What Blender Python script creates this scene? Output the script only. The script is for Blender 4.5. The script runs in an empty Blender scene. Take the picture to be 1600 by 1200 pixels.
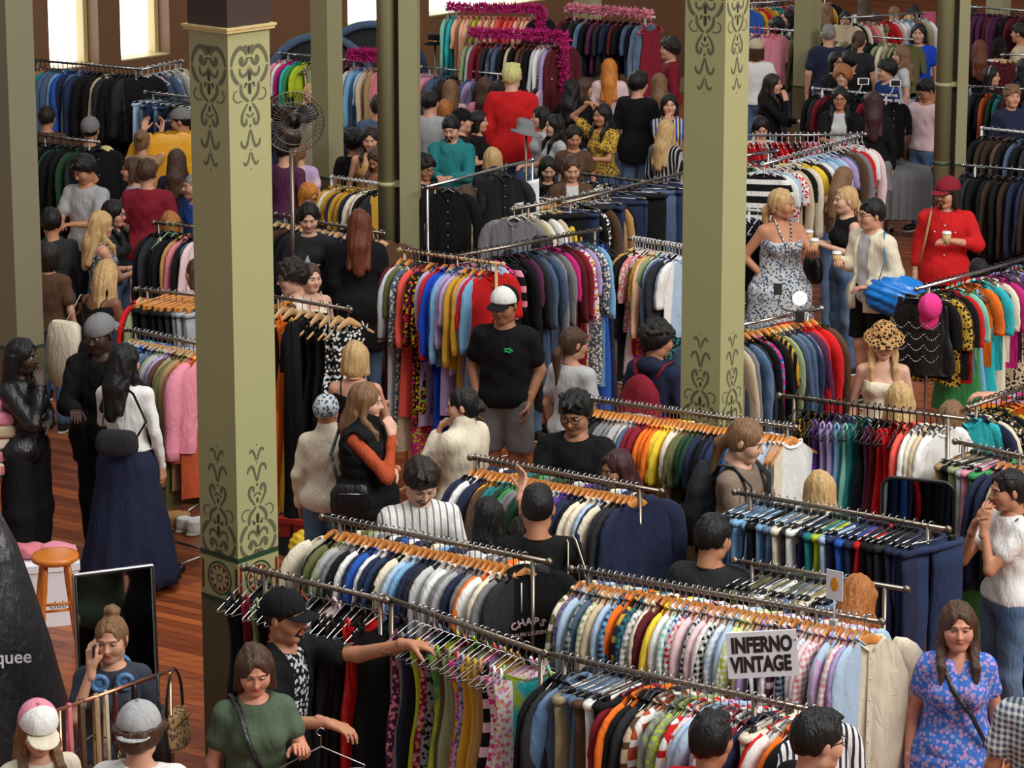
import bpy, math, random, re
import numpy as np
from mathutils import Vector, Matrix
# ---------- camera, light, exposure ----------
SC = bpy.context.scene
COL = SC.collection
FPX, CAMZ, PITCH, PPY = 4000.0, 6.1, math.radians(10.5), 256.0   # focal length (px), height, tilt, optical centre row (rising/falling front)
KD = FPX/4700
cam_d = bpy.data.cameras.new('camera'); cam_d.sensor_width = 36; cam_d.lens = 36*FPX/1600; cam_d.shift_y = -(600-PPY)/1600
cam_d.clip_end = 300; cam_d.clip_start = 0.5
cam = bpy.data.objects.new('camera', cam_d); COL.objects.link(cam)
cam.location = (0, 0, CAMZ); cam.rotation_euler = (math.pi/2-PITCH, 0, 0)
SC.camera = cam
SC.view_settings.view_transform = 'Standard'; SC.view_settings.look = 'None'
SC.view_settings.gamma = 1; SC.view_settings.exposure = 0.0; SC.view_settings.use_curve_mapping = False
W = bpy.data.worlds.new('hall_daylight'); SC.world = W; W.use_nodes = True
bg = W.node_tree.nodes['Background']; bg.inputs[0].default_value = (1.0, 0.985, 0.96, 1); bg.inputs[1].default_value = 0.31
def area(name, loc, target, size, size_y, power, col):
    d = bpy.data.lights.new(name, 'AREA'); d.shape = 'RECTANGLE'; d.size = size; d.size_y = size_y
    d.energy = power; d.color = col
    o = bpy.data.objects.new(name, d); COL.objects.link(o); o.location = loc
    o.rotation_euler = (Vector(target)-Vector(loc)).to_track_quat('-Z', 'Y').to_euler()
    return o
area('hall_clerestory_light', (13, 6, 13), (0, 22, 0), 12, 6, 3300, (1, .97, .91))
area('hall_lantern_light', (1, 15, 15), (0, 16, 0), 12, 12, 1500, (1, .98, .95))
area('rear_window_light', (-9, 29, 6.5), (-2, 20, 0.5), 7, 4, 160, (.95, .98, 1))

# ---------- helpers ----------
def P(px, py, z=0.0):
    x = (px-800)/FPX; u = (PPY-py)/FPX
    c, s = math.cos(PITCH), math.sin(PITCH)
    d = (x, c+u*s, -s+u*c)
    t = (z-CAMZ)/d[2]
    return Vector((d[0]*t, d[1]*t, z))
def PD(px, py, Y):
    x = (px-800)/FPX; u = (PPY-py)/FPX
    c, s = math.cos(PITCH), math.sin(PITCH)
    t = Y/(c+u*s)
    return Vector((x*t, Y, CAMZ+(-s+u*c)*t))
def ppm(v): return FPX/(v[1]*math.cos(PITCH)+(CAMZ-v[2])*math.sin(PITCH))
def tag(o, label=None, cat=None, group=None, kind=None):
    if label: o['label'] = label
    if cat: o['category'] = cat
    if group: o['group'] = group
    if kind: o['kind'] = kind
    return o
def empty(name, loc, rz=0.0, **k):
    o = bpy.data.objects.new(name, None); COL.objects.link(o)
    o.location = loc; o.rotation_euler = (0, 0, rz); o.empty_display_size = .1
    return tag(o, **k)
def link(name, me, parent=None, loc=None, rot=None):
    o = bpy.data.objects.new(name, me); COL.objects.link(o)
    if parent: o.parent = parent
    if loc is not None: o.location = loc
    if rot is not None: o.rotation_euler = rot
    return o
class MB:
    """collects shapes into one mesh"""
    def __init__(s): s.v = []; s.f = []; s.m = []; s.n = 0; s.sm = []
    def add(s, v, f, m=0, smooth=True):
        n = s.n; s.v.extend([tuple(map(float, p)) for p in v]); s.n += len(v)
        s.f.extend([tuple(int(i)+n for i in q) for q in f]); s.m.extend([m]*len(f)); s.sm.extend([smooth]*len(f))
        return s
    def box(s, lo, hi, m=0, M=None, bev=0.0):
        x0, y0, z0 = lo; x1, y1, z1 = hi
        v = [Vector(p) for p in ((x0,y0,z0),(x1,y0,z0),(x1,y1,z0),(x0,y1,z0),(x0,y0,z1),(x1,y0,z1),(x1,y1,z1),(x0,y1,z1))]
        if M: v = [M @ p for p in v]
        return s.add(v, [(0,3,2,1),(4,5,6,7),(0,1,5,4),(1,2,6,5),(2,3,7,6),(3,0,4,7)], m, False)
    def tube(s, pts, r, n=8, m=0, cap=True, closed=False, flat=1.0, up=None):
        pts = [Vector(p) for p in pts]; k = len(pts)
        rs = r if isinstance(r, (list, tuple)) else [r]*k
        a = Vector(up) if up is not None else None
        v = []; 
        for i, p in enumerate(pts):
            if closed: t = pts[(i+1) % k]-pts[i-1]
            else: t = pts[min(i+1, k-1)]-pts[max(i-1, 0)]
            if t.length < 1e-9: t = Vector((0,0,1))
            t.normalize()
            if a is None:
                a = Vector((0,0,1)) if abs(t.z) < .9 else Vector((1,0,0))
            b = t.cross(a)
            if b.length < 1e-6: b = t.cross(Vector((.3,.7,.2)))
            b.normalize(); c = b.cross(t).normalized()
            if up is None: a = c
            for j in range(n):
                g = 2*math.pi*j/n
                v.append(p+b*(math.cos(g)*rs[i])+c*(math.sin(g)*rs[i]*flat))
        f = []
        for i in range(k if closed else k-1):
            for j in range(n):
                q = (i+1) % k
                f.append((i*n+j, i*n+(j+1) % n, q*n+(j+1) % n, q*n+j))
        if cap and not closed:
            f.append(tuple(range(n-1, -1, -1))); f.append(tuple((k-1)*n+j for j in range(n)))
        return s.add(v, f, m)
    def lathe(s, prof, c=(0,0,0), n=20, m=0, M=None, sx=1, sy=1):
        v = []; c = Vector(c)
        for r, z in prof:
            for j in range(n):
                g = 2*math.pi*j/n; p = Vector((r*math.cos(g)*sx, r*math.sin(g)*sy, z))
                v.append((M @ p if M else p)+c)
        f = [(i*n+j, i*n+(j+1) % n, (i+1)*n+(j+1) % n, (i+1)*n+j) for i in range(len(prof)-1) for j in range(n)]
        if prof[0][0] > 1e-4: f.append(tuple(range(n-1, -1, -1)))
        if prof[-1][0] > 1e-4: f.append(tuple((len(prof)-1)*n+j for j in range(n)))
        return s.add(v, f, m)
    def ball(s, c, r, m=0, n=12, M=None):
        r = r if isinstance(r, (tuple, list)) else (r, r, r)
        pr = [(math.sin(math.pi*i/(n//2+1)), -math.cos(math.pi*i/(n//2+1))) for i in range(n//2+2)]
        pr[0] = (1e-5, -1); pr[-1] = (1e-5, 1)
        M2 = (M.to_3x3() if M else Matrix.Identity(3)) @ Matrix.Diagonal(r)
        return s.lathe(pr, c, n, m, M2)
    def grid(s, P2, m=0, two=0.0):
        """P2: rows of points"""
        a = len(P2); b = len(P2[0]); v = [p for r in P2 for p in r]
        f = [(i*b+j, i*b+j+1, (i+1)*b+j+1, (i+1)*b+j) for i in range(a-1) for j in range(b-1)]
        return s.add(v, f, m)
    def mesh(s, name, mats):
        me = bpy.data.meshes.new(name); me.from_pydata(s.v, [], s.f)
        for x in mats: me.materials.append(x)
        me.polygons.foreach_set('material_index', s.m); me.polygons.foreach_set('use_smooth', s.sm)
        me.update(); return me
    def build(s, name, mats, parent=None, loc=None, rot=None):
        if not isinstance(mats, (list, tuple)): mats = [mats]
        return link(name, s.mesh(name, mats), parent, loc, rot)

# ---------- materials ----------
_M = {}
def lin(c): return tuple(((x/255)/12.92 if x/255 <= .04045 else (((x/255)+.055)/1.055)**2.4) for x in c)+(1,)
def newmat(name):
    m = bpy.data.materials.new(name); m.use_nodes = True
    return m, m.node_tree, m.node_tree.nodes['Principled BSDF']
def plain(name, rgb, rough=.6, metal=0.0, spec=.5, emit=0, bump=0.0, bscale=60):
    if name in _M: return _M[name]
    m, t, b = newmat(name); b.inputs['Base Color'].default_value = lin(rgb)
    b.inputs['Roughness'].default_value = rough; b.inputs['Metallic'].default_value = metal
    b.inputs['Specular IOR Level'].default_value = spec
    if emit:
        b.inputs['Emission Color'].default_value = lin(rgb); b.inputs['Emission Strength'].default_value = emit
    if bump:
        n = t.nodes.new('ShaderNodeTexNoise'); n.inputs['Scale'].default_value = bscale
        tc = t.nodes.new('ShaderNodeTexCoord'); t.links.new(tc.outputs['Object'], n.inputs['Vector'])
        u = t.nodes.new('ShaderNodeBump'); u.inputs['Strength'].default_value = bump; u.inputs['Distance'].default_value = .01
        t.links.new(n.outputs['Fac'], u.inputs['Height']); t.links.new(u.outputs['Normal'], b.inputs['Normal'])
    _M[name] = m; return m
PAL = dict(black=(15,15,17), charcoal=(40,41,45), grey=(120,120,122), silver=(165,166,168), white=(228,228,226), cream=(222,212,190),
 beige=(196,178,150), tan=(160,130,92), camel=(176,134,84), brown=(86,62,46), chocolate=(52,38,32), maroon=(88,26,36), burgundy=(128,28,44),
 red=(196,28,32), coral=(226,88,76), orange=(228,112,34), rust=(176,78,46), mustard=(196,150,50), yellow=(232,200,60), lime=(176,196,44),
 green=(60,140,80), olive=(98,98,62), sage=(140,152,112), forest=(34,66,46), teal=(38,120,124), turquoise=(46,176,186), mint=(130,196,176),
 sky=(120,170,208), blue=(40,84,170), royal=(26,70,190), navy=(34,40,66), slate=(74,92,118), denim=(70,98,134), indigo=(38,52,84),
 lightblue=(168,192,216), purple=(88,52,140), lavender=(170,150,196), lilac=(186,160,196), plum=(84,40,72), pink=(222,140,160), hotpink=(226,60,140),
 fuchsia=(190,40,120), rose=(206,120,130), gold=(196,160,60), khaki=(150,138,104), peach=(232,180,150), palepink=(226,196,200), lightgrey=(190,192,194), moss=(80,96,78), ink=(56,60,74), taupe=(128,112,98), cornflower=(64,112,200))
NICE = dict(lightblue='light blue', lightgrey='light grey', palepink='pale pink', hotpink='hot pink', sky='sky blue', royal='royal blue')
def cname(c): return NICE.get(c, c)
def cloth(spec):
    """spec: 'color' or 'pattern:color:color2'"""
    key = 'cloth_'+spec
    if key in _M: return _M[key]
    parts = spec.split(':'); pat = None
    if len(parts) == 1: c1 = c2 = parts[0]
    else: pat, c1 = parts[0], parts[1]; c2 = parts[2] if len(parts) > 2 else 'white'
    A = lin(PAL[c1]); B = lin(PAL[c2])
    m, t, b = newmat(key.replace(':', '_')); N = t.nodes.new; L = t.links.new
    b.inputs['Roughness'].default_value = .88; b.inputs['Specular IOR Level'].default_value = .25
    tc = N('ShaderNodeTexCoord'); obj = tc.outputs['Object']
    def noise(sc, det=2, vec=obj):
        n = N('ShaderNodeTexNoise'); n.inputs['Scale'].default_value = sc; n.inputs['Detail'].default_value = det; L(vec, n.inputs['Vector']); return n.outputs['Fac']
    def mix(fac, x, y):
        q = N('ShaderNodeMix'); q.data_type = 'RGBA'
        if isinstance(fac, float): q.inputs[0].default_value = fac
        else: L(fac, q.inputs[0])
        for i, v in ((6, x), (7, y)):
            if isinstance(v, tuple): q.inputs[i].default_value = v
            else: L(v, q.inputs[i])
        return q.outputs[2]
    def gt(v, th, gain=30):
        a = N('ShaderNodeMath'); a.operation = 'SUBTRACT'; L(v, a.inputs[0]); a.inputs[1].default_value = th
        c = N('ShaderNodeMath'); c.operation = 'MULTIPLY'; c.inputs[1].default_value = gain; c.use_clamp = True; L(a.outputs[0], c.inputs[0]); return c.outputs[0]
    def stripe(axis, freq, duty):
        w = N('ShaderNodeTexWave'); w.bands_direction = axis; w.inputs['Scale'].default_value = freq/20*math.pi*2; w.inputs['Distortion'].default_value = 0
        L(obj, w.inputs['Vector']); return gt(w.outputs['Fac'], 1-duty, 12)
    if pat == 'check':
        s1 = stripe('X', 34, .5); s2 = stripe('Z', 34, .5)
        a = N('ShaderNodeMath'); a.operation = 'ADD'; L(s1, a.inputs[0]); L(s2, a.inputs[1])
        h = N('ShaderNodeMath'); h.operation = 'MULTIPLY'; h.inputs[1].default_value = .5; L(a.outputs[0], h.inputs[0]); col = mix(h.outputs[0], B, A)
    elif pat == 'plaid':
        s1 = stripe('X', 11, .3); s2 = stripe('Z', 11, .3)
        a = N('ShaderNodeMath'); a.operation = 'MAXIMUM'; L(s1, a.inputs[0]); L(s2, a.inputs[1]); col = mix(a.outputs[0], A, B)
    elif pat == 'stripe': col = mix(stripe('X', 26, .4), A, B)
    elif pat == 'pinstripe': col = mix(stripe('X', 24, .16), A, B)
    elif pat == 'hoop': col = mix(stripe('Z', 9, .4), A, B)
    elif pat in ('print', 'bigprint'):
        v = N('ShaderNodeTexVoronoi'); v.inputs['Scale'].default_value = 42 if pat == 'print' else 12; L(obj, v.inputs['Vector'])
        f = gt(v.outputs['Distance'], .42, 25); col = mix(f, B, A)
    elif pat == 'floral':
        v = N('ShaderNodeTexVoronoi'); v.inputs['Scale'].default_value = 44; L(obj, v.inputs['Vector'])
        f = gt(v.outputs['Distance'], .45, 20)
        hs = N('ShaderNodeHueSaturation'); hs.inputs['Color'].default_value = B; hs.inputs['Saturation'].default_value = 1.1
        sp = N('ShaderNodeSeparateColor'); L(v.outputs['Color'], sp.inputs[0])
        mr = N('ShaderNodeMapRange'); mr.inputs[3].default_value = .38; mr.inputs[4].default_value = .66; L(sp.outputs[0], mr.inputs[0]); L(mr.outputs[0], hs.inputs['Hue'])
        col = mix(f, hs.outputs[0], A)
    elif pat == 'leopard':
        v = N('ShaderNodeTexVoronoi'); v.inputs['Scale'].default_value = 42; L(obj, v.inputs['Vector'])
        n = noise(24); f = gt(v.outputs['Distance'], .40, 20); col = mix(f, B, A)
    elif pat == 'tiedye':
        n = noise(6, 3); col = mix(gt(n, .46, 6), A, B)
    elif pat == 'denim':
        n = noise(5, 3); f = gt(n, .35, 2.2); col = mix(f, A, mix(.35, A, lin(PAL['lightblue'])))
    elif pat == 'satin': col = A; b.inputs['Roughness'].default_value = .3; b.inputs['Specular IOR Level'].default_value = .5
    elif pat == 'leather': col = A; b.inputs['Roughness'].default_value = .38; b.inputs['Specular IOR Level'].default_value = .5
    else: col = None
    if col is None: b.inputs['Base Color'].default_value = A
    elif isinstance(col, tuple): b.inputs['Base Color'].default_value = col
    else: L(col, b.inputs['Base Color'])
    n = N('ShaderNodeTexNoise'); n.inputs['Scale'].default_value = 14; n.inputs['Detail'].default_value = 4; n.inputs['Distortion'].default_value = .6
    mp = N('ShaderNodeMapping'); mp.inputs['Scale'].default_value = (1.6, 1.6, .55); L(obj, mp.inputs[0]); L(mp.outputs[0], n.inputs['Vector'])
    u = N('ShaderNodeBump'); u.inputs['Strength'].default_value = .5; u.inputs['Distance'].default_value = .03; L(n.outputs['Fac'], u.inputs['Height']); L(u.outputs[0], b.inputs['Normal'])
    _M[key] = m; return m
HAIR = dict(black=(9,8,8), darkbrown=(28,20,17), brown=(66,45,32), lightbrown=(112,82,56), blonde=(176,144,98), platinum=(214,186,120), auburn=(92,46,26),
 red=(138,62,28), copper=(150,92,44), grey=(120,118,114), wine=(52,24,26), ginger=(196,116,44))
def hairmat(c):
    key = 'hair_'+c
    if key in _M: return _M[key]
    m, t, b = newmat(key); N = t.nodes.new; L = t.links.new
    A = lin(HAIR[c]); B = tuple(min(1, x*2.0+.0015) for x in A[:3])+(1,)
    tc = N('ShaderNodeTexCoord'); mp = N('ShaderNodeMapping'); mp.inputs['Scale'].default_value = (90, 90, 7); L(tc.outputs['Object'], mp.inputs[0])
    n = N('ShaderNodeTexNoise'); n.inputs['Scale'].default_value = 1; n.inputs['Detail'].default_value = 3; L(mp.outputs[0], n.inputs['Vector'])
    q = N('ShaderNodeMix'); q.data_type = 'RGBA'; L(n.outputs['Fac'], q.inputs[0]); q.inputs[6].default_value = tuple(x*.45 for x in A[:3])+(1,); q.inputs[7].default_value = B
    L(q.outputs[2], b.inputs['Base Color']); b.inputs['Roughness'].default_value = .48; b.inputs['Specular IOR Level'].default_value = .4
    u = N('ShaderNodeBump'); u.inputs['Strength'].default_value = .6; u.inputs['Distance'].default_value = .02; L(n.outputs['Fac'], u.inputs['Height']); L(u.outputs[0], b.inputs['Normal'])
    _M[key] = m; return m
SKIN = dict(fair=(214,168,146), light=(204,152,126), tan=(184,128,98), olive=(168,118,88), brown=(124,82,58), dark=(62,42,34), red=(206,142,118))
def skinmat(c):
    key = 'skin_'+c
    if key in _M: return _M[key]
    m, t, b = newmat(key); b.inputs['Base Color'].default_value = lin(SKIN[c]); b.inputs['Roughness'].default_value = .5
    b.inputs['Specular IOR Level'].default_value = .35
    _M[key] = m; return m
def lipmat(c):
    r = SKIN[c]; return plain('lips_'+c, (min(255, r[0]*.93), r[1]*.66, r[2]*.66), .4)
CHROME = plain('chrome', (176,176,178), .22, 1.0); DKMETAL = plain('dark_metal', (138,126,114), .32, .95); WMETAL = plain('white_metal', (205,205,205), .4)
COPPER = plain('rose_gold_metal', (206,142,112), .28, 1.0); BLKP = plain('black_plastic', (22,22,24), .4); WHP = plain('white_plastic', (225,225,225), .35)
PAPER = plain('white_paper', (232,234,240), .8)
def woodmat(name, a, bcol, sc=(3, 40, 40), rough=.45):
    if name in _M: return _M[name]
    m, t, b = newmat(name); N = t.nodes.new; L = t.links.new
    tc = N('ShaderNodeTexCoord'); mp = N('ShaderNodeMapping'); mp.inputs['Scale'].default_value = sc; L(tc.outputs['Object'], mp.inputs[0])
    n = N('ShaderNodeTexNoise'); n.inputs['Scale'].default_value = 1; n.inputs['Detail'].default_value = 4; L(mp.outputs[0], n.inputs['Vector'])
    q = N('ShaderNodeMix'); q.data_type = 'RGBA'; L(n.outputs['Fac'], q.inputs[0]); q.inputs[6].default_value = lin(a); q.inputs[7].default_value = lin(bcol)
    L(q.outputs[2], b.inputs['Base Color']); b.inputs['Roughness'].default_value = rough; _M[name] = m; return m
HWOOD = woodmat('hanger_wood', (196,116,48), (226,156,80), (8, 60, 60), .35)
PALEWOOD = woodmat('pale_wood', (188,140,92), (220,182,132), (8, 60, 60), .5)

# ---------- signed-distance modelling (smooth bodies, hair, cloth) ----------
class Field:
    def __init__(s, lo, hi, h):
        s.h = h; s.lo = np.array(lo, float)
        n = np.ceil((np.array(hi)-s.lo)/h).astype(int)+1; s.n = n
        s.ax = [(s.lo[i]+h*np.arange(n[i])).astype(np.float32) for i in range(3)]
        s.D = np.full(n, .4, np.float32)
    def blk(s, lo, hi):
        a = np.clip(np.floor((np.array(lo)-s.lo)/s.h).astype(int), 0, s.n); b = np.clip(np.ceil((np.array(hi)-s.lo)/s.h).astype(int)+1, 0, s.n)
        if (b <= a).any(): return None
        sl = tuple(slice(a[i], b[i]) for i in range(3))
        return sl, s.ax[0][sl[0]][:, None, None], s.ax[1][sl[1]][None, :, None], s.ax[2][sl[2]][None, None, :]
    def op(s, lo, hi, fn, k, sub):
        m = max(k, s.h*2.5)+s.h
        q = s.blk(np.array(lo)-m, np.array(hi)+m)
        if q is None: return s
        sl, X, Y, Z = q; d = fn(X, Y, Z).astype(np.float32); o = s.D[sl]
        if sub: d = -d
        if k > 0:
            hh = np.clip(k-np.abs(o-d), 0, None)/k
            s.D[sl] = (np.maximum(o, d)+hh*hh*k*.25) if sub else (np.minimum(o, d)-hh*hh*k*.25)
        else: s.D[sl] = np.maximum(o, d) if sub else np.minimum(o, d)
        return s
    def cone(s, a, b, ra, rb, k=.02, sub=False, fy=1.0):
        a = np.array(a, float); b = np.array(b, float); R = max(ra, rb); v = b-a; L2 = max(float(v@v), 1e-9)
        def fn(X, Y, Z):
            px, py, pz = X-a[0], Y-a[1], Z-a[2]
            t = np.clip((px*v[0]+py*v[1]+pz*v[2])/L2, 0, 1)
            return np.sqrt((px-t*v[0])**2+((py-t*v[1])*fy)**2+(pz-t*v[2])**2)-(ra+(rb-ra)*t)
        return s.op(np.minimum(a, b)-R, np.maximum(a, b)+R, fn, k, sub)
    def ell(s, c, r, k=.02, sub=False, R=None):
        c = np.array(c, float); r = np.array(r, float)
        if R is not None: R = np.array(R); e = np.abs(R) @ r
        else: e = r
        def fn(X, Y, Z):
            x, y, z = X-c[0], Y-c[1], Z-c[2]
            if R is not None: x, y, z = (R[0][0]*x+R[1][0]*y+R[2][0]*z, R[0][1]*x+R[1][1]*y+R[2][1]*z, R[0][2]*x+R[1][2]*y+R[2][2]*z)
            k0 = np.sqrt((x/r[0])**2+(y/r[1])**2+(z/r[2])**2); k1 = np.sqrt((x/r[0]**2)**2+(y/r[1]**2)**2+(z/r[2]**2)**2)
            return k0*(k0-1)/np.maximum(k1, 1e-6)
        return s.op(c-e, c+e, fn, k, sub)
    def full(s, fn):  # D = fn(D,X,Y,Z)
        X, Y, Z = s.ax[0][:, None, None], s.ax[1][None, :, None], s.ax[2][None, None, :]
        s.D = fn(s.D, X, Y, Z).astype(np.float32); return s
    def mesh(s):
        D = s.D; h = s.h
        D[0] = np.maximum(D[0], h*.5); D[-1] = np.maximum(D[-1], h*.5); D[:, 0] = np.maximum(D[:, 0], h*.5); D[:, -1] = np.maximum(D[:, -1], h*.5)
        D[:, :, 0] = np.maximum(D[:, :, 0], h*.5); D[:, :, -1] = np.maximum(D[:, :, -1], h*.5)
        S = D < 0
        c = [S[i:S.shape[0]-1+i, j:S.shape[1]-1+j, k:S.shape[2]-1+k] for i in (0, 1) for j in (0, 1) for k in (0, 1)]
        al = c[0].copy(); an = c[0].copy()
        for q in c[1:]: al &= q; an |= q
        A = an & ~al; I = np.argwhere(A)
        if len(I) == 0: return np.zeros((0, 3)), np.zeros((0, 4), int)
        idx = np.full(A.shape, -1, np.int64); idx[A] = np.arange(len(I))
        acc = np.zeros((len(I), 3)); cnt = np.zeros(len(I))
        cor = [(i, j, k) for i in (0, 1) for j in (0, 1) for k in (0, 1)]
        V = [D[I[:, 0]+i, I[:, 1]+j, I[:, 2]+k].astype(float) for i, j, k in cor]
        for a in range(8):
            for bt in (1, 2, 4):
                b2 = a | bt
                if b2 == a: continue
                va, vb = V[a], V[b2]; mk = (va < 0) != (vb < 0)
                t = np.where(mk, va/np.where(mk, va-vb, 1), 0)
                pa = np.array(cor[a]); pb = np.array(cor[b2])
                acc += np.where(mk[:, None], pa+(pb-pa)*t[:, None], 0); cnt += mk
        vv = s.lo+(I+acc/cnt[:, None])*h
        Q = []
        for ax in range(3):
            sl0 = [slice(None)]*3; sl1 = [slice(None)]*3; sl0[ax] = slice(0, -1); sl1[ax] = slice(1, None)
            a, b = S[tuple(sl0)], S[tuple(sl1)]
            E = np.argwhere(a != b); u, w = (ax+1) % 3, (ax+2) % 3
            ok = (E[:, u] > 0) & (E[:, w] > 0) & (E[:, u] < s.n[u]-1) & (E[:, w] < s.n[w]-1); E = E[ok]
            if not len(E): continue
            ins = a[E[:, 0], E[:, 1], E[:, 2]]
            def g(du, dw):
                F = E.copy(); F[:, u] -= du; F[:, w] -= dw; return idx[F[:, 0], F[:, 1], F[:, 2]]
            q = np.stack([g(1, 1), g(0, 1), g(0, 0), g(1, 0)], 1)
            q[~ins] = q[~ins][:, ::-1]; Q.append(q)
        return vv, np.concatenate(Q)
def npmesh(name, parts, mats):
    """parts: list of (verts, quads, matindex or array)"""
    vs = []; qs = []; ms = []; n = 0
    for v, q, m in parts:
        if len(v) == 0 or len(q) == 0: continue
        vs.append(v); qs.append(q+n); n += len(v); ms.append(np.full(len(q), m) if np.isscalar(m) else m)
    me = bpy.data.meshes.new(name)
    V = np.concatenate(vs).astype(np.float32); Q = np.concatenate(qs).astype(np.int32); M = np.concatenate(ms).astype(np.int32)
    me.vertices.add(len(V)); me.vertices.foreach_set('co', V.ravel())
    me.loops.add(Q.size); me.loops.foreach_set('vertex_index', Q.ravel())
    me.polygons.add(len(Q)); me.polygons.foreach_set('loop_start', np.arange(0, Q.size, 4, dtype=np.int32))
    me.polygons.foreach_set('loop_total', np.full(len(Q), 4, np.int32))
    for x in mats: me.materials.append(x)
    me.polygons.foreach_set('material_index', M); me.polygons.foreach_set('use_smooth', np.ones(len(Q), bool))
    me.update(calc_edges=True); me.validate(); return me
# ---------- people ----------
ARMS = dict(
 down=((.235,.03,1.11),(.25,-.05,.86),(0,-.15,-1)), back=((.24,.08,1.12),(.12,.14,.95),(-.8,.1,-.5)),
 hip=((.31,.07,1.15),(.17,-.02,1.0),(-.7,-.4,-.4)), pocket=((.245,.05,1.12),(.19,-.05,.93),(-.1,-.2,-1)),
 fold=((.23,-.03,1.13),(.03,-.19,1.13),(-1,.05,.1)), browse=((.22,-.10,1.14),(.16,-.33,1.17),(-.1,-1,-.15)),
 reach=((.21,-.24,1.30),(.18,-.50,1.42),(0,-1,.1)), high=((.2,-.22,1.42),(.12,-.40,1.62),(0,-.6,.8)), side=((.36,-.05,1.25),(.58,-.18,1.26),(.9,-.4,.05)),
 chin=((.16,-.19,1.16),(.05,-.185,1.385),(-.25,.25,1)), hold=((.22,-.04,1.13),(.10,-.26,1.21),(-.6,-.6,.25)),
 head=((.38,-.06,1.54),(.17,-.05,1.70),(-1,.05,.05)), phone=((.215,-.13,1.20),(.128,-.10,1.455),(-.05,.25,1)),
 bag=((.25,.05,1.13),(.15,-.12,1.02),(-.6,-.7,0)), look=((.2,-.13,1.13),(.07,-.3,1.15),(-.4,-.9,.1)))
def nz(v):
    v = np.array(v, float); return v/max(np.linalg.norm(v), 1e-9)
def hand_field(w, d, n, side, curl, cell, grip=0.0):
    w = np.array(w); d = nz(d); n = np.array(n, float); n = nz(n-d*(n@d)); t = nz(np.cross(d, n))*side
    F = Field(w-.135+d*.06, w+.135+d*.06, cell)
    F.cone(w-d*.05, w+d*.015, .026, .024, .01, )
    offs = (.029, .010, -.009, -.027)
    F.ell(w+d*.05, (.038,.038,.038), .012, R=np.stack([t*1.0, d*1.25, n*.45])) if False else None
    for i, o in enumerate(offs):
        kn = w+d*(.088-.004*abs(i-1))+t*o
        F.cone(w+d*.005+t*o*.55, kn, .016, .0125, .010)
        p = kn; a = 0.0
        for j, L in enumerate((.040, .026, .021)):
            a += curl*(.65, .95, .6)[j]*(1+.08*i); L *= (.95, 1.08, 1.0, .8)[i]
            q = p+(d*math.cos(a)+n*math.sin(a))*L
            F.cone(p, q, .0098-.0012*j, .0088-.0012*j, .003); p = q
    p0 = w+d*.02+t*.02; p1 = w+d*.052+t*.045+n*.012; p2 = p1+nz(d*.8+t*.45+n*(.5+curl*.4))*.034; p3 = p2+nz(d*.8+t*.1+n*(.6+curl*.5))*.026
    F.cone(p0, p1, .017, .0125, .008); F.cone(p1, p2, .0115, .010, .003); F.cone(p2, p3, .010, .0085, .003)
    return F.mesh()
def rotm(yaw, pitch, roll=0):
    return np.array(Matrix.Rotation(yaw, 3, 'Z') @ Matrix.Rotation(pitch, 3, 'X') @ Matrix.Rotation(roll, 3, 'Y'))
_shoe = {}
def shoe_mesh(kind='sneaker'):
    if kind in _shoe: return _shoe[kind]
    F = Field((-.07,-.22,-.01), (.07,.10,.16), .009)
    F.ell((0,-.10,.045), (.046,.10,.042), .02); F.ell((0,.01,.05), (.038,.07,.05), .03)
    F.cone((0,.025,.05), (0,.03,.10), .043, .045, .02)
    F.full(lambda D, X, Y, Z: np.maximum(np.maximum(D, .018-Z+0*X), Z-.105))
    v, q = F.mesh()
    G = Field((-.07,-.22,-.01), (.07,.10,.06), .009)
    G.ell((0,-.10,.012), (.050,.112,.05), .02); G.ell((0,.015,.012), (.042,.075,.05), .03)
    G.full(lambda D, X, Y, Z: np.maximum(np.maximum(D, -Z), Z-.024))
    v2, q2 = G.mesh()
    me = npmesh('shoe', [(v, q, 0), (v2, q2, 1)], [plain('shoe_black', (26,26,28), .5), plain('shoe_sole', (200,196,186), .6)])
    _shoe[kind] = me; return me
def body_head(cell, sex, open_mouth=0, beard=False):
    F = Field((-.12,-.15,-.15), (.12,.14,.14), cell)
    F.ell((0,.012,.022), (.078,.098,.095), .02); F.ell((0,-.028,-.035), (.060,.066,.072), .035)
    F.ell((0,-.062,-.092), (.026,.024,.020), .03); 
    for s in (-1, 1):
        F.ell((s*.042,-.058,-.028), (.026,.028,.032), .03)
        F.cone((s*.046,.0,-.075), (s*.02,-.06,-.09), .020, .016, .03)
        F.ell((s*.031,-.103,.006), (.019,.018,.012), .018, sub=True)
        F.cone((s*.012,-.086,.027), (s*.046,-.076,.029), .0085, .006, .012)
    F.cone((0,-.084,.014), (0,-.110,-.026), .0065, .0105, .010)
    for s in (-1, 1):
        F.ell((s*.011,-.099,-.029), (.0075,.010,.007), .006)
        F.ell((s*.080,.008,-.005), (.009,.019,.030), .006, R=rotm(s*.35, .15))
    F.cone((-.021,-.083,-.055), (0,-.092,-.052), .0055, .0065, .005); F.cone((0,-.092,-.052), (.021,-.083,-.055), .0065, .0055, .005)
    F.cone((-.016,-.084,-.065), (.016,-.084,-.065), .0075, .0075, .005)
    F.cone((0,.015,-.06), (0,.03,-.15), .052, .054, .03)
    v, q = F.mesh()
    c = v[q].mean(1)
    lips = (np.abs(c[:, 0]) < .021) & (c[:, 1] < -.083) & (c[:, 2] < -.0495+.15*np.abs(c[:, 0])*-1) & (c[:, 2] > -.0705+.25*np.abs(c[:, 0]))
    return v, q, np.where(lips, 1, 0)
_head = {}
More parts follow.
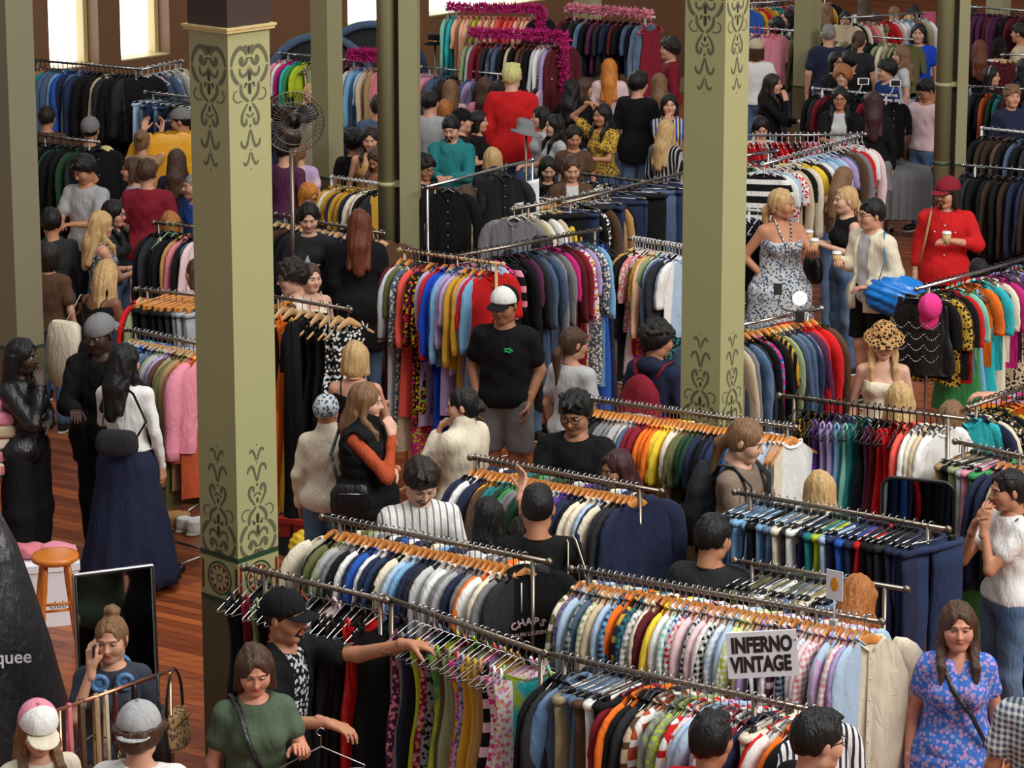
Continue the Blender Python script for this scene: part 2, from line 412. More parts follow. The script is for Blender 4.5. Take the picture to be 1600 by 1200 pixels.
def hair_field(style, cell, seed, sex, hat=None):
    st = style; lo = (-.16,-.16,-.20); hi = (.16,.20,.20)
    if st in ('long', 'wavy', 'braids', 'dreads'): lo = (-.19,-.17,-.52); hi = (.19,.24,.17)
    if st in ('pony', 'lowpony'): lo = (-.13,-.15,-.36); hi = (.13,.26,.17)
    if st == 'afro' or st == 'curly': lo = (-.19,-.18,-.20)
    F = Field(lo, hi, cell); e = dict(short=.007, fade=.002, messy=.016, curly=.026, afro=.045, buzz=.0, slick=.006, pony=.004, lowpony=.004, bun=.004, lowbun=.004, topbun=.004).get(st, .009)
    F.ell((0,.014,.026), (.082+e, .102+e, .098+e), .01)
    rnd = random.Random(seed)
    def face(k=.012, w=.068, top=.062, z=-.06):
        F.ell((0,-.128,z), (w,.095,top-z), k, sub=True)
    if st in ('short', 'fade', 'messy', 'curly', 'buzz', 'slick'):
        zb = .01 if st != 'buzz' else .02
        F.full(lambda D, X, Y, Z: np.maximum(D, (-.012-.62*Y-Z)*.85+0*X))
        face(.008)
        if st == 'fade': F.ell((0,-.01,.085), (.068,.088,.045), .02)
        if st in ('messy', 'short') and not hat:
            for i in range(26 if st == 'messy' else 20):
                a = rnd.uniform(0, 6.28); r = rnd.uniform(.01, .08 if st == 'messy' else .06); p = (r*math.cos(a), r*math.sin(a)*1.2, .105+rnd.uniform(-.01, .02)-r*.25)
                F.cone(p, (p[0]+rnd.uniform(-.03, .03), p[1]-rnd.uniform(0, .035), p[2]+rnd.uniform(-.01, .012 if st == 'messy' else .002)), .018, .009, .012)
        if st == 'curly':
            for i in range(70):
                u = rnd.uniform(-.1, 1); a = rnd.uniform(0, 6.28); r = math.sqrt(max(0, 1-u*u))
                p = (.100*r*math.cos(a), .014+.118*r*math.sin(a), .03+.115*u)
                if p[1] < -.06 and p[2] < .07: continue
                if p[2] < -.02-.6*p[1]: continue
                F.ell(p, (.021,.021,.021), .006)
    elif st == 'afro':
        face(.02, .07, .06)
        F.full(lambda D, X, Y, Z: np.maximum(D, (-.05-.4*Y-Z)*.9+0*X))
    else:
        if st in ('bob', 'long', 'wavy'):
            Lz = -.12 if st == 'bob' else rnd.uniform(-.40, -.34)
            F.ell((0,.045,-.04), (.086,.07,.11), .03)
            for s in (-1, 1):
                F.cone((s*.070,.0,.03), (s*.080,-.005,-.10 if st == 'bob' else -.14), .030, .028, .02)
            if st != 'bob':
                F.cone((0,.075,-.05), (0,.125,-.17), .078, .075, .03, fy=1.4); F.cone((0,.125,-.17), (0,.150,Lz), .075, .05, .03, fy=1.6)
                for s in (-1, 1):
                    F.cone((s*.055,.05,-.08), (s*.075,.135,Lz+.03), .045, .03, .02)
                    F.cone((s*.082,-.01,-.10), (s*.088,-.085,-.19), .025, .022, .02); F.cone((s*.088,-.085,-.19), (s*.086,-.112,Lz+.08), .022, .012, .02)
        elif st in ('pony', 'lowpony', 'bun', 'lowbun', 'topbun', 'pigtails'):
            F.ell((0,.04,-.02), (.078,.075,.09), .02)
            F.full(lambda D, X, Y, Z: np.maximum(D, (-.055-.35*Y-Z)+0*X))
            if st == 'pony': F.cone((0,.105,.06), (0,.15,.02), .026, .034, .012); F.cone((0,.15,.02), (0,.135,-.22), .034, .012, .02)
            if st == 'lowpony': F.cone((0,.11,-.03), (0,.135,-.08), .026, .034, .012); F.cone((0,.135,-.08), (0,.12,-.30), .034, .012, .02)
            if st == 'bun': F.ell((0,.115,.06), (.042,.034,.04), .008)
            if st == 'lowbun': F.ell((0,.12,-.03), (.04,.034,.036), .008)
            if st == 'topbun': F.ell((0,.055,.135), (.046,.042,.032), .008)
            if st == 'pigtails':
                for s in (-1, 1): F.ell((s*.075,.08,-.04), (.035,.035,.04), .01)
        elif st in ('braids', 'dreads'):
            F.ell((0,.045,-.04), (.088,.07,.10), .03)
            n = 26 if st == 'braids' else 34; L = -.46 if st == 'braids' else -.22
            for i in range(n):
                a = math.radians(-25+230*i/(n-1)); x = .088*math.cos(a); y = .03+.085*math.sin(a)
                z1 = L*rnd.uniform(.8, 1); F.cone((x, y, .02), (x*1.18, y*1.2+.02, z1), .013, .008, .004)
        face(.010, .070 if st in ('bob', 'long', 'wavy') else .074, .084 if st in ('bob', 'long', 'wavy') else .104, -.075); F.ell((0,-.10,.05), (.018,.03,.045), .02, sub=True)
        F.ell((0,-.10,-.14), (.05,.075,.10), .02, sub=True)
    if hat: F.full(lambda D, X, Y, Z: np.maximum(D, Z-.045+0*X+0*Y)); F.full(lambda D, X, Y, Z: np.maximum(D, np.sqrt(X**2/.0121+(Y-.014)**2/.0169)-1.0) if False else D)
    am = .0035 if st not in ('wavy',) else .004
    ph = seed % 7
    def disp(D, X, Y, Z):
        w = .012*np.sin(26*Z+ph) if st == 'wavy' else 0
        return D+am*(np.sin(150*(X+w)+12*Z+ph)*.6+np.sin(118*(Y+w)+9*Z)*.6)+.004*np.sin(38*X+ph)*np.sin(33*Y+17*Z)
    if cell < .009 and st not in ('fade', 'buzz', 'slick'): F.full(disp)
    elif st == 'wavy' or st == 'messy': F.full(lambda D, X, Y, Z: D+.006*np.sin(60*X+ph)*np.sin(40*Z+30*Y))
    return F.mesh()
def folds(F, amp, ph):
    return F.full(lambda D, X, Y, Z: D+amp*(np.sin(21*X+13*Z+ph)*np.sin(17*Z-11*Y+2*ph)+.6*np.sin(47*Z+19*X*np.sin(ph)+23*Y+ph)*np.sin(31*X+9*Y)))
NP = [0]; PLACED = []; RACKS = []
def person(label, px, py, H=1.68, yaw=0, sex='f', skin='light', hair=('long', 'brown'), top='black', sleeve=.35, hem=.93, fit=.018, neck='crew',
           bottom='denim:denim', bkind='pants', arms=('down', 'down'), head=(0, 0), lean=0, g=1.0, over=None, hat=None, glasses=None, beard=None,
           shoe='black', curl=(.5, .5), group=None, skirt_len=.45, ztop=None, xtra=None, headband=None):
    NP[0] += 1; seed = NP[0]*7+3; rnd = random.Random(seed); ph = seed*.7
    best = None   # keep the crown on its spot but find a height that leaves room between neighbours and racks
    for dh in (0, .03, -.03, .06, -.06, .09, -.09, .12, -.12, .15, -.15):
        w = P(px, py, H+dh-.01*lean/10); fx = math.sin(math.radians(yaw))*.17*lean/14; fy = -math.cos(math.radians(yaw))*.17*lean/14; w = Vector((w.x-fx, w.y-fy, 0))
        m_ = min([(w-o).length/.40 for o in PLACED]+[9.])
        for A_, t_, L_ in RACKS:
            u_ = (w-A_).dot(t_)
            if -.12 < u_ < L_+.12: m_ = min(m_, abs((w-A_).cross(t_).z)/.32)
        if best is None or m_ > best[0]+.02: best = (m_, H+dh, w)
        if m_ >= 1: break
    H = best[1]; PLACED.append(best[2])
    S = H/1.70; male = sex == 'm'
    ang = math.radians(yaw); Rw = Matrix.Rotation(ang, 3, 'Z')
    sw = .166 if male else .149; fit = max(.0115, fit*.72); hw = .095 if male else .10
    la = math.radians(lean)
    def B(p):
        p = np.array(p, float); t = min(1, max(0, (p[2]-.93)/.25)); a = la*t
        y, z = p[1], p[2]-.95; return np.array([p[0], y*math.cos(a)-z*math.sin(a)*1.0, .95+y*math.sin(a)+z*math.cos(a)]) if a else p
    hc = B((0, -.012, 1.583)); Rh = rotm(math.radians(head[0]), math.radians(head[1])+la*.6)
    topl = hc+Rh @ np.array((0, 0, .118))
    # base so the crown falls on the picture spot
    zt = topl[2]*S
    w = P(px, py, zt); off = Rw @ Vector((topl[0]*S, topl[1]*S, 0))
    base = Vector((w.x-off.x, w.y-off.y, 0)); s = ppm(w)
    root = empty('person', base, ang, label=label, cat='person', group=group or 'shoppers in the hall')
    bc = min(max(3.0/s, .0105), .018)/S; hcell = min(max(1.25/s, .0046), .0105)/S
    gg = math.sqrt(g)
    # arms
    A = []
    for i, sd in enumerate((-1, 1)):
        a = arms[i]; a = ARMS[a] if isinstance(a, str) else a
        e, wr, dr = a; k = 1.0 if isinstance(arms[i], str) else 1.0
        dx = (sw-.172)
        e = B((sd*(e[0]+dx), e[1], e[2])); wr = B((sd*(wr[0]+(dx if wr[0] > .1 else 0)), wr[1], wr[2])); dr = np.array((sd*dr[0], dr[1], dr[2]))
        A.append((B((sd*sw, .005, 1.362)), e, wr, dr, sd))
    def torso(F, e=0.0, k=.05, hips=True):
        cy = .0
        F.ell(B((0, .005, 1.27)), (.150*gg*(1.06 if male else .95)+e, .100*g+e, .17+e*.5), k)
        for sd in (-1, 1): F.cone(B((0, .012, 1.385)), B((sd*(sw-.02), .01, 1.362)), .052*gg+e*.8, .048*gg+e*.8, .05)
        F.ell(B((0, .0, 1.10)), (.128*g*(1.05 if male else .95)+e, .092*g+e, .16+e*.5), k)
        F.ell(B((0, .008, .94)), (.158*gg*(.98 if male else 1.06)+e*1.7, .108*g+e*1.7, .13+e*.5), k)
        if not male:
            for sd in (-1, 1): F.ell(B((sd*.062, -.082*g, 1.25)), (.058*gg+e*.6, .050*gg+e*.6, .058*gg+e*.5), .04)
    def arm(F, a, e=0.0, upto=2.0, k=.03):
        sh, el, wr, dr, sd = a; r = (.050 if male else .042)*gg
        L1 = np.linalg.norm(el-sh); 
        if upto < 1:
            q = sh+(el-sh)*upto; F.cone(sh, q, r+e, r*.92+e*1.3, k)
        else:
            F.cone(sh, el, r+e, r*.74+e*.9, k)
            if upto > 1:
                q = el+(wr-el)*min(1, upto-1); F.cone(el, q, r*.78+e*.9, r*(.78-.23*min(1, upto-1))+e*.8, k*.6)
    zl = [min(0, a[2][2]-.2) for a in A]
    xs = [abs(p[0]) for a in A for p in a[:3]]; ys = [p[1] for a in A for p in a[:3]]+[hc[1]]; zs = [p[2] for a in A for p in a[:3]]
    lo = (-max(.30*g, max(xs)+.09), min(-.26*g, min(ys)-.09), -.02); hi = (-lo[0], max(.24*g, max(ys)+.09), max(1.52, max(zs)+.09))
    F = Field(lo, hi, bc)
    torso(F)
    nb = hc+Rh @ np.array((0, .022, -.06))
    F.cone(B((0, .018, 1.36)), nb, .062 if male else .052, .052 if male else .044, .03)
    for a in A: arm(F, a, upto=2)
    for sd in (-1, 1):
        F.cone((sd*hw*.95, .0, .90), (sd*hw, -.01, .50), .088*gg, .058*gg, .04); F.cone((sd*hw, -.01, .50), (sd*hw, .02, .09), .058*gg, .036, .03)
        F.ell((sd*hw, .012, .36), (.050*gg, .052*gg, .11), .03)
        F.cone((sd*hw, .02, .06), (sd*(hw+.01), -.12, .035), .036, .028, .02)
    parts = [(lambda v, q: (v, q, 0))(*F.mesh())]
    key = (round(hcell, 4), sex)
    if key not in _head: _head[key] = body_head(hcell, sex)
    hv, hq, hm = _head[key]; fs = 1.02 if male else .985
    T = lambda v: (v*fs) @ Rh.T+hc
    parts.append((T(hv), hq, hm))
    # eyes and brows
    eb = MB()
    if s > 90:
        for sd in (-1, 1):
            eb.ball((sd*.031, -.0800, .004), (.0125, .0105, .0085), 2, 10)
            eb.ball((sd*.031-.001, -.0865, .0035), (.0055, .0045, .0055), 3, 8)
            eb.tube([(sd*.016, -.0875, .006), (sd*.024, -.0925, .0115), (sd*.034, -.0925, .0118), (sd*.045, -.085, .006)], .0022, 5, 3)
            eb.tube([(sd*.013, -.0955, .0265), (sd*.028, -.0945, .0315), (sd*.046, -.0835, .027)], [.0018, .0024, .0012], 5, 4, flat=.8)
    bm = [skinmat(skin), lipmat(skin), plain('eye_white', (214, 206, 198), .3), plain('eye_dark', (34, 24, 20), .25), hairmat(hair[1])]
    for i, a in enumerate(A):
        sh, el, wr, dr, sd = a
        n = np.array((0, 0, -1.0)) if abs(nz(dr)[2]) < .75 else (np.array((-sd*1.0, -.2, 0)) if dr[2] < 0 else np.array((-sd*.6, .8, 0)))
        side = 1.0
        # thumb towards the front/up
        d = nz(dr); nn = nz(n-d*(n@d)); tt = np.cross(d, nn)
        want = np.array((-sd*.6, -.8, 0)) if abs(d[2]) > .6 and d[2] < 0 else (np.array((-sd*.3, -.3, .2)) if d[2] > .6 else np.array((-sd*1.0, 0, .3)))
        side = 1.0 if tt@want > 0 else -1.0
        v, q = hand_field(wr+d*.01, d, nn, side, curl[i], min(max(1.2/s, .0042), .0085))
        parts.append((v, q, 0))
    v0 = [(v*S, q, m) for v, q, m in parts]
    if eb.v:
        ev = np.array(eb.v); fq = [f for f in eb.f]; quads = np.array([f if len(f) == 4 else (f[0], f[1], f[2], f[2]) for f in fq if len(f) == 4]); ms = np.array([m for f, m in zip(eb.f, eb.m) if len(f) == 4])
        v0.append((T(ev)*S, quads, ms))
    body = link('body', npmesh('body', v0, bm), root)
    # hair
    def HT(v): return ((v*fs) @ Rh.T+hc)*S
    if hair[0] != 'bald':
        st = hair[0]; big = st in ('long', 'wavy', 'braids', 'dreads')
        v, q = hair_field(st, max(hcell, .0062)*(1.15 if big else 1), seed, sex, hat)
        if big and (head[1] or la):   # loose hair keeps hanging down when the head tips
            t = np.clip((-.02-v[:, 2])/.15, 0, 1)[:, None]; R2 = rotm(math.radians(head[0]), (math.radians(head[1])+la*.6)*.25)
            piv = np.array((0, .03, -.02)); vr = (v*fs) @ Rh.T; v2 = ((v-piv)*fs) @ R2.T+Rh @ (piv*fs)
            v = ((1-t)*vr+t*v2+hc)*S
        else: v = HT(v)
        if len(v): link('hair', npmesh('hair', [(v, q, 0)], [hairmat(hair[1])]), root)
    if beard:
        F = Field((-.1,-.13,-.14), (.1,.08,.02), max(hcell, .005)); F.ell((0,-.030,-.038), (.065,.070,.078), .03); F.ell((0,-.064,-.094), (.03,.026,.024), .02)
        F.full(lambda D, X, Y, Z: np.maximum(D, Z+.028+.25*Y+0*X)); F.ell((0,-.095,-.06), (.022,.03,.011), .006, sub=True); F.ell((0,-.1,-.005), (.05,.06,.035), .01, sub=True)
        v, q = F.mesh(); link('beard', npmesh('beard', [(HT(v), q, 0)], [hairmat(beard)]), root)
    if headband:
        m = MB(); m.tube([(.093*math.cos(t), .012, .02+.112*math.sin(t)) for t in np.linspace(0, math.pi, 14)], .008, 6, flat=1)
        m.v = [tuple(p) for p in HT(np.array(m.v))]; m.build('headband', cloth(headband), root)
    if glasses:
        m = MB()
        for sd in (-1, 1):
            oz = .085 if glasses == 'up' else .003; oy = -.055 if glasses == 'up' else -.103
            m.tube([(sd*(.032)+.024*math.cos(t), oy+.10*abs(.024*math.cos(t)), oz+.019*math.sin(t)) for t in np.linspace(0, 2*math.pi, 14)[:-1]], .0024, 5, closed=True)
            m.tube([(sd*.056, oy+.006, oz+.006), (sd*.084, oy+.1, oz+.004)], .0022, 5)
            if glasses == 'up': m.ball((sd*.032, oy, oz), (.024, .004, .019), 0, 10)
        m.tube([(-.009, oy, oz+.004), (.009, oy, oz+.004)], .0024, 5)
        m.v = [tuple(p) for p in HT(np.array(m.v))]; m.build('sunglasses' if glasses == 'up' else 'glasses', plain('glasses_frame', (24,20,20), .3), root)
    if hat: make_hat(hat, root, HT, hcell)
    # clothes
    def neckcut(F, kind, e):
        c = B((0, -.01, 1.455))
        if kind == 'crew': F.ell(c+np.array((0, 0, .01)), (.085, .088, .058), .01, sub=True)
        elif kind == 'polo': F.ell(c+np.array((0, -.01, .03)), (.07, .08, .055), .01, sub=True); F.cone(c+np.array((0, -.10, -.02)), c+np.array((0, -.11, -.1)), .03, .01, .005, sub=True)
        elif kind == 'v': F.ell(c+np.array((0, 0, .01)), (.088, .085, .058), .01, sub=True); F.cone(c+np.array((0, -.11, 0)), c+np.array((0, -.15, -.17)), .075, .012, .01, sub=True)
        elif kind == 'wide': F.ell(c, (.125, .105, .085), .015, sub=True)
        elif kind == 'high': F.ell(c+np.array((0, 0, .05)), (.064, .07, .06), .01, sub=True)
    def garment(name, mat, sleeve, hem, e, neck, front_open=0.0, amp=.0045, flare=0.0, pillow=0):
        zlow = min([hem]+([min(a_[1][2], a_[2][2] if sleeve > 1 else 9) for a_ in A] if sleeve > 0 else []))
        F = Field((lo[0]-e, lo[1]-e, max(zlow-.09, -.02)), (hi[0]+e, hi[1]+e, min(hi[2]+.03, 1.60 if max(zs) < 1.5 else 2.0)), min(bc, .0135)*(1 if s > 90 else 1.1))
        torso(F, e, .06)
        if hem < .86:
            for sd in (-1, 1): F.cone((sd*hw*.8, 0, .90), (sd*hw*(.8+flare*4), 0, max(hem, .3)), .10*gg+e, .095*gg+e+flare, .09)
            F.cone((0, 0, .92), (0, 0, hem), .12*g+e, .12*g+e+flare, .08)
        if neck == 'high': F.cone(B((0, .015, 1.36)), B((0, .0, 1.48)), .066+e*.6, .064+e*.5, .03)
        if neck == 'hood':
            F.ell(B((0, .085, 1.42)), (.115, .06, .065), .03); F.cone(B((-.08, -.01, 1.44)), B((-.05, -.09, 1.36)), .028, .02, .03); F.cone(B((.08, -.01, 1.44)), B((.05, -.09, 1.36)), .028, .02, .03)
        if neck == 'collar':
            for sd in (-1, 1): F.cone(B((sd*.072, .03, 1.455)), B((sd*.045, -.085, 1.40)), .017, .012, .012)
        if front_open: F.full(lambda D, X, Y, Z: np.maximum(D, -np.maximum(np.abs(X)-front_open, Y+.02)))
        F.full(lambda D, X, Y, Z: np.maximum(D, hem-Z+0*X+0*Y))
        for a in A:
            if sleeve > 0: arm(F, a, e*(.75 if sleeve < 1 else .9), sleeve, .03)
        if neck == 'strap': 
            F.full(lambda D, X, Y, Z: np.maximum(D, Z-1.315-.25*np.abs(X)+0*Y)); 
            for a in A: F.cone(a[0]+np.array((a[4]*.045, 0, .02)), a[1]+np.array((a[4]*.02, 0, 0)), .07, .06, .01, sub=True)
        elif neck == 'strapless': F.full(lambda D, X, Y, Z: np.maximum(D, Z-1.30+0*X+0*Y))
        elif neck in ('crew', 'v', 'wide', 'polo'): neckcut(F, neck, e)
        elif neck in ('hood', 'collar', 'high'): F.ell(B((0, -.015, 1.475)), (.062, .066, .07), .01, sub=True)
        if sleeve == 0 and neck not in ('strap', 'strapless'):
            for a in A: F.cone(a[0]+np.array((a[4]*.05, 0, .01)), a[1]+np.array((a[4]*.03, 0, 0)), .062, .06, .01, sub=True)
        if pillow: F.full(lambda D, X, Y, Z: D-.010*np.abs(np.sin(Z*math.pi/.085)))
        elif amp: folds(F, amp if s > 100 else amp*.7, ph)
        v, q = F.mesh()
        return link(name, npmesh(name, [(v*S, q, 0)], [mat]), root)
    def skirt(name, mat, ztop_, zhem, r0, r1, pl=9, amp=.012):
        n = 64; rows = 16; V = []
        for i in range(rows+1):
            t = i/rows; z = ztop_+(zhem-ztop_)*t; r = r0+(r1-r0)*t**.8
            hipb = .028*math.exp(-((z-.90)/.09)**2)
            for j in range(n):
                th = 2*math.pi*j/n; k = (r+hipb)*(1+amp/r*t*(math.sin(pl*th+ph)+.5*math.sin(5*th+3*z*4+ph)))
                V.append((k*math.cos(th)*1.12, k*math.sin(th)*.88, z))
        m = MB(); m.add(V, [(i*n+j, i*n+(j+1) % n, (i+1)*n+(j+1) % n, (i+1)*n+j) for i in range(rows) for j in range(n)])
        m.f = [f[::-1] for f in m.f]; m.v = [(x*S, y*S, z*S) for x, y, z in m.v]
        o = m.build(name, mat, root); md = o.modifiers.new('thick', 'SOLIDIFY'); md.thickness = .006; return o
    if top:
        garment('dress' if bkind == 'dress' else 'top', cloth(top), sleeve, .84 if bkind == 'dress' else hem, fit, neck)
        if neck in ('strap',):
            m = MB()
            for sd in (-1, 1): m.tube([B((sd*.085, -.118*g, 1.27)), B((sd*.095, -.085, 1.37)), B((sd*.10, .01, 1.445)), B((sd*.085, .10, 1.36)), B((sd*.07, .112, 1.28))], .0055 if s < 250 else .005, 6)
            m.v = [tuple(np.array(p)*S) for p in m.v]; m.build('strap', cloth(top), root)
    if over:
        od = dict(sleeve=2, hem=.82, e=.04, neck='collar', open=.05, pillow=0); od.update(over)
        garment(od.get('name', 'jacket'), cloth(od['c']), od['sleeve'], od['hem'], od['e']*.85, od['neck'], od['open'], pillow=od['pillow'])
    if bkind in ('pants', 'shorts', 'jeans', 'wide'):
        zb = dict(pants=.07, jeans=.07, wide=.05, shorts=.55)[bkind]
        F = Field((-.3*g, -.24, zb-.03), (.3*g, .24, 1.10), bc); e = .011
        F.ell((0, .0, 1.0), (.135*g+e, .098*g+e, .10), .04); F.ell((0, .008, .93), (.158*gg+e, .110*g+e, .12), .05)
        wd = {'pants': .0, 'jeans': .0, 'wide': .035, 'shorts': .014}[bkind]
        for sd in (-1, 1):
            F.cone((sd*hw*.95, .0, .90), (sd*hw*(1.18 if bkind == 'shorts' else 1), -.008, .50), .090*gg+e+wd*.3, .064*gg+e+wd, .03)
            if bkind != 'shorts': F.cone((sd*hw, -.008, .50), (sd*hw, .018, .08), .064*gg+e+wd, .052+e*.4+wd*1.2, .03)
        F.full(lambda D, X, Y, Z: np.maximum(np.maximum(D, Z-1.05), zb-Z)+.004*np.sin(24*Z+18*X+ph)*np.sin(15*Y+11*Z))
        v, q = F.mesh(); link(dict(pants='trousers', jeans='jeans', wide='trousers', shorts='shorts')[bkind], npmesh('trousers', [(v*S, q, 0)], [cloth(bottom)]), root)
    elif bkind == 'skirt': skirt('skirt', cloth(bottom), 1.03, skirt_len, .125*g, .20+.12*(1-skirt_len/.5) if skirt_len < .4 else .22, 12)
    elif bkind == 'dress': skirt('dress_skirt', cloth(bottom if bottom != 'denim:denim' else top), .95, skirt_len, .145*g, .24*g, 8, .014)
    sm = plain('shoe_'+shoe, PAL[shoe], .5)
    for sd in (-1, 1):
        o = link('shoe', shoe_mesh(), root, (sd*(hw+.005)*S, .02*S, 0), (0, 0, math.radians(sd*4)))
        o.scale = (S, S, S); o.material_slots[0].link = 'OBJECT'; o.material_slots[0].material = sm
    # world places of hands for things they hold
    out = dict(root=root, base=base, S=S, s=s, Rw=Rw, yaw=ang, HT=HT)
    for i, a in enumerate(A): out['hand%d' % i] = Vector(base)+Rw @ Vector((a[2]+nz(a[3])*.075)*S)
    out['loc'] = lambda x, y, z: Vector(base)+Rw @ Vector(B((x, y, z))*S)
    return out
def make_hat(hat, root, HT, cell):
    kind, col = hat[0], hat[1]; col2 = hat[2] if len(hat) > 2 else col
    cell = max(cell, .0055)
    def out(F, name, mats, sel=None, par=root):
        v, q = F.mesh(); m = 0
        if sel is not None: m = sel(v[q].mean(1))
        return link(name, npmesh(name, [(HT(v), q, m)], mats), par)
    if kind in ('cap', 'capback'):
        d = 1 if kind == 'cap' else -1
        F = Field((-.13,-.14,.0), (.13,.15,.17), cell); F.ell((0,.012,.042), (.096,.114,.098), .01)
        F.full(lambda D, X, Y, Z: np.maximum(D, .030+d*(-.10)*Y-Z+0*X)-.0015*(np.abs(np.sin(3*np.arctan2(Y, X))) < .06))
        F.ell((0,.012,.145), (.01,.01,.007), .003)
        c = out(F, 'cap', [cloth(col), cloth(col2)], (lambda c: np.where((c[:, 1] < .0) if d == 1 else (c[:, 1] > 0), 1, 0)) if col2 != col else None)
        F = Field((-.11,-.22*1 if d == 1 else .04,-.02), (.11, -.03 if d == 1 else .24,.09), cell)
        F.ell((0,-d*.095,.034), (.080,.088,.06), .01)
        F.full(lambda D, X, Y, Z: np.maximum(D, np.abs(Z-(.040-.12*(-d*Y-.09)-1.6*X*X-.01))-.0042))
        out(F, 'brim', [cloth(hat[3] if len(hat) > 3 else col)], None, c)
    elif kind == 'bucket':
        F = Field((-.17,-.18,.0), (.17,.2,.19), cell); F.ell((0,.012,.07), (.102,.118,.088), .01)
        F.full(lambda D, X, Y, Z: np.minimum(D, np.maximum(np.sqrt(X**2+((Y-.012)*.9)**2)-(.11+.9*np.clip(.075-Z, 0, 1)), np.maximum(Z-.075, .022-Z)))+.004*np.sin(90*X)*np.sin(80*Y+60*Z))
        out(F, 'bucket_hat', [cloth(col)])
    elif kind == 'beanie':
        F = Field((-.13,-.14,-.03), (.13,.16,.19), cell); F.ell((0,.016,.05), (.097,.115,.108), .01)
        F.full(lambda D, X, Y, Z: np.maximum(D, .028-.3*Y-Z+0*X)+.0015*np.sin(220*np.arctan2(Y, X)*.15))
        out(F, 'beanie', [cloth(col)])
# ---------- clothes on hangers ----------
def top_mesh(kind, var):
    r = random.Random(hash_(kind)+var*17); m = MB()
    W = {'tank': .165, 'tshirt': .215, 'shirt': .215, 'sweatshirt': .235, 'jacket': .235, 'puffer': .25, 'coat': .24, 'blouse': .20, 'hoodie': .24, 'sdress': .20}[kind]*r.uniform(.96, 1.05)
    L = {'tank': .62, 'tshirt': .68, 'shirt': .72, 'sweatshirt': .66, 'jacket': .70, 'puffer': .66, 'coat': 1.0, 'blouse': .62, 'hoodie': .68, 'sdress': 1.12}[kind]*r.uniform(.93, 1.07)
    th = {'tank': .012, 'tshirt': .016, 'shirt': .017, 'sweatshirt': .024, 'jacket': .030, 'puffer': .055, 'coat': .034, 'blouse': .018, 'hoodie': .032, 'sdress': .020}[kind]
    nu, nv = 14, 12; ph, p2 = r.uniform(0, 6), r.uniform(0, 6); fa = .012 if kind != 'puffer' else .004
    def pt(u, v, sd):
        a = abs(u); zt = -.050-.132*a**1.05
        if a < .32: zt -= (.062 if sd < 0 else .040)*(1-(a/.32)**2)
        zb = -.09-L-.012*math.sin(5*u+ph)
        z = zt+(zb-zt)*v
        w = W*(1-.07*math.sin(min(1, v*1.6)*math.pi*.5)+(.06*v if kind in ('coat', 'blouse') else .16*v if kind == 'sdress' else 0))
        T = th*(max(0, 1-a**3.5))**.5*(.72+.28*min(1, v*5)) + .0015
        if kind == 'puffer': T *= 1+.22*abs(math.sin(v*L*math.pi/.09))
        y = sd*T*(1+.35*math.sin(8*u+ph+sd)*v)+v*(fa*math.sin(5.5*u+p2)+.6*fa*math.sin(11*u+3*v+ph))
        return (u*w, y, z)
    for sd in (-1, 1):
        m.grid([[pt(-1+2*i/nu, j/nv, sd)[:] for i in range(nu+1)] for j in range(nv+1)] if sd > 0 else [[pt(1-2*i/nu, j/nv, sd) for i in range(nu+1)] for j in range(nv+1)])
    sl = {'tank': 0, 'tshirt': .20, 'shirt': .56, 'sweatshirt': .56, 'jacket': .58, 'puffer': .56, 'coat': .60, 'blouse': .26, 'hoodie': .58, 'sdress': .46}[kind]
    if kind == 'shirt' and var == 2: sl = .24
    if sl:
        for s in (-1, 1):
            sw_ = r.uniform(-.02, .03); pts = []; rs = []; n = 8
            big = 1.15 if kind in ('puffer', 'sweatshirt', 'hoodie') else 1
            for fx, fz, fr in ((.55,-.118,.026), (.74,-.140,.040), (.90,-.172,.050), (1.02,-.215,.056)):
                pts.append((s*W*fx, 0, fz-.004)); rs.append(fr*big)
            for i in range(1, n+1):
                t = i/n; d = t*sl*.92
                x = s*(W*1.05+.030*math.sin(min(1, d/.25)*1.57)+(.0 if sl < .3 else .01*math.sin(4*t+ph)))
                pts.append((x, sw_*t+.008*math.sin(7*t+ph)*t, -.215-d))
                rs.append((.056-.012*t)*big*(1+(.10*abs(math.sin(d*math.pi/.08)) if kind == 'puffer' else .05*math.sin(17*t+ph))))
            m.tube(pts, rs, 10, flat=.42+(.35 if kind == 'puffer' else 0), up=(0, 1, 0) , cap=True)
    if kind in ('shirt', 'jacket', 'coat', 'blouse'):
        for s in (-1, 1):
            m.tube([(s*(.010+.062*t), -.006-(1-t)*th*.9, -.088-.050*(1-t)) for t in np.linspace(0, 1, 6)], .011, 6, flat=.4)
        m.tube([(.072*math.cos(t), .018*math.sin(t), -.090) for t in np.linspace(.2, 2.94, 9)], .009, 6)
        m.box((-.012, -th*1.08-.003, -.10-L*.96), (.012, -th*.9, -.135))
        for i in range(6): m.ball((0, -th*1.1-.003, -.17-i*(L-.13)/6), .0045, 1, 6)
        if kind == 'shirt': m.box((.05, -th*1.1, -.36), (.14, -th*.85, -.25))
    if kind == 'hoodie':
        m.ball((0, .035, -.115), (.10, .05, .06)); m.tube([(-.03, -.03, -.13), (-.035, -.04, -.28)], .004, 5, 1); m.tube([(.03, -.03, -.13), (.032, -.04, -.27)], .004, 5, 1)
        m.box((-.12, -th*1.25, -.62), (.12, -th*.9, -.47))
    if kind in ('sweatshirt', 'tshirt', 'tank', 'hoodie'):
        m.tube([(.075*math.cos(t), .014*math.sin(t)-.004, -.100-.030*max(0, -math.sin(t))+.008*abs(math.cos(t))**3) for t in np.linspace(0, 2*math.pi, 17)[:-1]], .006, 6, closed=True)
    if kind == 'sweatshirt': m.box((-W*.93, -th*1.0, -.10-L), (W*.93, th*1.0, -.055-L))
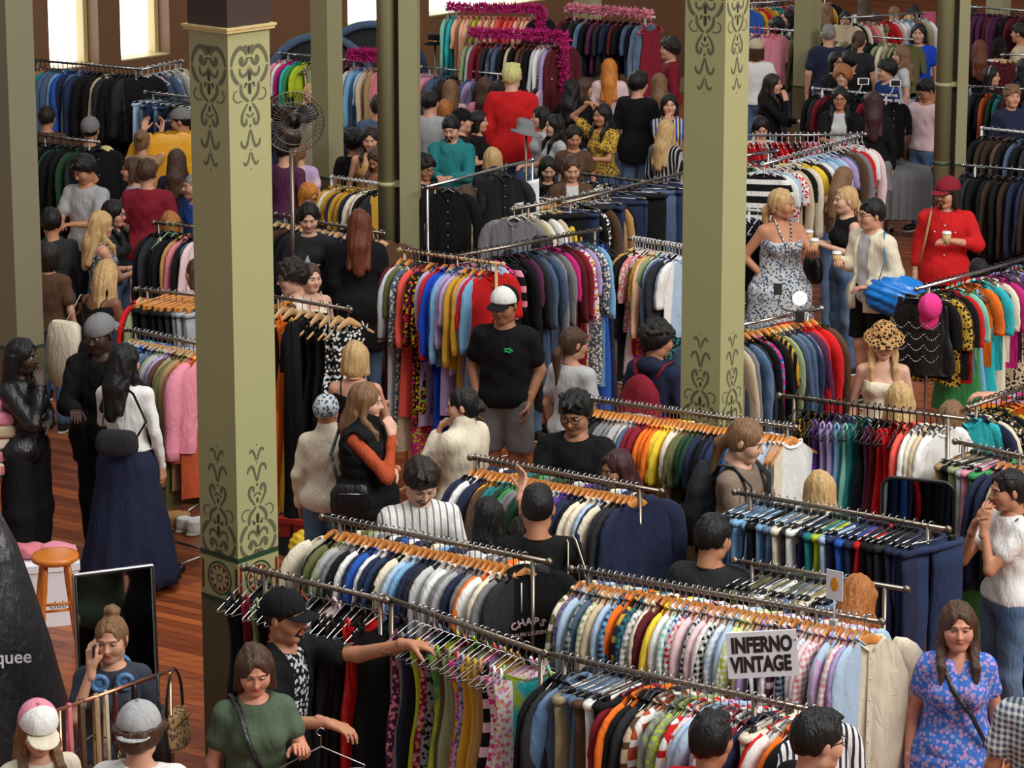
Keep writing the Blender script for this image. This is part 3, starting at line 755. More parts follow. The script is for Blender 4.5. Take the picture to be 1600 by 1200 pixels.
    return m
def low_mesh(kind, var):
    r = random.Random(hash_(kind)+var*31); m = MB(); ph = r.uniform(0, 6)
    if kind in ('jeans', 'trousers', 'shorts'):
        L = (.42 if kind == 'shorts' else 1.0)*r.uniform(.95, 1.04); W = .195*r.uniform(.95, 1.08)
        for s in (-1, 1):
            pts, rs = [], []
            for i in range(11):
                t = i/10; pts.append((s*(W*.50+.012*math.sin(3*t)), .012*math.sin(6*t+ph+s), -.135-L*t)); rs.append(W*(.52-.10*t*(1 if kind != 'trousers' else .3))*(1+.03*math.sin(14*t+ph)))
            m.tube(pts, rs, 12, flat=.24, up=(0, 1, 0))
        m.tube([(W*math.cos(t), .03*math.sin(t), -.12) for t in np.linspace(0, 2*math.pi, 25)[:-1]], .020, 6, closed=True)
        for s in (-1, 1): m.box((s*.11-.045, .040, -.30), (s*.11+.045, .052, -.19))
    else:
        top = {'skirt': -.125, 'dress': -.130, 'gown': -.130}[kind]; L = {'skirt': .5, 'dress': .98, 'gown': 1.28}[kind]*r.uniform(.92, 1.08)
        n = 30; rows = 18; V = []; k = r.choice((5, 6, 7))
        for i in range(rows+1):
            t = i/rows; z = top-L*t-(.0)
            if kind == 'skirt': w = .165+.10*t**.8; d = .02+.035*t
            else:
                w = (.155-.035*math.sin(min(1, t/.34)*math.pi) if t < .34 else .155+.085*(t-.34)) if t > 0 else .15; d = .018+.045*t
            for j in range(n):
                a = 2*math.pi*j/n; f = 1+(.16*t)*math.sin(k*a+ph+2*t)
                zz = z - (.05*(1-abs(math.cos(a))) if (i == 0 and kind != 'skirt') else 0)
                V.append((w*math.cos(a)*(1+.04*math.sin(9*t+ph)), d*math.sin(a)*f+.012*math.sin(4*math.cos(a)+ph)*t, zz))
        m.add(V, [(i*n+j, (i+1)*n+j, (i+1)*n+(j+1) % n, i*n+(j+1) % n) for i in range(rows) for j in range(n)])
        if kind != 'skirt':
            for s in (-1, 1): m.tube([(s*.12, -.01, top-.03), (s*.105, -.012, -.120), (s*.10, .0, -.102), (s*.105, .012, -.120), (s*.12, .01, top-.03)], .008, 5)
    return m
def hash_(s): return sum((i+3)*ord(c) for i, c in enumerate(s)) % 9973
_G = {}
LOW = ('jeans', 'trousers', 'shorts', 'skirt', 'dress', 'gown')
def gmesh(kind, var):
    k = (kind, var)
    if k not in _G: _G[k] = (low_mesh if kind in LOW else top_mesh)(kind, var).mesh(kind, [cloth('white'), plain('button_white', (220,216,206), .4)])
    return _G[k]
def hook(m, mi, r=.0032, z=-.075):
    m.tube([(0, 0, z)]+[(0, 0, -.036)]+[(.019*math.sin(t), 0, .0-.019*math.cos(t)+.0) for t in np.linspace(-.0, -4.4, 12)], r, 6, mi)
_H = {}
def hanger_mesh(kind):
    if kind in _H: return _H[kind]
    m = MB()
    arc = [(.200*t, 0, -.090-.112*abs(t)**1.1) for t in np.linspace(-1, 1, 15)]
    if kind in ('wood', 'palewood'):
        m.tube(arc, [.009+.022*(1-abs(t))**2.2 for t in np.linspace(-1, 1, 15)], 8, 0, flat=.42, up=(0, 1, 0)); m.v = [(x, y*.9, z) for x, y, z in m.v]
        hook(m, 1); mats = [HWOOD if kind == 'wood' else PALEWOOD, CHROME]
    elif kind in ('wire', 'plastic', 'blackplastic', 'green', 'coral'):
        r = .003 if kind == 'wire' else .005
        loop = [(0, 0, -.072), (.10, 0, -.122), (.20, 0, -.172), (.206, 0, -.186), (.10, 0, -.190), (0, 0, -.190), (-.10, 0, -.190), (-.206, 0, -.186), (-.20, 0, -.172), (-.10, 0, -.122)]
        m.tube(loop, r, 6, 0, closed=True); hook(m, 1, .003 if kind == 'wire' else .004)
        c = {'wire': CHROME, 'plastic': WHP, 'blackplastic': BLKP, 'green': plain('green_plastic', (120,176,130), .4), 'coral': plain('coral_plastic', (236,84,96), .4)}[kind]; mats = [c, c]
    elif kind in ('clip', 'metalclip'):
        if kind == 'clip': m.box((-.19, -.008, -.100), (.19, .008, -.070), 0)
        else: m.tube([(-.19, 0, -.085), (.19, 0, -.085)], .004, 6, 1)
        for s in (-1, 1): m.box((s*.14-.014, -.016, -.135), (s*.14+.014, .016, -.080), 1 if kind == 'clip' else 2)
        hook(m, 1, .0025, -.07); mats = [HWOOD, CHROME, BLKP]
    _H[kind] = m.mesh('hanger', mats); return _H[kind]
PATN = dict(check='checked', plaid='plaid', stripe='striped', pinstripe='pinstriped', hoop='hooped', print='patterned', bigprint='patterned', floral='floral', leopard='leopard print', tiedye='tie-dyed', denim='denim', satin='satin', leather='leather')
def desc(spec):
    p = spec.split(':')
    if len(p) == 1: return cname(p[0])
    if p[0] in ('denim',): return cname(p[1])+' denim' if p[1] != 'denim' else 'blue denim'
    if p[0] in ('satin', 'leather'): return cname(p[1])+' '+p[0]
    if len(p) > 2 and p[0] in ('check', 'plaid', 'stripe', 'pinstripe', 'hoop', 'floral', 'print'): return cname(p[1])+' and '+cname(p[2])+' '+PATN[p[0]]
    return cname(p[1])+' '+PATN[p[0]]
ORD = ['', 'second ', 'third ', 'fourth ', 'fifth ', 'sixth ', 'seventh ', 'eighth ', 'ninth ', 'tenth ', 'eleventh ', 'twelfth ', 'thirteenth ', 'fourteenth ', 'fifteenth ', 'sixteenth ']
GN = [0]; LAST = {}; FIRST = {}
def hang(kind, spec, pos, rz, hk, label, group, tilt=0.0, scale=1.0, var=None):
    GN[0] += 1; v = (GN[0]*5) % 3 if var is None else var
    o = link(kind, gmesh(kind, v), None, pos, (tilt, 0, rz)); o.scale = (scale,)*3
    o.material_slots[0].link = 'OBJECT'; o.material_slots[0].material = cloth(spec)
    tag(o, label, {'tshirt': 't-shirt', 'gown': 'dress', 'sdress': 'dress', 'tank': 'tank top'}.get(kind, kind), group)
    if kind == 'tshirt': o.name = 't_shirt'
    if kind == 'sdress': o.name = 'sleeved_dress'
    if kind == 'tank': o.name = 'tank_top'
    link('hanger', hanger_mesh(hk), o)
    return o
KN = {'sdress': 'sleeved dress', 'tshirt': 't-shirt', 'tank': 'tank top', 'gown': 'long dress'}
def rack(name, short, p0, p1, z, items, hk='wood', a0=.04, a1=.03, posts=(.12, .12), metal=None, r=.0135, sp=None, base=True, label=None, seed=1, jit=4, z0=0.0, knob=True, low=None, rounded=False, turn=-8, tf=None, tl=-26):
    """p0,p1: the rail's two ends in the photograph at height z; items hang from the far end (p0 side) to the near end"""
    metal = metal or DKMETAL
    A = P(p0[0], p0[1], z); B_ = P(p1[0], p1[1], z)
    far_first = A.y >= B_.y
    L = (B_-A).length; t = (B_-A)/L
    rz_rail = math.atan2(t.y, t.x); RACKS.append((Vector((A.x, A.y, 0)), t, L))
    root = empty('clothes_rack', (A.x, A.y, z0), rz_rail, label=label or ('%s frame, posts and feet of the %s' % ({'dark_metal': 'steel', 'chrome': 'chrome', 'white_metal': 'white metal', 'pale_wood': 'bamboo'}[metal.name], short)), cat='clothes rack', group='clothes racks')
    zz = z-z0
    m = MB(); m.tube([(0, 0, zz), (L, 0, zz)], r, 10)
    if knob: m.ball((0, 0, zz), r*1.6, 0, 8); m.ball((L, 0, zz), r*1.6, 0, 8)
    m.build('rail', metal, root)
    for x in (min(posts[0], L*.3), max(L-posts[1], L*.7)):
        m = MB()
        if rounded:
            q = .09; sg = 1 if x < L/2 else -1; x0 = 0 if x < L/2 else L
            m.tube([(x0, 0, .05), (x0, 0, zz-.02)], r*.95, 10)
        else: m.tube([(x, 0, .05), (x, 0, zz)], r*.95, 10)
        xx = (0 if x < L/2 else L) if rounded else x
        pst = m.build('post', metal, root)
        m = MB(); m.tube([(xx, -.26, .06), (xx, .26, .06)], r, 8); m.build('foot', metal, root)
        for y in (-.25, .25):
            m = MB(); m.lathe([(.001, -.012), (.03, -.012), (.03, .012), (.001, .012)], (0, 0, 0), 12, 0, Matrix.Rotation(math.pi/2, 3, 'Y')); m.v = [(a+xx, b+y, c+.03) for a, b, c in m.v]; m.build('caster', BLKP, root)
    m = MB(); m.tube([(min(posts[0], L*.3), 0, low or .10), (max(L-posts[1], L*.7), 0, low or .10)], r*.8, 8); m.build('lower_rail', metal, root)
    # expand items
    seq = []
    for it in items.split(','):
        it = it.strip()
        if not it: continue
        n = 1
        if '*' in it: it, n = it.rsplit('*', 1); n = int(n)
        bits = it.split('/'); seq += [bits]*n
    N = len(seq)
    if not N: return root
    u0, u1 = a0, L-a1; rnd = random.Random(seed*13+5)
    tt = t if far_first else -t; rz = math.atan2(tt.x, -tt.y)
    cnt = {}; tot = {}
    for b in seq:
        k = (desc(b[1]), b[0]); tot[k] = tot.get(k, 0)+1
    for i, b in enumerate(seq):
        kind, spec = b[0], b[1]; h = b[2] if len(b) > 2 and b[2] else hk
        if kind in ('jeans', 'trousers', 'shorts', 'skirt') and h in ('wood', 'palewood'): h = 'clip'
        if kind in ('jeans', 'trousers', 'shorts', 'skirt') and h in ('wire', 'blackplastic', 'plastic'): h = 'metalclip'
        f = (i+.5)/N if N < 3 else i/(N-1)
        u = u0+(u1-u0)*f+rnd.uniform(-.25, .25)*(u1-u0)/max(N, 2)
        pos = A+t*u; pos.z = z+r*.6
        k = (desc(spec), kind); 
        idx = cnt.get(k, 0); cnt[k] = idx+1
        fromnear = tot[k]-idx if far_first else idx+1
        kn = KN.get(kind, kind)
        if tot[k] == 1: lab = '%s %s hanging on the %s' % (desc(spec), kn, short)
        elif fromnear <= 16: lab = '%s%s %s from the near end of the %s' % (ORD[fromnear-1] if fromnear > 1 else 'first ', desc(spec), kn, short)
        else: lab = '%s %s packed on the %s' % (desc(spec), kn, short)
        if len(lab.split()) > 16: lab = lab.replace(' from the near end of the ', ', near end of ').replace(' hanging on the ', ' on ')
        if len(lab.split()) > 16: lab = lab.replace(', near end of ', ', ')
        near_i = (i == N-1) if far_first else (i == 0)
        dg = (tl if near_i else (tf if tf is not None and i == 0 else turn))*(1 if far_first else -1)
        LAST[short] = GO = hang(kind, spec, pos, rz+math.radians(rnd.uniform(-jit, jit)+dg), h, lab, 'clothes on the '+short, tilt=math.radians(rnd.uniform(-1.2, 1.2)), scale=rnd.uniform(1.01, 1.08))
        FIRST.setdefault(short, GO)
    return root
def mix(seed, n, kinds, cols):
    r = random.Random(seed); ks = kinds.split(); cs = cols.split(); out = []
    for i in range(n): out.append(r.choice(ks)+'/'+r.choice(cs))
    return ','.join(out)
def text(s, size, mat, parent, loc, rot, ext=.001, bold=0, name='lettering', sx=1.0, align='CENTER'):
    c = bpy.data.curves.new(name, 'FONT'); c.body = s; c.size = size; c.extrude = ext; c.offset = bold; c.align_x = align; c.align_y = 'CENTER'
    c.materials.append(mat); tmp = link('tmp', c); bpy.context.view_layer.update()
    me = bpy.data.meshes.new_from_object(tmp.evaluated_get(bpy.context.evaluated_depsgraph_get())); bpy.data.objects.remove(tmp)
    o = link(name, me, parent, loc, rot); o.scale = (sx, 1, 1); return o
# ---------- the hall ----------
def structure(name, mb, mats, **k):
    o = mb.build(name, mats, **k); o['kind'] = 'structure'; return o
def floor_mat():
    m, t, b = newmat('polished_floorboards'); N = t.nodes.new; L = t.links.new
    tc = N('ShaderNodeTexCoord'); mp = N('ShaderNodeMapping'); mp.inputs['Rotation'].default_value = (0, 0, math.radians(30)); L(tc.outputs['Object'], mp.inputs[0])
    br = N('ShaderNodeTexBrick'); br.inputs['Scale'].default_value = 1; br.inputs['Brick Width'].default_value = 2.6; br.inputs['Row Height'].default_value = .085
    br.inputs['Mortar Size'].default_value = .0025; br.inputs['Mortar'].default_value = lin((40,18,10)); br.inputs['Color1'].default_value = lin((168,92,48)); br.inputs['Color2'].default_value = lin((112,56,32)); br.offset = .37
    L(mp.outputs[0], br.inputs['Vector'])
    m2 = N('ShaderNodeMapping'); m2.inputs['Rotation'].default_value = (0, 0, math.radians(30)); m2.inputs['Scale'].default_value = (1.2, 16, 1); L(tc.outputs['Object'], m2.inputs[0])
    n = N('ShaderNodeTexNoise'); n.inputs['Scale'].default_value = 1.5; n.inputs['Detail'].default_value = 5; L(m2.outputs[0], n.inputs['Vector'])
    q = N('ShaderNodeMix'); q.data_type = 'RGBA'; q.blend_type = 'OVERLAY'; q.inputs[0].default_value = .45; L(br.outputs['Color'], q.inputs[6])
    cr = N('ShaderNodeValToRGB'); cr.color_ramp.elements[0].position = .3; cr.color_ramp.elements[0].color = (.3, .28, .26, 1); cr.color_ramp.elements[1].position = .72; cr.color_ramp.elements[1].color = (.85, .8, .7, 1)
    L(n.outputs['Fac'], cr.inputs[0]); L(cr.outputs[0], q.inputs[7]); L(q.outputs[2], b.inputs['Base Color']); b.inputs['Roughness'].default_value = .33
    return m
m = MB(); m.box((-16, 6, -.15), (22, 58, 0)); structure('floor', m, floor_mat())
def paint(name, rgb, var=.12, rough=.6):
    m, t, b = newmat(name); N = t.nodes.new; L = t.links.new; tc = N('ShaderNodeTexCoord')
    n = N('ShaderNodeTexNoise'); n.inputs['Scale'].default_value = 1.3; n.inputs['Detail'].default_value = 5; L(tc.outputs['Object'], n.inputs['Vector'])
    q = N('ShaderNodeMix'); q.data_type = 'RGBA'; A = lin(rgb); q.inputs[6].default_value = tuple(x*(1-var) for x in A[:3])+(1,); q.inputs[7].default_value = tuple(x*(1+var) for x in A[:3])+(1,)
    L(n.outputs['Fac'], q.inputs[0]); L(q.outputs[2], b.inputs['Base Color']); b.inputs['Roughness'].default_value = rough; return m
WALLM = paint('brown_wall_paint', (112,78,50)); OLIVE = paint('olive_green_column_paint', (166,164,118), .05, .55); DADO = paint('dark_olive_dado_paint', (94,88,62), .08)
DGREEN = plain('dark_green_line', (38,66,46), .5); STEN = plain('grey_stencil_paint', (96,94,72), .6); REDP = plain('dark_red_paint', (120,30,26), .5); CREAMP = plain('cornice_cream', (206,184,128), .5)
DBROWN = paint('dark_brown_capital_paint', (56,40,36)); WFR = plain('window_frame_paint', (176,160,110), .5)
GLASSM, _t, _b = newmat('overcast_window_glass'); _b.inputs['Base Color'].default_value = (.9,.9,.9,1); _b.inputs['Roughness'].default_value = .15
_b.inputs['Emission Color'].default_value = (.93,.97,1,1); _b.inputs['Emission Strength'].default_value = 3.2
# rear wall runs along direction WD, with tall windows
W0 = Vector((-9.5, 24.6, 0)); WD = Vector((math.cos(math.radians(50)), math.sin(math.radians(50)), 0)); WN = Vector((WD.y, -WD.x, 0))
def wall_u(px):   # distance along the wall where the picture column meets it
    x = (px-800)/FPX/math.cos(PITCH)*1.0
    k = (x*1.0)  # ray (k,1) in plan
    # solve W0+u*WD = t*(k,1)
    return (k*W0.y-W0.x)/(WD.x-k*WD.y)
SILL = 1.72; WH = 7.5
def wpt(u, z, off=0): p = W0+WD*u+WN*off; return (p.x, p.y, z)
def wbox(m, u0, u1, z0, z1, o0, o1, mi=0):
    v = [wpt(u, z, o) for z in (z0, z1) for u, o in ((u0, o0), (u1, o0), (u1, o1), (u0, o1))]
    m.add(v, [(0,3,2,1),(4,5,6,7),(0,1,5,4),(1,2,6,5),(2,3,7,6),(3,0,4,7)], mi, False)
wins = [(83, 160), (194, 270), (546, 560+64), (672, 856), (938, 1004), (1010, 1075)]
us = [(wall_u(a), wall_u(b)) for a, b in wins]; uend = wall_u(1085)
m = MB(); wbox(m, -4, uend, 0, SILL, -.5, 0)
prev = -4
for a, b in us: wbox(m, prev, a, SILL, WH, -.5, 0); prev = b
wbox(m, prev, uend, SILL, WH, -.5, 0); structure('wall_rear', m, WALLM)
for i, (a, b) in enumerate(us):
    root = empty('window_%d' % (i+1), wpt((a+b)/2, SILL)); root['kind'] = 'structure'; inv = Matrix.Translation(-Vector(root.location))
    def wb(name, parts, mat):
        m = MB()
        for q in parts: wbox(m, *q)
        m.v = [tuple(inv @ Vector(p)) for p in m.v]; return m.build(name, mat, root)
    wb('pane', [(a, b, SILL, WH, -.36, -.33)], GLASSM)
    wb('frame', [(a, a+.05, SILL, WH, -.4, -.2), (b-.06, b, SILL, WH, -.4, -.2)], WFR)
    wb('sill', [(a, b, SILL-.0, SILL+.015, -.4, -.01)], WFR)
m = MB(); e = wpt(uend, 0); m.box((e[0]-.2, e[1], 0), (e[0]+.1, 58, WH)); structure('wall_side', m, WALLM)
m = MB(); m.box((e[0], 57.5, 0), (22, 58, WH)); structure('wall_back', m, WALLM)
m = MB(); wbox(m, -4, uend, 0, .22, 0, .03); structure('baseboard_rear', m, WFR)

# ---------- painted columns ----------
MOT = [  # strokes of the stencil: half of a mirror-symmetric figure, in picture units (0..1 across half the face, 0..1 down)
 ([(.10,.075),(.22,.03),(.42,.005),(.66,.04),(.82,.10),(.86,.155)], .075), ([(.86,.17),(.80,.225),(.66,.275),(.50,.30)], .075),
 ([(.04,.05),(.10,.01),(.22,.0)], .05), ([(0,.0),(0,.07)], .05), ([(.10,.10),(.14,.13),(.30,.155),(.44,.125),(.40,.095),(.30,.09)], .07),
 ([(.0,.10),(.16,.10)], .03), ([(.04,.18),(.12,.225),(.30,.245),(.46,.22),(.46,.175)], .055), ([(0,.20),(0,.285)], .07), ([(0,.30),(0,.39)], .075),
 ([(.10,.31),(.24,.30)], .04), ([(.14,.295),(.26,.335)], .045), ([(.42,.30),(.42,.385),(.06,.45)], .065), ([(.36,.435),(.60,.45),(.80,.41),(.74,.36),(.60,.35)], .028),
 ([(.12,.465),(.34,.53),(.42,.58),(.36,.63),(.22,.635),(.16,.60),(.22,.585)], .06), ([(0,.485),(0,.53)], .05), ([(.02,.575),(.18,.545)], .04),
 ([(.02,.675),(.14,.78),(.24,.82),(.42,.80),(.46,.755)], .055), ([(.03,.86),(.12,.93),(.26,.965),(.36,.93)], .045)]
DOTS = [(0,.645,.055), (0,.17,.025), (0,.84,.03), (0,.995,.03), (.3,.115,.05)]
def stencil(m, M, z0, z1, a, mi, zlo=-9):
    """drawn on a face: M maps (x across, z up) to the face; z0 top of the figure, z1 its far end"""
    ha = a/2
    def pt(x, t, sg): return (sg*x*ha, z0+(z1-z0)*t)
    for pts, w in MOT:
        for sg in (-1, 1):
            q = [Vector(pt(x, t, sg)) for x, t in pts]
            # smooth
            for _ in range(2):
                r = [q[0]]
                for i in range(len(q)-1): r += [q[i]*.75+q[i+1]*.25, q[i]*.25+q[i+1]*.75]
                q = r+[q[-1]]
            v = []
            for i, p in enumerate(q):
                t = (q[min(i+1, len(q)-1)]-q[max(i-1, 0)])
                if t.length < 1e-6: t = Vector((0, 1))
                t.normalize(); nn = Vector((-t.y, t.x)); f = i/(len(q)-1); ww = w*ha*(.5+.8*math.sin(math.pi*min(1, max(0, f)))**.7)*.85
                v += [M @ Vector(((p+nn*ww).x, -.0012, (p+nn*ww).y)), M @ Vector(((p-nn*ww).x, -.0012, (p-nn*ww).y))]
            m.add(v, [(2*i, 2*i+1, 2*i+3, 2*i+2) for i in range(len(q)-1)], mi, False)
    for x, t, r in DOTS:
        for sg in ((-1, 1) if x else (1,)):
            c = pt(x, t, sg); v = [M @ Vector((c[0]+r*ha*math.cos(g), -.0014, c[1]+r*ha*math.sin(g)*1.15)) for g in np.linspace(0, 2*math.pi, 13)[:-1]]; m.add(v, [tuple(range(12))], mi, False)
FARC = paint('dimmed_olive_column_paint', (146,142,106), .06)  # olive coat darkened: the dim light on the far columns is in the colour
SHADEDC = paint('shaded_olive_column_paint', (128,122,98), .06)  # olive coat greyed and darkened to paint in the edge column's shade
def column(px, Y, a, rot, dado=None, near=False, zcap=None, label='', line=.03, coat=None):
    Y *= KD; c = PD(px, 500, Y); root = empty('column', (c.x, Y, 0), math.radians(rot)); root['kind'] = 'structure'; root['label'] = label
    h = a/2; m = MB(); top = zcap or 9
    m.box((-h, -h, 0), (h, h, top), 0)
    ch = .012
    for k in range(4):
        M = Matrix.Rotation(k*math.pi/2, 4, 'Z') @ Matrix.Translation((0, -h, 0))
        def face(x0, x1, z0, z1, mi, o=.0008): m.add([M @ Vector(p) for p in ((x0,-o,z0),(x1,-o,z0),(x1,-o,z1),(x0,-o,z1))], [(0,1,2,3)], mi, False)
        if dado:
            face(-h, h, 0, dado, 1); face(-h, h, dado, dado+line, 2, .0014)
        if near:
            face(-h, h, dado+.265, dado+.265+line, 2, .0014)
            zc = dado+line+(.265-line)/2
            def ring(r0, r1, mi, o, n=32): m.add([M @ Vector((r*math.cos(g), -o, zc+r*math.sin(g))) for g in np.linspace(0, 2*math.pi, n+1)[:-1] for r in (r0, r1)], [(2*i, 2*i+1, (2*i+3) % (2*n), (2*i+2) % (2*n)) for i in range(n)], mi, False)
            ring(.088, .100, 2, .0012); ring(.016, .078, 3, .0012)
            for j in range(10):
                g0 = j*math.pi/5
                m.add([M @ Vector(((.048+.026*math.cos(g))*math.cos(g0)-(.0125*math.sin(g))*math.sin(g0), -.0016, zc+(.048+.026*math.cos(g))*math.sin(g0)+(.0125*math.sin(g))*math.cos(g0))) for g in np.linspace(0, 2*math.pi, 13)[:-1]], [tuple(range(12))], 0, False)
            for s in (-1, 1): face(s*(h-.018)-.010, s*(h-.018)+.010, zc-.085, zc+.085, 3, .0012)
            stencil(m, M, near[0], near[1], a, 4); stencil(m, M, near[3], near[2], a, 4)
    m.build('shaft', [coat or OLIVE, DADO, DGREEN, REDP, STEN], root)
    if zcap:
        m = MB(); q = h+.022
        m.box((-q, -q, zcap), (q, q, zcap+.018)); m.box((-q-.008, -q-.008, zcap+.018), (q+.008, q+.008, zcap+.03)); m.build('cornice', CREAMP, root)
        m = MB(); m.box((-h-.004, -h-.004, zcap+.03), (h+.004, h+.004, 8.5)); m.build('capital', DBROWN, root)
    return root
column(367, 16.4, .312, -41, 1.0, near=(4.19, 3.50, 1.93, 1.27), zcap=4.27, label='near square olive column with grey stencilled scrolls and a cream cornice')
column(1114, 19.2, .300, -35.5, 1.0, near=(4.27, 3.55, 1.97, 1.27), label='square olive stencilled column beside the sorted tee rack')
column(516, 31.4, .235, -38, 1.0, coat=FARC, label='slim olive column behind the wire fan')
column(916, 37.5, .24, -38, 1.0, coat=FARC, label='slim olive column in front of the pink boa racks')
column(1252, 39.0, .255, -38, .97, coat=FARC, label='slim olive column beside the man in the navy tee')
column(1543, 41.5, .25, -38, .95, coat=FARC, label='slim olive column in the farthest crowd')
column(30, 23.0, .265, -40, 1.0, label='broad dim olive column at the picture edge beside the braided shopper', coat=SHADEDC)
def pair(px, Y, r, gap, w, rot, label):
    Y *= KD; c = PD(px, 400, Y); root = empty('column', (c.x, Y, 0), math.radians(rot)); root['kind'] = 'structure'; root['label'] = label
    m = MB(); m.lathe([(r*1.02, 0), (r*1.02, 1.0), (r*1.02, 1.03)], (-w/2-gap-r+.01, 0, 0), 24, 1); m.lathe([(r, 1.03), (r, 9)], (-w/2-gap-r+.01, 0, 0), 24, 0); m.lathe([(r*1.05, .985), (r*1.05, 1.01)], (-w/2-gap-r+.01, 0, 0), 24, 2)
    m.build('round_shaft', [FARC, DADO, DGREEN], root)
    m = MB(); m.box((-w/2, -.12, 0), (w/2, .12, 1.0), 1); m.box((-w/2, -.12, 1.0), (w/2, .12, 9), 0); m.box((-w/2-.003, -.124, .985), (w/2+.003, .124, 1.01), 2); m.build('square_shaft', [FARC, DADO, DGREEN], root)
    m = MB(); m.box((-w/2-gap-.02, .0, 0), (-w/2+.01, .08, 9)); m.build('recess_fill', DBROWN, root)  # dark brown fill standing in for the dark recess between the shafts
    for z in (1.85, 3.9):
        m = MB(); m.box((-w/2-gap-.02, -.05, z), (-w/2+.01, .0, z+.05)); m.lathe([(r*1.06, z), (r*1.06, z+.04)], (-w/2-gap-r+.01, 0, 0), 24); m.build('bracket', OLIVE, root)
pair(642, 25.7, .082, .05, .16, -4, 'round and square twin olive columns behind the bamboo dress rail')
pair(1494, 32.4, .092, .05, .115, -4, 'round and square twin olive columns behind the man in red')
# ---------- clothes racks ----------
rack('r', 'sorted tee rail', (905,622), (1243,668), 1.62, 'tshirt/black*4,tshirt/charcoal,tshirt/grey*3,tshirt/silver*2,tshirt/lightgrey,tshirt/slate,tshirt/burgundy*3,tshirt/orange*3,tshirt/yellow*3,tshirt/cream*2,tshirt/olive*2,tshirt/forest*2,tshirt/navy*2,tshirt/black,tshirt/navy*2,tshirt/indigo,tshirt/slate*2,tshirt/denim*2,tshirt/sky,tshirt/lightblue*2,tshirt/white*2,tshirt/lightblue,tank/white*2,tank/cream,tank/white', posts=(.09,.05), a0=.1, a1=.02)
rack('r', 'half-full sweatshirt rack', (735,715), (1034,768), 1.60, 'sweatshirt/navy,sweatshirt/navy,sweatshirt/white,sweatshirt/navy*2,tshirt/mustard,sweatshirt/brown,sweatshirt/teal*2,sweatshirt/forest,hoop:green:white,sweatshirt/grey*2'.replace('hoop:green:white', 'sweatshirt/hoop:green:white')+',sweatshirt/forest*2,sweatshirt/black*2,sweatshirt/lightgrey,sweatshirt/silver,sweatshirt/purple*2,sweatshirt/navy*2,sweatshirt/black,sweatshirt/cream*2,sweatshirt/lightblue,sweatshirt/navy,sweatshirt/cream,sweatshirt/charcoal,sweatshirt/charcoal,sweatshirt/navy*2', posts=(.05,.14), a0=.03, a1=.16)
rack('r', 'designer sweatshirt rack', (503,808), (858,878), 1.60, 'sweatshirt/cream,jacket/black,sweatshirt/olive,sweatshirt/sage,sweatshirt/silver,sweatshirt/grey,sweatshirt/black,sweatshirt/white,sweatshirt/navy,sweatshirt/blue,sweatshirt/white,sweatshirt/navy,sweatshirt/indigo,sweatshirt/black,sweatshirt/cream,sweatshirt/lightblue,sweatshirt/sky,sweatshirt/navy*2,sweatshirt/charcoal,sweatshirt/lightgrey*2,sweatshirt/white,sweatshirt/grey,sweatshirt/silver,sweatshirt/navy,sweatshirt/grey,sweatshirt/orange,sweatshirt/white,sweatshirt/cream,sweatshirt/grey,sweatshirt/charcoal,hoodie/black', posts=(.12,.10), a0=.08, a1=.15, tf=-30, tl=-34)
sh = 'plaid:olive:cream check:purple:grey lightblue check:silver:forest slate check:sage:cream beige lightblue check:sky:navy orange plaid:navy:gold check:teal:navy check:grey:white cream maroon yellow white check:mint:white check:white:blue check:red:white palepink check:white:navy palepink check:palepink:white check:white:black check:lightblue:white lightblue check:lime:white check:lime:white beige lavender check:lavender:white stripe:navy:white check:lilac:white plaid:plum:white check:lightblue:navy palepink check:white:lightblue palepink check:rose:white lilac lightblue check:pink:white lavender lightblue'.split()
rack('r', 'long check shirt rail', (893,889), (1378,972), 1.60, ','.join('shirt/'+c for c in sh)+',shirt/cream', posts=(.10,.34), a0=.05, a1=.06, tl=-44, label='tall chrome rail packed with check shirts behind the black and white stall sign', metal=DKMETAL)
rack('r', 'front wire-hanger rack', (380,887), (604,938), 1.66, 'gown/charcoal,gown/black,gown/burgundy,dress/sage,gown/black,dress/print:maroon:orange,gown/grey,gown/black,dress/brown,gown/palepink,gown/black,dress/charcoal,gown/chocolate,dress/black,gown/satin:red,gown/black,gown/black', hk='wire', posts=(.14,.04), a0=.02)
rack('r', 'long dress rail', (600,933), (852,1021), 1.66, 'gown/print:plum:pink,gown/grey,gown/navy,gown/black,gown/lime,gown/floral:burgundy:rose,gown/leopard:grey:black,gown/tiedye:lime:green,gown/brown,gown/sage,gown/floral:rose:coral,gown/print:lavender:slate,gown/mustard,gown/gold,gown/camel,gown/hoop:black:palepink,gown/print:white:hotpink,gown/floral:white:pink,dress/tiedye:turquoise:lime', hk='wire', posts=(.05,.03), a0=.22, a1=.13, tl=-46, turn=-14)
rack('r', 'bargain wire-hanger rail', (852,1021), (1282,1112), 1.66, 'coat/black,coat/charcoal,jacket/denim:denim,trousers/khaki,jeans/denim:denim,jeans/denim:slate,trousers/brown,trousers/white,trousers/black,tshirt/burgundy,coat/orange,jacket/black,jacket/charcoal,shirt/plaid:beige:brown,shirt/plaid:rust:white,shirt/stripe:grey:sage,shirt/print:sage:lime,shirt/plaid:white:red,blouse/floral:palepink:red,shirt/denim:lightblue,jacket/lightblue,shirt/check:lightblue:red,shirt/plaid:red:white,shirt/check:navy:white,tshirt/hoop:burgundy:white,jacket/navy,trousers/cream,tshirt/red,shirt/white,shirt/orange,jacket/black,shirt/stripe:white:navy', hk='wire', posts=(.10,.32), a0=.10, turn=-14)
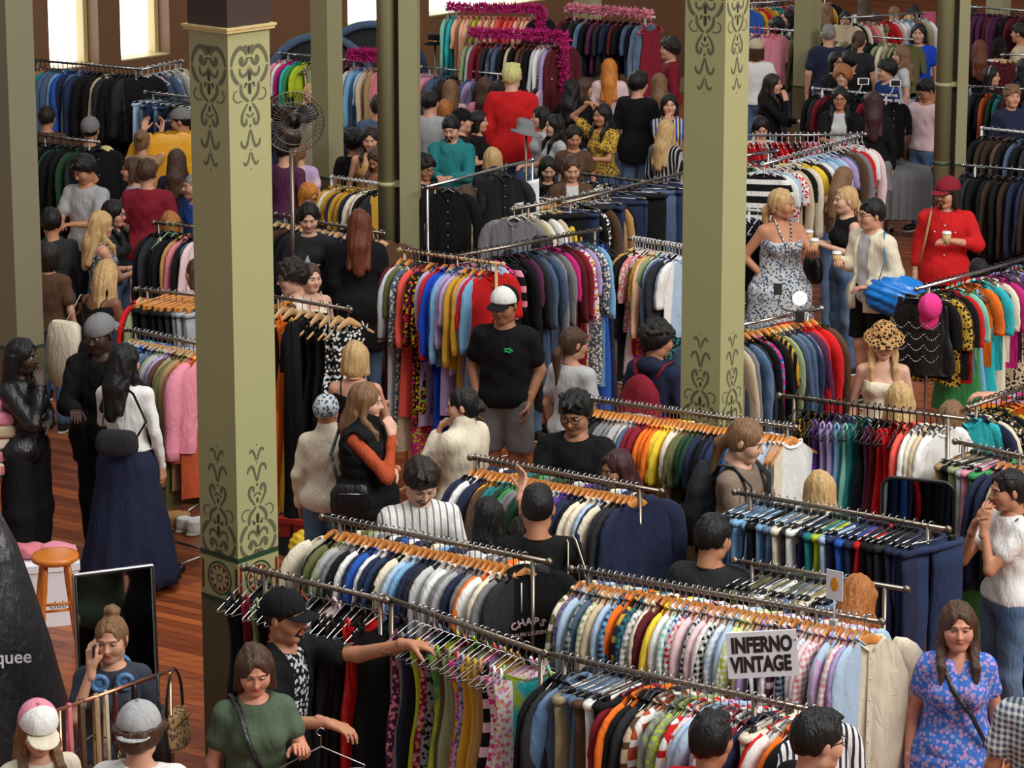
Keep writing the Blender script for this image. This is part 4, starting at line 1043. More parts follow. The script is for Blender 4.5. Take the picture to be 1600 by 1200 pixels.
rack('r', 'denim shorts and jeans rail', (1148,769), (1482,827), 1.58, 'jeans/denim:slate,jeans/denim:denim,shorts/denim:sky,jeans/denim:sky,trousers/black,jeans/denim:sky,jeans/denim:denim,trousers/cream,trousers/charcoal,trousers/white,shorts/navy,trousers/teal,shorts/lime,trousers/lightblue,trousers/indigo,trousers/blue,trousers/navy,shorts/red,trousers/black*2,trousers/charcoal,trousers/navy,shorts/navy,trousers/navy,trousers/indigo', hk='wire', posts=(.10,.12), a0=.04, a1=.1)
rack('r', 'folded shorts rail', (1148,876), (1417,921), 1.52, 'shorts/black,shorts/olive,shorts/charcoal,shorts/khaki,shorts/white,shorts/olive,shorts/grey,shorts/denim:denim,shorts/khaki,shorts/cream,shorts/black,shorts/denim:sky,shorts/navy', hk='wire', posts=(.10,.12), a0=.06, a1=.32)
rack('r', 'bright slip dress rack', (1218,618), (1512,655), 1.72, 'gown/black,gown/print:black:gold,gown/print:black:mustard,dress/brown,gown/satin:purple,gown/lavender,gown/lavender,gown/sky,dress/mint,gown/teal,dress/black,gown/plum,gown/maroon,gown/red,gown/red,dress/burgundy,blouse/coral,tshirt/white,tshirt/cream,blouse/beige,tshirt/white,tshirt/white', hk='blackplastic', posts=(.10,.12), a0=.12, a1=.14)
rack('r', 'trouser rail at the frame edge', (1492,690), (1640,722), 1.62, 'trousers/tan,trousers/black,trousers/sage,trousers/silver,trousers/pink,trousers/green,jacket/navy/wood,jacket/navy/wood,shirt/beige/wood,jacket/charcoal/wood,shirt/sage/wood,sweatshirt/olive/wood,shirt/slate/wood', hk='wire', posts=(.06,.2))
rack('r', 'party top rack', (1432,452), (1640,394), 1.68, 'skirt/leather:black,skirt/leather:black,blouse/black,blouse/leopard:gold:black,blouse/leopard:brown:black,blouse/black,blouse/red,blouse/mint,dress/green,dress/sky,blouse/orange,dress/turquoise,blouse/turquoise,dress/cream,blouse/cream,blouse/fuchsia,blouse/plum,dress/leopard:beige:black,dress/purple,blouse/lavender,gown/orange,gown/orange,blouse/floral:slate:rose,blouse/rust,jacket/denim:denim,dress/red,blouse/black', hk='blackplastic', posts=(.16,.12), a0=.05, metal=CHROME)
rack('r', 'bright shirt rack beside the party tops', (1512,637), (1640,592), 1.58, 'blouse/turquoise,shirt/navy,shirt/cream,shirt/print:black:beige,blouse/print:charcoal:gold,blouse/black,blouse/gold,shirt/orange,shirt/orange,shirt/lilac,sweatshirt/pink,jacket/brown,shirt/red,shirt/lightblue,blouse/hotpink,blouse/black', hk='blackplastic', posts=(.1,.1))
rack('r', 'blazer rail under the clamp lamp', (1100,520), (1284,482), 1.72, 'jacket/slate,jacket/beige,jacket/grey,jacket/denim:denim,jacket/charcoal,jacket/black,shirt/floral:fuchsia:turquoise,jacket/black,shirt/stripe:black:mustard,jacket/sage,jacket/slate,jacket/slate,jacket/satin:indigo,jacket/plum,jacket/red,jacket/red,coat/brown', hk='wood', posts=(.2,.14), a0=.1, a1=.1, metal=CHROME)
rack('r', 'bamboo summer dress rail', (624,391), (786,413), 1.92, 'sdress/maroon/wood,sdress/lightgrey,blouse/olive/wood,sdress/print:slate:cream,gown/beige,sdress/coral,gown/floral:fuchsia:mustard,sdress/floral:black:red/wood,sdress/floral:black:mustard,sdress/lilac,shirt/red/wood,shirt/royal,sdress/royal/wood,shirt/sky,sdress/lavender,shirt/lilac/wood,shirt/mustard,sdress/mustard/wood,sdress/lilac,blouse/red/wood,sdress/sky,blouse/red', hk='blackplastic', posts=(.05,.06), a0=.02, a1=.1, metal=PALEWOOD, label='white rack with a pale bamboo rail of bright summer dresses')
rack('r', 'black-hanger blouse rail', (705,402), (938,358), 1.80, 'blouse/floral:black:rose,blouse/rose,blouse/pink,tshirt/silver,blouse/white,tshirt/lightblue,blouse/print:hotpink:black,blouse/hoop:black:pink,dress/black,sdress/black,blouse/plum,sdress/charcoal,sdress/slate,coat/slate,jacket/grey,sdress/grey,blouse/fuchsia,sdress/maroon,sdress/burgundy,sdress/floral:white:red,blouse/lavender,sdress/print:slate:cream,sdress/sky,gown/blue,gown/navy', hk='blackplastic', posts=(.06,.06), a0=.05)
rack('r', 'mixed blouse rail beside the second stencilled column', (985,373), (1075,388), 1.66, 'shirt/camel,blouse/mustard,coat/black,blouse/print:rose:cream,dress/palepink,gown/red,gown/floral:orange:royal,blouse/mustard,shirt/peach,shirt/sage,dress/brown,blouse/lightblue,shirt/slate,tshirt/lavender,coat/charcoal,gown/print:black:teal,blouse/white,blouse/lightblue', hk='plastic', posts=(.05,.05))
rack('r', 'tan jacket rack', (800,328), (955,296), 1.78, 'coat/grey,jacket/khaki,shirt/cream,shirt/white,jacket/beige,blouse/yellow,blouse/mustard,jacket/charcoal,shirt/stripe:black:white,jacket/black,blouse/print:black:white,coat/brown,coat/tan,coat/camel,jacket/black', hk='plastic', posts=(.2,.05))
rack('r', 'dark jeans rail', (880,318), (1075,268), 1.80, 'jeans/black,jeans/indigo,jacket/black,jeans/charcoal,jeans/indigo,jeans/navy,jeans/indigo,jeans/black,jeans/slate,jeans/indigo,jeans/navy,jeans/indigo', hk='metalclip', posts=(.1,.1), jit=60)
rack('r', 'skinny trouser rail', (745,300), (868,312), 1.50, 'trousers/maroon,trousers/red,trousers/red,trousers/forest,trousers/black,trousers/rose,trousers/black,trousers/slate,trousers/grey,trousers/black', hk='wood', posts=(.05,.05))
rack('r', 'black coat rail', (660,294), (840,300), 1.56, mix(3, 14, 'jacket coat shirt', 'black black charcoal navy brown'), hk='blackplastic')
rack('r', 'empty angled rail', (668,292), (832,250), 1.9, 'shirt/black,shirt/charcoal', hk='wire', metal=CHROME, posts=(.0,.0))
rack('r', 'dark top rail by the headband girl', (880,268), (1075,292), 1.5, mix(5, 20, 'shirt blouse jacket', 'black charcoal slate brown maroon cream navy'), hk='blackplastic')
rack('r', 'clamp-hanger shirt rail', (196,515), (330,541), 1.60, 'shirt/teal,blouse/turquoise,shirt/slate,shirt/sky,shirt/blue,shirt/navy,shirt/denim:denim,jacket/slate,shirt/sage,shirt/silver,shirt/lavender,jacket/brown,shirt/khaki,coat/olive,coat/tan,shirt/orange,puffer/pink,coat/rust', hk='palewood', posts=(.1,.1), a0=.06)
rack('r', 'black trouser rail behind the clamp hangers', (212,452), (330,463), 1.66, 'blouse/red,blouse/sage,trousers/black*2,skirt/black,trousers/black,trousers/black,trousers/charcoal,trousers/grey,trousers/silver,trousers/silver,trousers/lightgrey', hk='palewood', posts=(.1,.1))
rack('r', 'green-hanger coat rail', (240,348), (330,357), 1.70, 'coat/black,coat/charcoal,dress/beige/green,coat/black/green,coat/black,coat/camel,jacket/rose,jacket/black,jacket/palepink,jacket/slate', hk='blackplastic', posts=(.05,.05))
rack('r', 'ochre dress rack beside the near column', (425,463), (548,484), 1.72, 'trousers/brown,dress/chocolate,gown/orange,gown/mustard,blouse/black,gown/black,gown/black,gown/print:black:white,gown/print:black:white', hk='palewood', posts=(.06,.2), a0=.02, a1=.02)
rack('r', 'dark coat rack against the twin columns', (430,335), (600,365), 1.5, mix(8, 16, 'coat jacket', 'black charcoal chocolate navy black brown'), hk='palewood')
rack('r', 'blue puffer wall rack', (52,94), (218,108), 2.05, 'puffer/red,jacket/slate,jacket/tan,puffer/orange,puffer/teal,puffer/denim,puffer/slate,jacket/sky,puffer/blue,puffer/navy,jacket/denim:denim,puffer/indigo,jacket/navy,puffer/black,coat/black,puffer/black,jacket/beige,puffer/charcoal,coat/black,puffer/black,coat/black,puffer/charcoal,puffer/black', hk='blackplastic', posts=(.05,.05), metal=CHROME)
rack('r', 'short wall rack by the windows', (219,109), (286,96), 2.02, 'blouse/cream,dress/navy,dress/pink,blouse/slate,dress/black,blouse/silver,dress/white,coat/beige', hk='plastic', metal=CHROME, posts=(.03,.1))
rack('r', 'jeans rack beneath the wall rack', (226,144), (330,156), 1.85, 'jeans/denim:lightblue,jeans/denim:slate,jeans/indigo,jeans/denim:denim,jeans/indigo,jacket/black,jacket/navy,tshirt/white,tshirt/silver,tshirt/black', hk='metalclip', metal=CHROME)
rack('r', 'fur trim jacket rack', (56,211), (154,222), 1.72, 'coat/black,coat/chocolate,jacket/black,jacket/forest,puffer/black,coat/black,jacket/forest,coat/charcoal,coat/black', hk='blackplastic', metal=CHROME)
rack('r', 'wall rack behind the red-haired woman', (438,83), (500,89), 1.95, 'blouse/pink,blouse/white,blouse/fuchsia,shirt/turquoise,shirt/green,shirt/lime,dress/beige,dress/sage', hk='blackplastic', metal=CHROME)
rack('r', 'pale denim shirt rack', (538,94), (608,98), 1.95, 'shirt/black,shirt/lightgrey,shirt/sky,shirt/denim:lightblue,coat/beige,coat/tan,shirt/rose', hk='coral', metal=CHROME)
rack('r', 'dark hanger rail behind the fan', (428,165), (500,172), 1.65, mix(11, 9, 'blouse shirt', 'black charcoal maroon cream navy'), hk='blackplastic', metal=CHROME)
rack('r', 'curved chrome rail of dark tops', (518,277), (604,288), 1.62, mix(12, 12, 'shirt blouse tshirt', 'black charcoal mustard navy cream black'), hk='wire', metal=WMETAL, rounded=True)
rack('r', 'boa-topped upper wall rail', (698,14), (846,18), 2.35, 'shirt/mint/coral,shirt/turquoise/coral,shirt/peach/coral*3,blouse/lime/coral,blouse/peach/coral*3,blouse/coral/coral*3,shirt/peach/coral*3,jacket/black', hk='coral', metal=WMETAL)
rack('r', 'boa-topped jacket rail', (733,56), (882,62), 2.1, 'jacket/sage,jacket/silver,jacket/burgundy,jacket/maroon,jacket/charcoal,jacket/denim:navy,jacket/slate,jacket/black,jacket/beige,jacket/black,jacket/brown,jacket/chocolate,jacket/black,jacket/lightgrey,jacket/white,jacket/lavender,jacket/maroon,coat/maroon', hk='coral', metal=WMETAL)
rack('r', 'pink boa rail of dark tops', (884,18), (1022,27), 2.2, 'shirt/maroon,blouse/black,shirt/charcoal,jacket/denim:denim,blouse/black,blouse/plum,blouse/charcoal,shirt/navy,blouse/maroon,blouse/black,blouse/slate,blouse/black,jacket/denim:slate,dress/burgundy', hk='coral', metal=WMETAL)
rack('r', 'hanger-crowded rail behind the red sweater', (658,105), (792,117), 1.72, mix(14, 18, 'blouse dress shirt', 'black plum slate maroon pink chocolate lavender'), hk='wire', metal=CHROME)
rack('r', 'short rail beside the red sweater', (806,122), (862,124), 1.66, 'blouse/plum,blouse/black,blouse/maroon,dress/chocolate,dress/black,blouse/lilac', hk='blackplastic', metal=CHROME)
rack('r', 'long far rail behind the navy tee', (1210,46), (1425,62), 1.62, mix(21, 26, 'shirt blouse jacket', 'black charcoal sage olive grey cream forest khaki'), hk='wire', metal=CHROME)
rack('r', 'far white shirt rack', (1320,28), (1445,20), 1.85, mix(22, 14, 'shirt dress blouse', 'white cream khaki beige lightblue rose red black'), hk='blackplastic', metal=CHROME)
rack('r', 'far colourful rack at the top edge', (1165,6), (1300,-4), 1.75, mix(23, 14, 'shirt blouse tshirt', 'blue teal white red mustard black'), hk='wire', metal=CHROME)
rack('r', 'dark clothes rack at the far corner', (1480,8), (1620,18), 1.9, mix(24, 16, 'jacket coat dress', 'black charcoal chocolate maroon black plum'), hk='wire', metal=CHROME)
rack('r', 'far pink hanger rack by the second stencilled column', (1150,42), (1215,46), 1.7, mix(25, 8, 'blouse shirt', 'palepink coral pink slate'), hk='coral', metal=CHROME)
rack('r', 'phone-stand rail of dark blouses', (1270,138), (1400,150), 1.62, mix(26, 14, 'blouse shirt', 'black burgundy brown charcoal cream black'), hk='blackplastic', metal=WMETAL)
rack('r', 'teal and rust shirt rail', (1500,134), (1620,140), 1.62, 'shirt/black,shirt/slate,shirt/charcoal,shirt/black,shirt/rust,shirt/forest,shirt/teal,shirt/maroon,shirt/burgundy,shirt/black,shirt/navy,shirt/black', hk='blackplastic', metal=CHROME)
rack('r', 'striped shirt rail at the far frame edge', (1565,86), (1640,84), 1.62, 'shirt/maroon,shirt/brown,shirt/sage,shirt/grey,shirt/white,shirt/mint,shirt/silver,shirt/black,shirt/teal', hk='palewood', metal=CHROME)
rack('r', 'coat rail with the curved white end', (1534,200), (1650,212), 1.75, 'coat/black,coat/chocolate,coat/chocolate,coat/brown,coat/black,coat/slate,coat/black,coat/charcoal,coat/black,coat/black', hk='wire', metal=WMETAL, rounded=True)
rack('r', 'striped tee rail behind the strapless dress', (1190,258), (1342,214), 1.70, 'tshirt/hoop:black:white,tshirt/white,tshirt/lightblue,tshirt/print:white:red,shirt/beige,tshirt/black,shirt/cream,tshirt/yellow,tshirt/chocolate,shirt/white,tshirt/lightblue,shirt/sky,shirt/lightblue,tshirt/lavender,shirt/slate,shirt/brown,shirt/grey,blouse/red,tshirt/white,shirt/palepink', hk='plastic', metal=CHROME, posts=(.05,.2))
rack('r', 'rose top rail by the teal-shirt crowd', (1160,212), (1352,210), 1.62, mix(28, 20, 'blouse shirt tank', 'brown rose red burgundy charcoal pink black cream'), hk='plastic', metal=CHROME)
rack('r', 'dark blouse rail hugging the second stencilled column', (1150,245), (1215,236), 1.6, 'blouse/print:black:green,shirt/cream,shirt/rose,dress/red,dress/maroon,shirt/slate,blouse/print:navy:silver', hk='blackplastic', metal=CHROME)
rack('r', 'white rail behind the strapless dress', (1150,327), (1220,332), 1.55, 'blouse/floral:slate:rose,blouse/navy,gown/black,gown/black,dress/black', hk='plastic', metal=WMETAL)
rack('r', 'navy coat rack behind the man in red', (1505,258), (1650,270), 1.6, mix(31, 12, 'coat jacket', 'black chocolate black charcoal navy'), hk='wire', metal=CHROME)
# ---------- the shoppers ----------
p = person; Q = {}
# front row
Q['blue'] = p('person in a blue floral dress with long brown hair beside the cream shirt', 1498, 944, 1.66, -4, 'f', 'red', ('long','brown'), 'floral:cornflower:lavender', .45, fit=.022, neck='v', bkind='dress', arms=('down','down'), g=1.22, skirt_len=.35)
Q['edgecheck'] = p('person in a white checked shirt cut off by the frame corner', 1640, 1010, 1.74, 160, 'm', 'tan', ('short','darkbrown'), 'check:white:slate', .6, hem=.86, fit=.03, neck='collar', arms=('down','down'))
Q['edgeblack'] = p('person in a black top at the frame edge beside the blue floral dress', 1640, 905, 1.70, -120, 'm', 'light', ('short','black'), 'black', .6, hem=.86, fit=.03)
Q['auburn'] = p('person in a red top with long wavy auburn hair behind the check shirts', 1346, 900, 1.68, 128, 'f', 'light', ('wavy','copper'), 'red', 2, hem=.9, fit=.034, neck='high', arms=('hip','hip'), head=(25,12), lean=16)
Q['tattoo'] = p('bearded person in a black cap and open black shirt reaching an arm to the rail', 445, 927, 1.72, 62, 'm', 'tan', ('buzz','darkbrown'), 'print:black:lightgrey', .5, neck='v', hem=.88, fit=.016, over=dict(c='black',sleeve=.6,e=.03,open=.07,hem=.86), bottom='black', hat=('cap','black'), beard='darkbrown', arms=('browse',((.20,-.30,1.38),(.16,-.60,1.50),(.1,-1,.05))), curl=(.5,.5))
Q['greentee'] = p('person in a sage green puff sleeve top with a brown bob holding a wire hanger', 398, 1016, 1.64, 18, 'f', 'red', ('bob','brown'), 'moss', .5, fit=.024, neck='crew', hem=.86, arms=('down',((.24,-.10,1.16),(.17,-.30,1.27),(-.1,-.8,.5))), head=(-8,16), g=1.12, bottom='black')
Q['earbud'] = p('person with cropped black hair and a white earbud at the bottom edge', 1112, 1116, 1.72, 150, 'm', 'tan', ('short','black'), 'red', .5, hem=.85, fit=.03)
Q['glassboy'] = p('person with a straight black bowl cut and glasses in front of the cream shirt', 1282, 1113, 1.72, 112, 'm', 'light', ('short','black'), 'black', .5, hem=.85, fit=.03, glasses='on', head=(0,5))
Q['phones'] = p('person in blue headphones holding a phone to one ear, hair in a bun', 172, 966, 1.60, 8, 'f', 'light', ('topbun','lightbrown'), 'ink', .6, fit=.026, hem=.84, arms=('phone','down'), head=(-14,6))
Q['trucker'] = p('person in a pink and white trucker cap at the bottom corner', 62, 1108, 1.62, 25, 'f', 'light', ('long','lightbrown'), 'cream', .5, hat=('cap','pink','white','cream'), head=(0,20))
Q['greycap'] = p('person with curly hair under a backwards grey mesh cap', 217, 1102, 1.70, 175, 'm', 'light', ('curly','brown'), 'white', .5, hat=('capback','silver','silver'), fit=.025)
# second row
Q['baseball'] = p('person in a white pinstripe jersey looking down at the designer sweatshirts', 664, 731, 1.78, 14, 'm', 'fair', ('messy','darkbrown'), 'pinstripe:white:grey', .6, fit=.032, hem=.84, neck='polo', arms=('look','look'), head=(5,30), lean=8, beard='brown')
Q['vest'] = p('person in a black puffer vest over rust sleeves with a fist at the mouth', 574, 600, 1.70, 72, 'f', 'fair', ('long','lightbrown'), 'rust', 2, fit=.010, neck='high', bkind='jeans', over=dict(c='black',sleeve=0,neck='high',e=.055,pillow=1,open=0,hem=.80,name='puffer_vest'), arms=(((.20,-.22,1.14),(.03,-.20,1.37),(-.2,.3,1)),'fold'), curl=(.9,.9), g=1.1, head=(6,4))
Q['fleece'] = p('person in a cream fleece with a low dark braid resting chin on hand', 718, 607, 1.66, -128, 'f', 'light', ('lowbun','black'), 'cream', 2, fit=.045, neck='high', bkind='jeans', hem=.86, arms=(('fold'),((.20,-.20,1.16),(.05,-.19,1.35),(-.25,.25,1))), head=(34,8), curl=(.8,.8), g=1.1)
Q['scarf'] = p('person in a cream jacket and patterned headscarf behind the puffer vest', 510, 622, 1.60, 168, 'f', 'tan', ('bald','brown'), 'cream', 2, fit=.04, hem=.86, hat=('beanie','print:lightgrey:slate'), neck='high')
Q['strap'] = p('person in a black strappy top seen from behind, blonde dark-rooted hair clipped up', 556, 534, 1.66, 172, 'f', 'light', ('bob','blonde'), 'black', 0, fit=.008, neck='strap', hem=1.08, arms=('browse','browse'), head=(0,10), bkind='pants', bottom='black')
Q['blacktee'] = p('person in a black tee and grey shorts wearing a black and white cap', 787, 452, 1.80, -12, 'm', 'olive', ('buzz','black'), 'black', .6, fit=.026, hem=.88, bkind='shorts', bottom='grey', hat=('cap','black','white','black'), head=(-14,6), g=1.22, arms=('pocket','pocket'), shoe='grey')
Q['flower'] = p('person in a black shirt covered in yellow sunflowers', 846, 371, 1.76, -140, 'm', 'tan', ('short','black'), 'bigprint:black:yellow', .6, fit=.034, hem=.84, neck='collar', bkind='jeans', arms=('browse','browse'), head=(-14,4), g=1.1)
Q['leatherback'] = p('person with long black hair beside the sunflower shirt', 797, 392, 1.64, 160, 'f', 'tan', ('long','black'), 'leather:black', 2, fit=.03)
Q['whitetee'] = p('person with glasses and a curly brown ponytail in a white tee', 898, 512, 1.66, 140, 'f', 'light', ('lowpony','brown'), 'lightgrey', .6, fit=.028, hem=.86, glasses='on', arms=('down','down'), bkind='jeans', head=(-24,4))
Q['backpack'] = p('person in a navy hoodie carrying a maroon backpack', 1030, 506, 1.72, 145, 'm', 'tan', ('curly','black'), 'navy', 2, fit=.03, neck='hood', glasses='on', bottom='black', head=(-28,4))
Q['specs'] = p('person in round glasses and a black sweatshirt with tousled black hair', 896, 618, 1.80, -16, 'm', 'olive', ('messy','black'), 'black', 2, fit=.038, hem=.84, glasses='on', arms=('look','look'), head=(-5,16), g=1.1, bottom='black')
Q['wine'] = p('person with long wine-dark hair beside the round-glasses shopper', 960, 706, 1.60, -62, 'f', 'olive', ('long','wine'), 'black', .5, head=(0,10), arms=('browse','down'))
Q['longblack'] = p('person with very long straight black hair behind the pinstripe jersey', 764, 778, 1.62, 165, 'f', 'light', ('long','black'), 'cream', .5, arms=('high','down'), head=(0,6))
Q['buzz'] = p('person with a cropped fade and black shirt seen from behind carrying a cream tote', 840, 759, 1.72, 178, 'm', 'tan', ('fade','black'), 'black', .6, fit=.03, hem=.84, arms=('browse','browse'), head=(0,8), bottom='black')
Q['curlyclip'] = p('person with frizzy brown ponytail and hair clips beside the cropped fade', 822, 812, 1.58, -80, 'f', 'olive', ('afro','darkbrown'), 'charcoal', .5, head=(0,8))
Q['longblonde'] = p('person in a brown tee with long blonde hair tied back and a rucksack', 1176, 660, 1.78, 62, 'm', 'fair', ('lowpony','lightbrown'), 'taupe', .6, fit=.03, hem=.86, arms=('browse','look'), head=(6,16), lean=4)
Q['charcoal'] = p('person in a charcoal tee with short black hair seen from behind', 1118, 806, 1.74, 162, 'm', 'tan', ('short','black'), 'charcoal', .6, fit=.032, hem=.84, head=(-20,10), g=1.15, bottom='black')
p('blonde person seen from behind in front of the white tank tops', 1282, 737, 1.62, 176, 'f', 'fair', ('long','blonde'), 'sage', .5)
p('blonde person seen from behind beneath the leopard bucket hat', 1406, 599, 1.64, 188, 'f', 'fair', ('long','blonde'), 'cream', .5, arms=('browse','down'))
p('brown-haired person leaning over the white tees', 1492, 628, 1.58, 150, 'f', 'light', ('bob','lightbrown'), 'brown', .5, lean=14, head=(0,14), arms=('browse','browse'))
Q['leopardhat'] = p('person in a fluffy leopard bucket hat with long wavy blonde hair', 1382, 512, 1.66, -6, 'f', 'fair', ('wavy','blonde'), 'cream', 0, fit=.008, neck='strapless', hat=('bucket','leopard:camel:black'), head=(0,16), arms=('down','down'), bottom='lightblue')
Q['strapless'] = p('person in a white patterned strapless dress with a lanyard holding coffee', 1224, 296, 1.76, 14, 'f', 'tan', ('lowpony','blonde'), 'print:lightgrey:slate', 0, fit=.014, neck='strapless', bkind='dress', bottom='print:lightgrey:slate', g=1.32, skirt_len=.25, arms=('hip',((.25,-.10,1.18),(.20,-.30,1.26),(-.4,-.7,.4))), head=(48,4))
Q['blacktop'] = p('blonde person in a black top and flared jeans holding coffee', 1322, 292, 1.72, -70, 'f', 'fair', ('lowpony','blonde'), 'black', 0.0, fit=.012, hem=1.0, bkind='jeans', arms=('hold','hold'), head=(-8,0), bottom='denim:denim')
Q['overshirt'] = p('person in a cream overshirt with glasses and moustache carrying the blue sack', 1362, 313, 1.80, -56, 'm', 'light', ('short','black'), 'lightgrey', .5, fit=.016, hem=.86, over=dict(c='cream',sleeve=2,e=.038,open=.07,hem=.80), bkind='shorts', bottom='black', glasses='on', arms=('hold','bag'), head=(-18,2))
Q['redshirt'] = p('person in a red button shirt and maroon cap holding coffee', 1480, 280, 1.82, -14, 'm', 'light', ('bob','darkbrown'), 'red', 1.5, fit=.034, hem=.82, neck='collar', hat=('cap','burgundy'), glasses='on', beard='brown', bkind='pants', bottom='navy', arms=('down',((.27,-.04,1.16),(.09,-.27,1.23),(-.7,-.5,.2))), head=(-34,4), g=1.08)
Q['hand'] = p('person in a white polo with sunglasses on dark hair, hand at the mouth', 1572, 735, 1.70, -72, 'f', 'tan', ('lowbun','black'), 'white', .5, fit=.022, hem=.93, neck='polo', glasses='up', bkind='jeans', arms=(((.15,-.22,1.14),(.04,-.20,1.37),(-.2,.3,1)),'chin'), head=(-6,8))
p('person with tied dark hair behind the party top rail', 1530, 404, 1.60, 176, 'f', 'tan', ('bun','black'), 'brown', 0, neck='strap', hem=1.05)
p('person in a white tee at the frame edge beside the red button shirt', 1640, 290, 1.68, -150, 'f', 'tan', ('lowpony','brown'), 'white', .5, arms=('down','down'))
p('person reaching a bare arm to the bright shirts from the frame edge', 1668, 560, 1.66, -80, 'f', 'light', ('bob','brown'), 'charcoal', .4, arms=('reach','reach'))
p('light-haired person bending behind the blonde in black', 1322, 262, 1.62, 158, 'f', 'light', ('long','lightbrown'), 'brown', 0, neck='strap', hem=1.05, head=(-20,14), lean=10, arms=('browse','look'))
# left side
Q['graycap'] = p('person in a backwards grey cap, black jacket and silver chain', 152, 497, 1.82, -12, 'm', 'dark', ('buzz','black'), 'black', 2, fit=.018, neck='v', hem=.88, over=dict(c='black',sleeve=2,e=.036,open=.06,hem=.74), hat=('capback','grey','grey'), bottom='black', head=(-12,10), arms=('look','down'))
Q['dreads'] = p('person in a black leather jacket with shoulder-length locs', 36, 531, 1.72, 62, 'f', 'dark', ('dreads','black'), 'leather:black', 2, fit=.036, hem=.86, neck='collar', bkind='wide', bottom='black', arms=('chin','fold'), head=(10,2))
Q['navyskirt'] = p('person in a white long sleeve top and long navy skirt', 196, 538, 1.72, 170, 'f', 'light', ('wavy','black'), 'white', 2, fit=.008, hem=.99, bkind='skirt', bottom='navy', skirt_len=.06, arms=('down','browse'), head=(-26,4))
Q['braids'] = p('person with long blonde braids bending over the rack in a black crop top', 168, 408, 1.66, 150, 'f', 'brown', ('braids','blonde'), 'black', 0, fit=.008, neck='strap', hem=1.06, bottom='black', lean=14, head=(25,20), arms=('browse','browse'))
p('blonde person in glasses and a patterned strap top reaching to the coats', 160, 331, 1.66, 112, 'f', 'light', ('long','blonde'), 'print:slate:lightgrey', 0, fit=.008, neck='strap', hem=1.0, glasses='on', arms=('look','look'), head=(0,6))
p('dark-haired person in glasses behind the blonde strap top', 180, 314, 1.68, 75, 'f', 'light', ('long','black'), 'charcoal', .5, glasses='on', head=(0,6))
p('person in a crimson tee seen from behind', 230, 249, 1.82, 172, 'm', 'light', ('short','brown'), 'burgundy', .6, fit=.034, hem=.84, g=1.1)
p('brown-haired person in profile beside the crimson tee', 206, 247, 1.66, -85, 'f', 'light', ('bob','brown'), 'silver', .5)
p('black-haired person in a light grey tee looking down at a camera', 124, 248, 1.80, -24, 'm', 'tan', ('messy','black'), 'silver', .6, fit=.03, hem=.86, arms=('look','look'), head=(-20,26), bottom='black')
p('person with long straight brown hair and navy top under the grey cap', 276, 233, 1.64, 172, 'f', 'light', ('long','brown'), 'navy', .5)
p('bald-headed person half hidden by the near column', 302, 272, 1.66, -60, 'm', 'light', ('buzz','grey'), 'blue', .5)
p('person in a grey cap and black printed tee in profile', 280, 171, 1.80, -105, 'm', 'tan', ('fade','black'), 'black', .6, fit=.03, hat=('cap','grey'), head=(10,6))
Q['yellow'] = p('light-brown-haired person holding up the yellow puffer jacket', 222, 203, 1.66, 172, 'f', 'light', ('bun','lightbrown'), 'tan', .4, arms=('high','high'))
p('person in a grey beanie behind the fur trim rack', 141, 187, 1.70, 176, 'm', 'tan', ('buzz','black'), 'black', 2, hat=('beanie','grey'))
p('pale-haired person in a white shirt beside the grey beanie', 166, 229, 1.62, -160, 'f', 'fair', ('bob','platinum'), 'white', .6)
p('short-haired person behind the fur trim rack at the edge column', 73, 168, 1.68, 176, 'm', 'tan', ('short','darkbrown'), 'brown', .5)
p('dark-haired person in a dark jacket with a cream collar', 80, 327, 1.68, -155, 'm', 'tan', ('short','black'), 'charcoal', 2, neck='collar', head=(-20,0))
p('brown-haired person in a brown shirt beside the edge column', 76, 380, 1.60, 165, 'f', 'light', ('bob','darkbrown'), 'brown', .6, fit=.03)
p('ginger blonde person behind the green hangers', 266, 331, 1.62, 176, 'f', 'fair', ('bob','copper'), 'black', .5)
p('person reaching from behind the near column to the clamp hangers', 308, 405, 1.64, -110, 'f', 'light', ('bob','brown'), 'rose', .5, arms=('look','look'))
# between near column and twin columns
p('red-haired person in a white blouse reaching into the wall rack', 432, 86, 1.68, 92, 'f', 'fair', ('long','wine'), 'palepink', .6, fit=.026, arms=('browse','reach'))
p('blonde person behind the wire fan', 486, 131, 1.66, 10, 'f', 'fair', ('long','blonde'), 'cream', .5)
p('person in a lilac tie-dye tee with a light brown ponytail', 468, 219, 1.64, 168, 'f', 'light', ('pony','lightbrown'), 'tiedye:lilac:palepink', .5, fit=.026)
p('person in a dark cap beside the lilac tie-dye tee', 446, 216, 1.70, 150, 'm', 'light', ('short','black'), 'plum', .5, hat=('cap','charcoal'))
p('smiling person in a black printed tee with long black hair', 553, 128, 1.66, 26, 'f', 'light', ('long','black'), 'print:black:charcoal', .5, arms=('fold','down'), head=(20,6))
p('person in a grey puffer hidden by the twin columns', 592, 150, 1.74, 170, 'm', 'light', ('short','darkbrown'), 'slate', 2, fit=.045)
p('person with curly black hair beside the slim fan column', 553, 205, 1.62, 170, 'f', 'tan', ('curly','black'), 'black', .5)
p('frowning person with straight dark hair looking down', 578, 200, 1.66, 4, 'f', 'light', ('long','darkbrown'), 'camel', 0, neck='strap', head=(-6,14))
p('person with sunglasses on brown hair bent over the curved rail', 583, 235, 1.62, -28, 'f', 'tan', ('long','brown'), 'tan', .0, neck='strap', glasses='up', head=(0,26), lean=10, arms=('browse','look'))
Q['star'] = p('person in a grey sweatshirt with a white star and dark pigtails', 482, 321, 1.68, -2, 'f', 'fair', ('pigtails','black'), 'charcoal', 2, fit=.032, head=(6,20), arms=('look','down'))
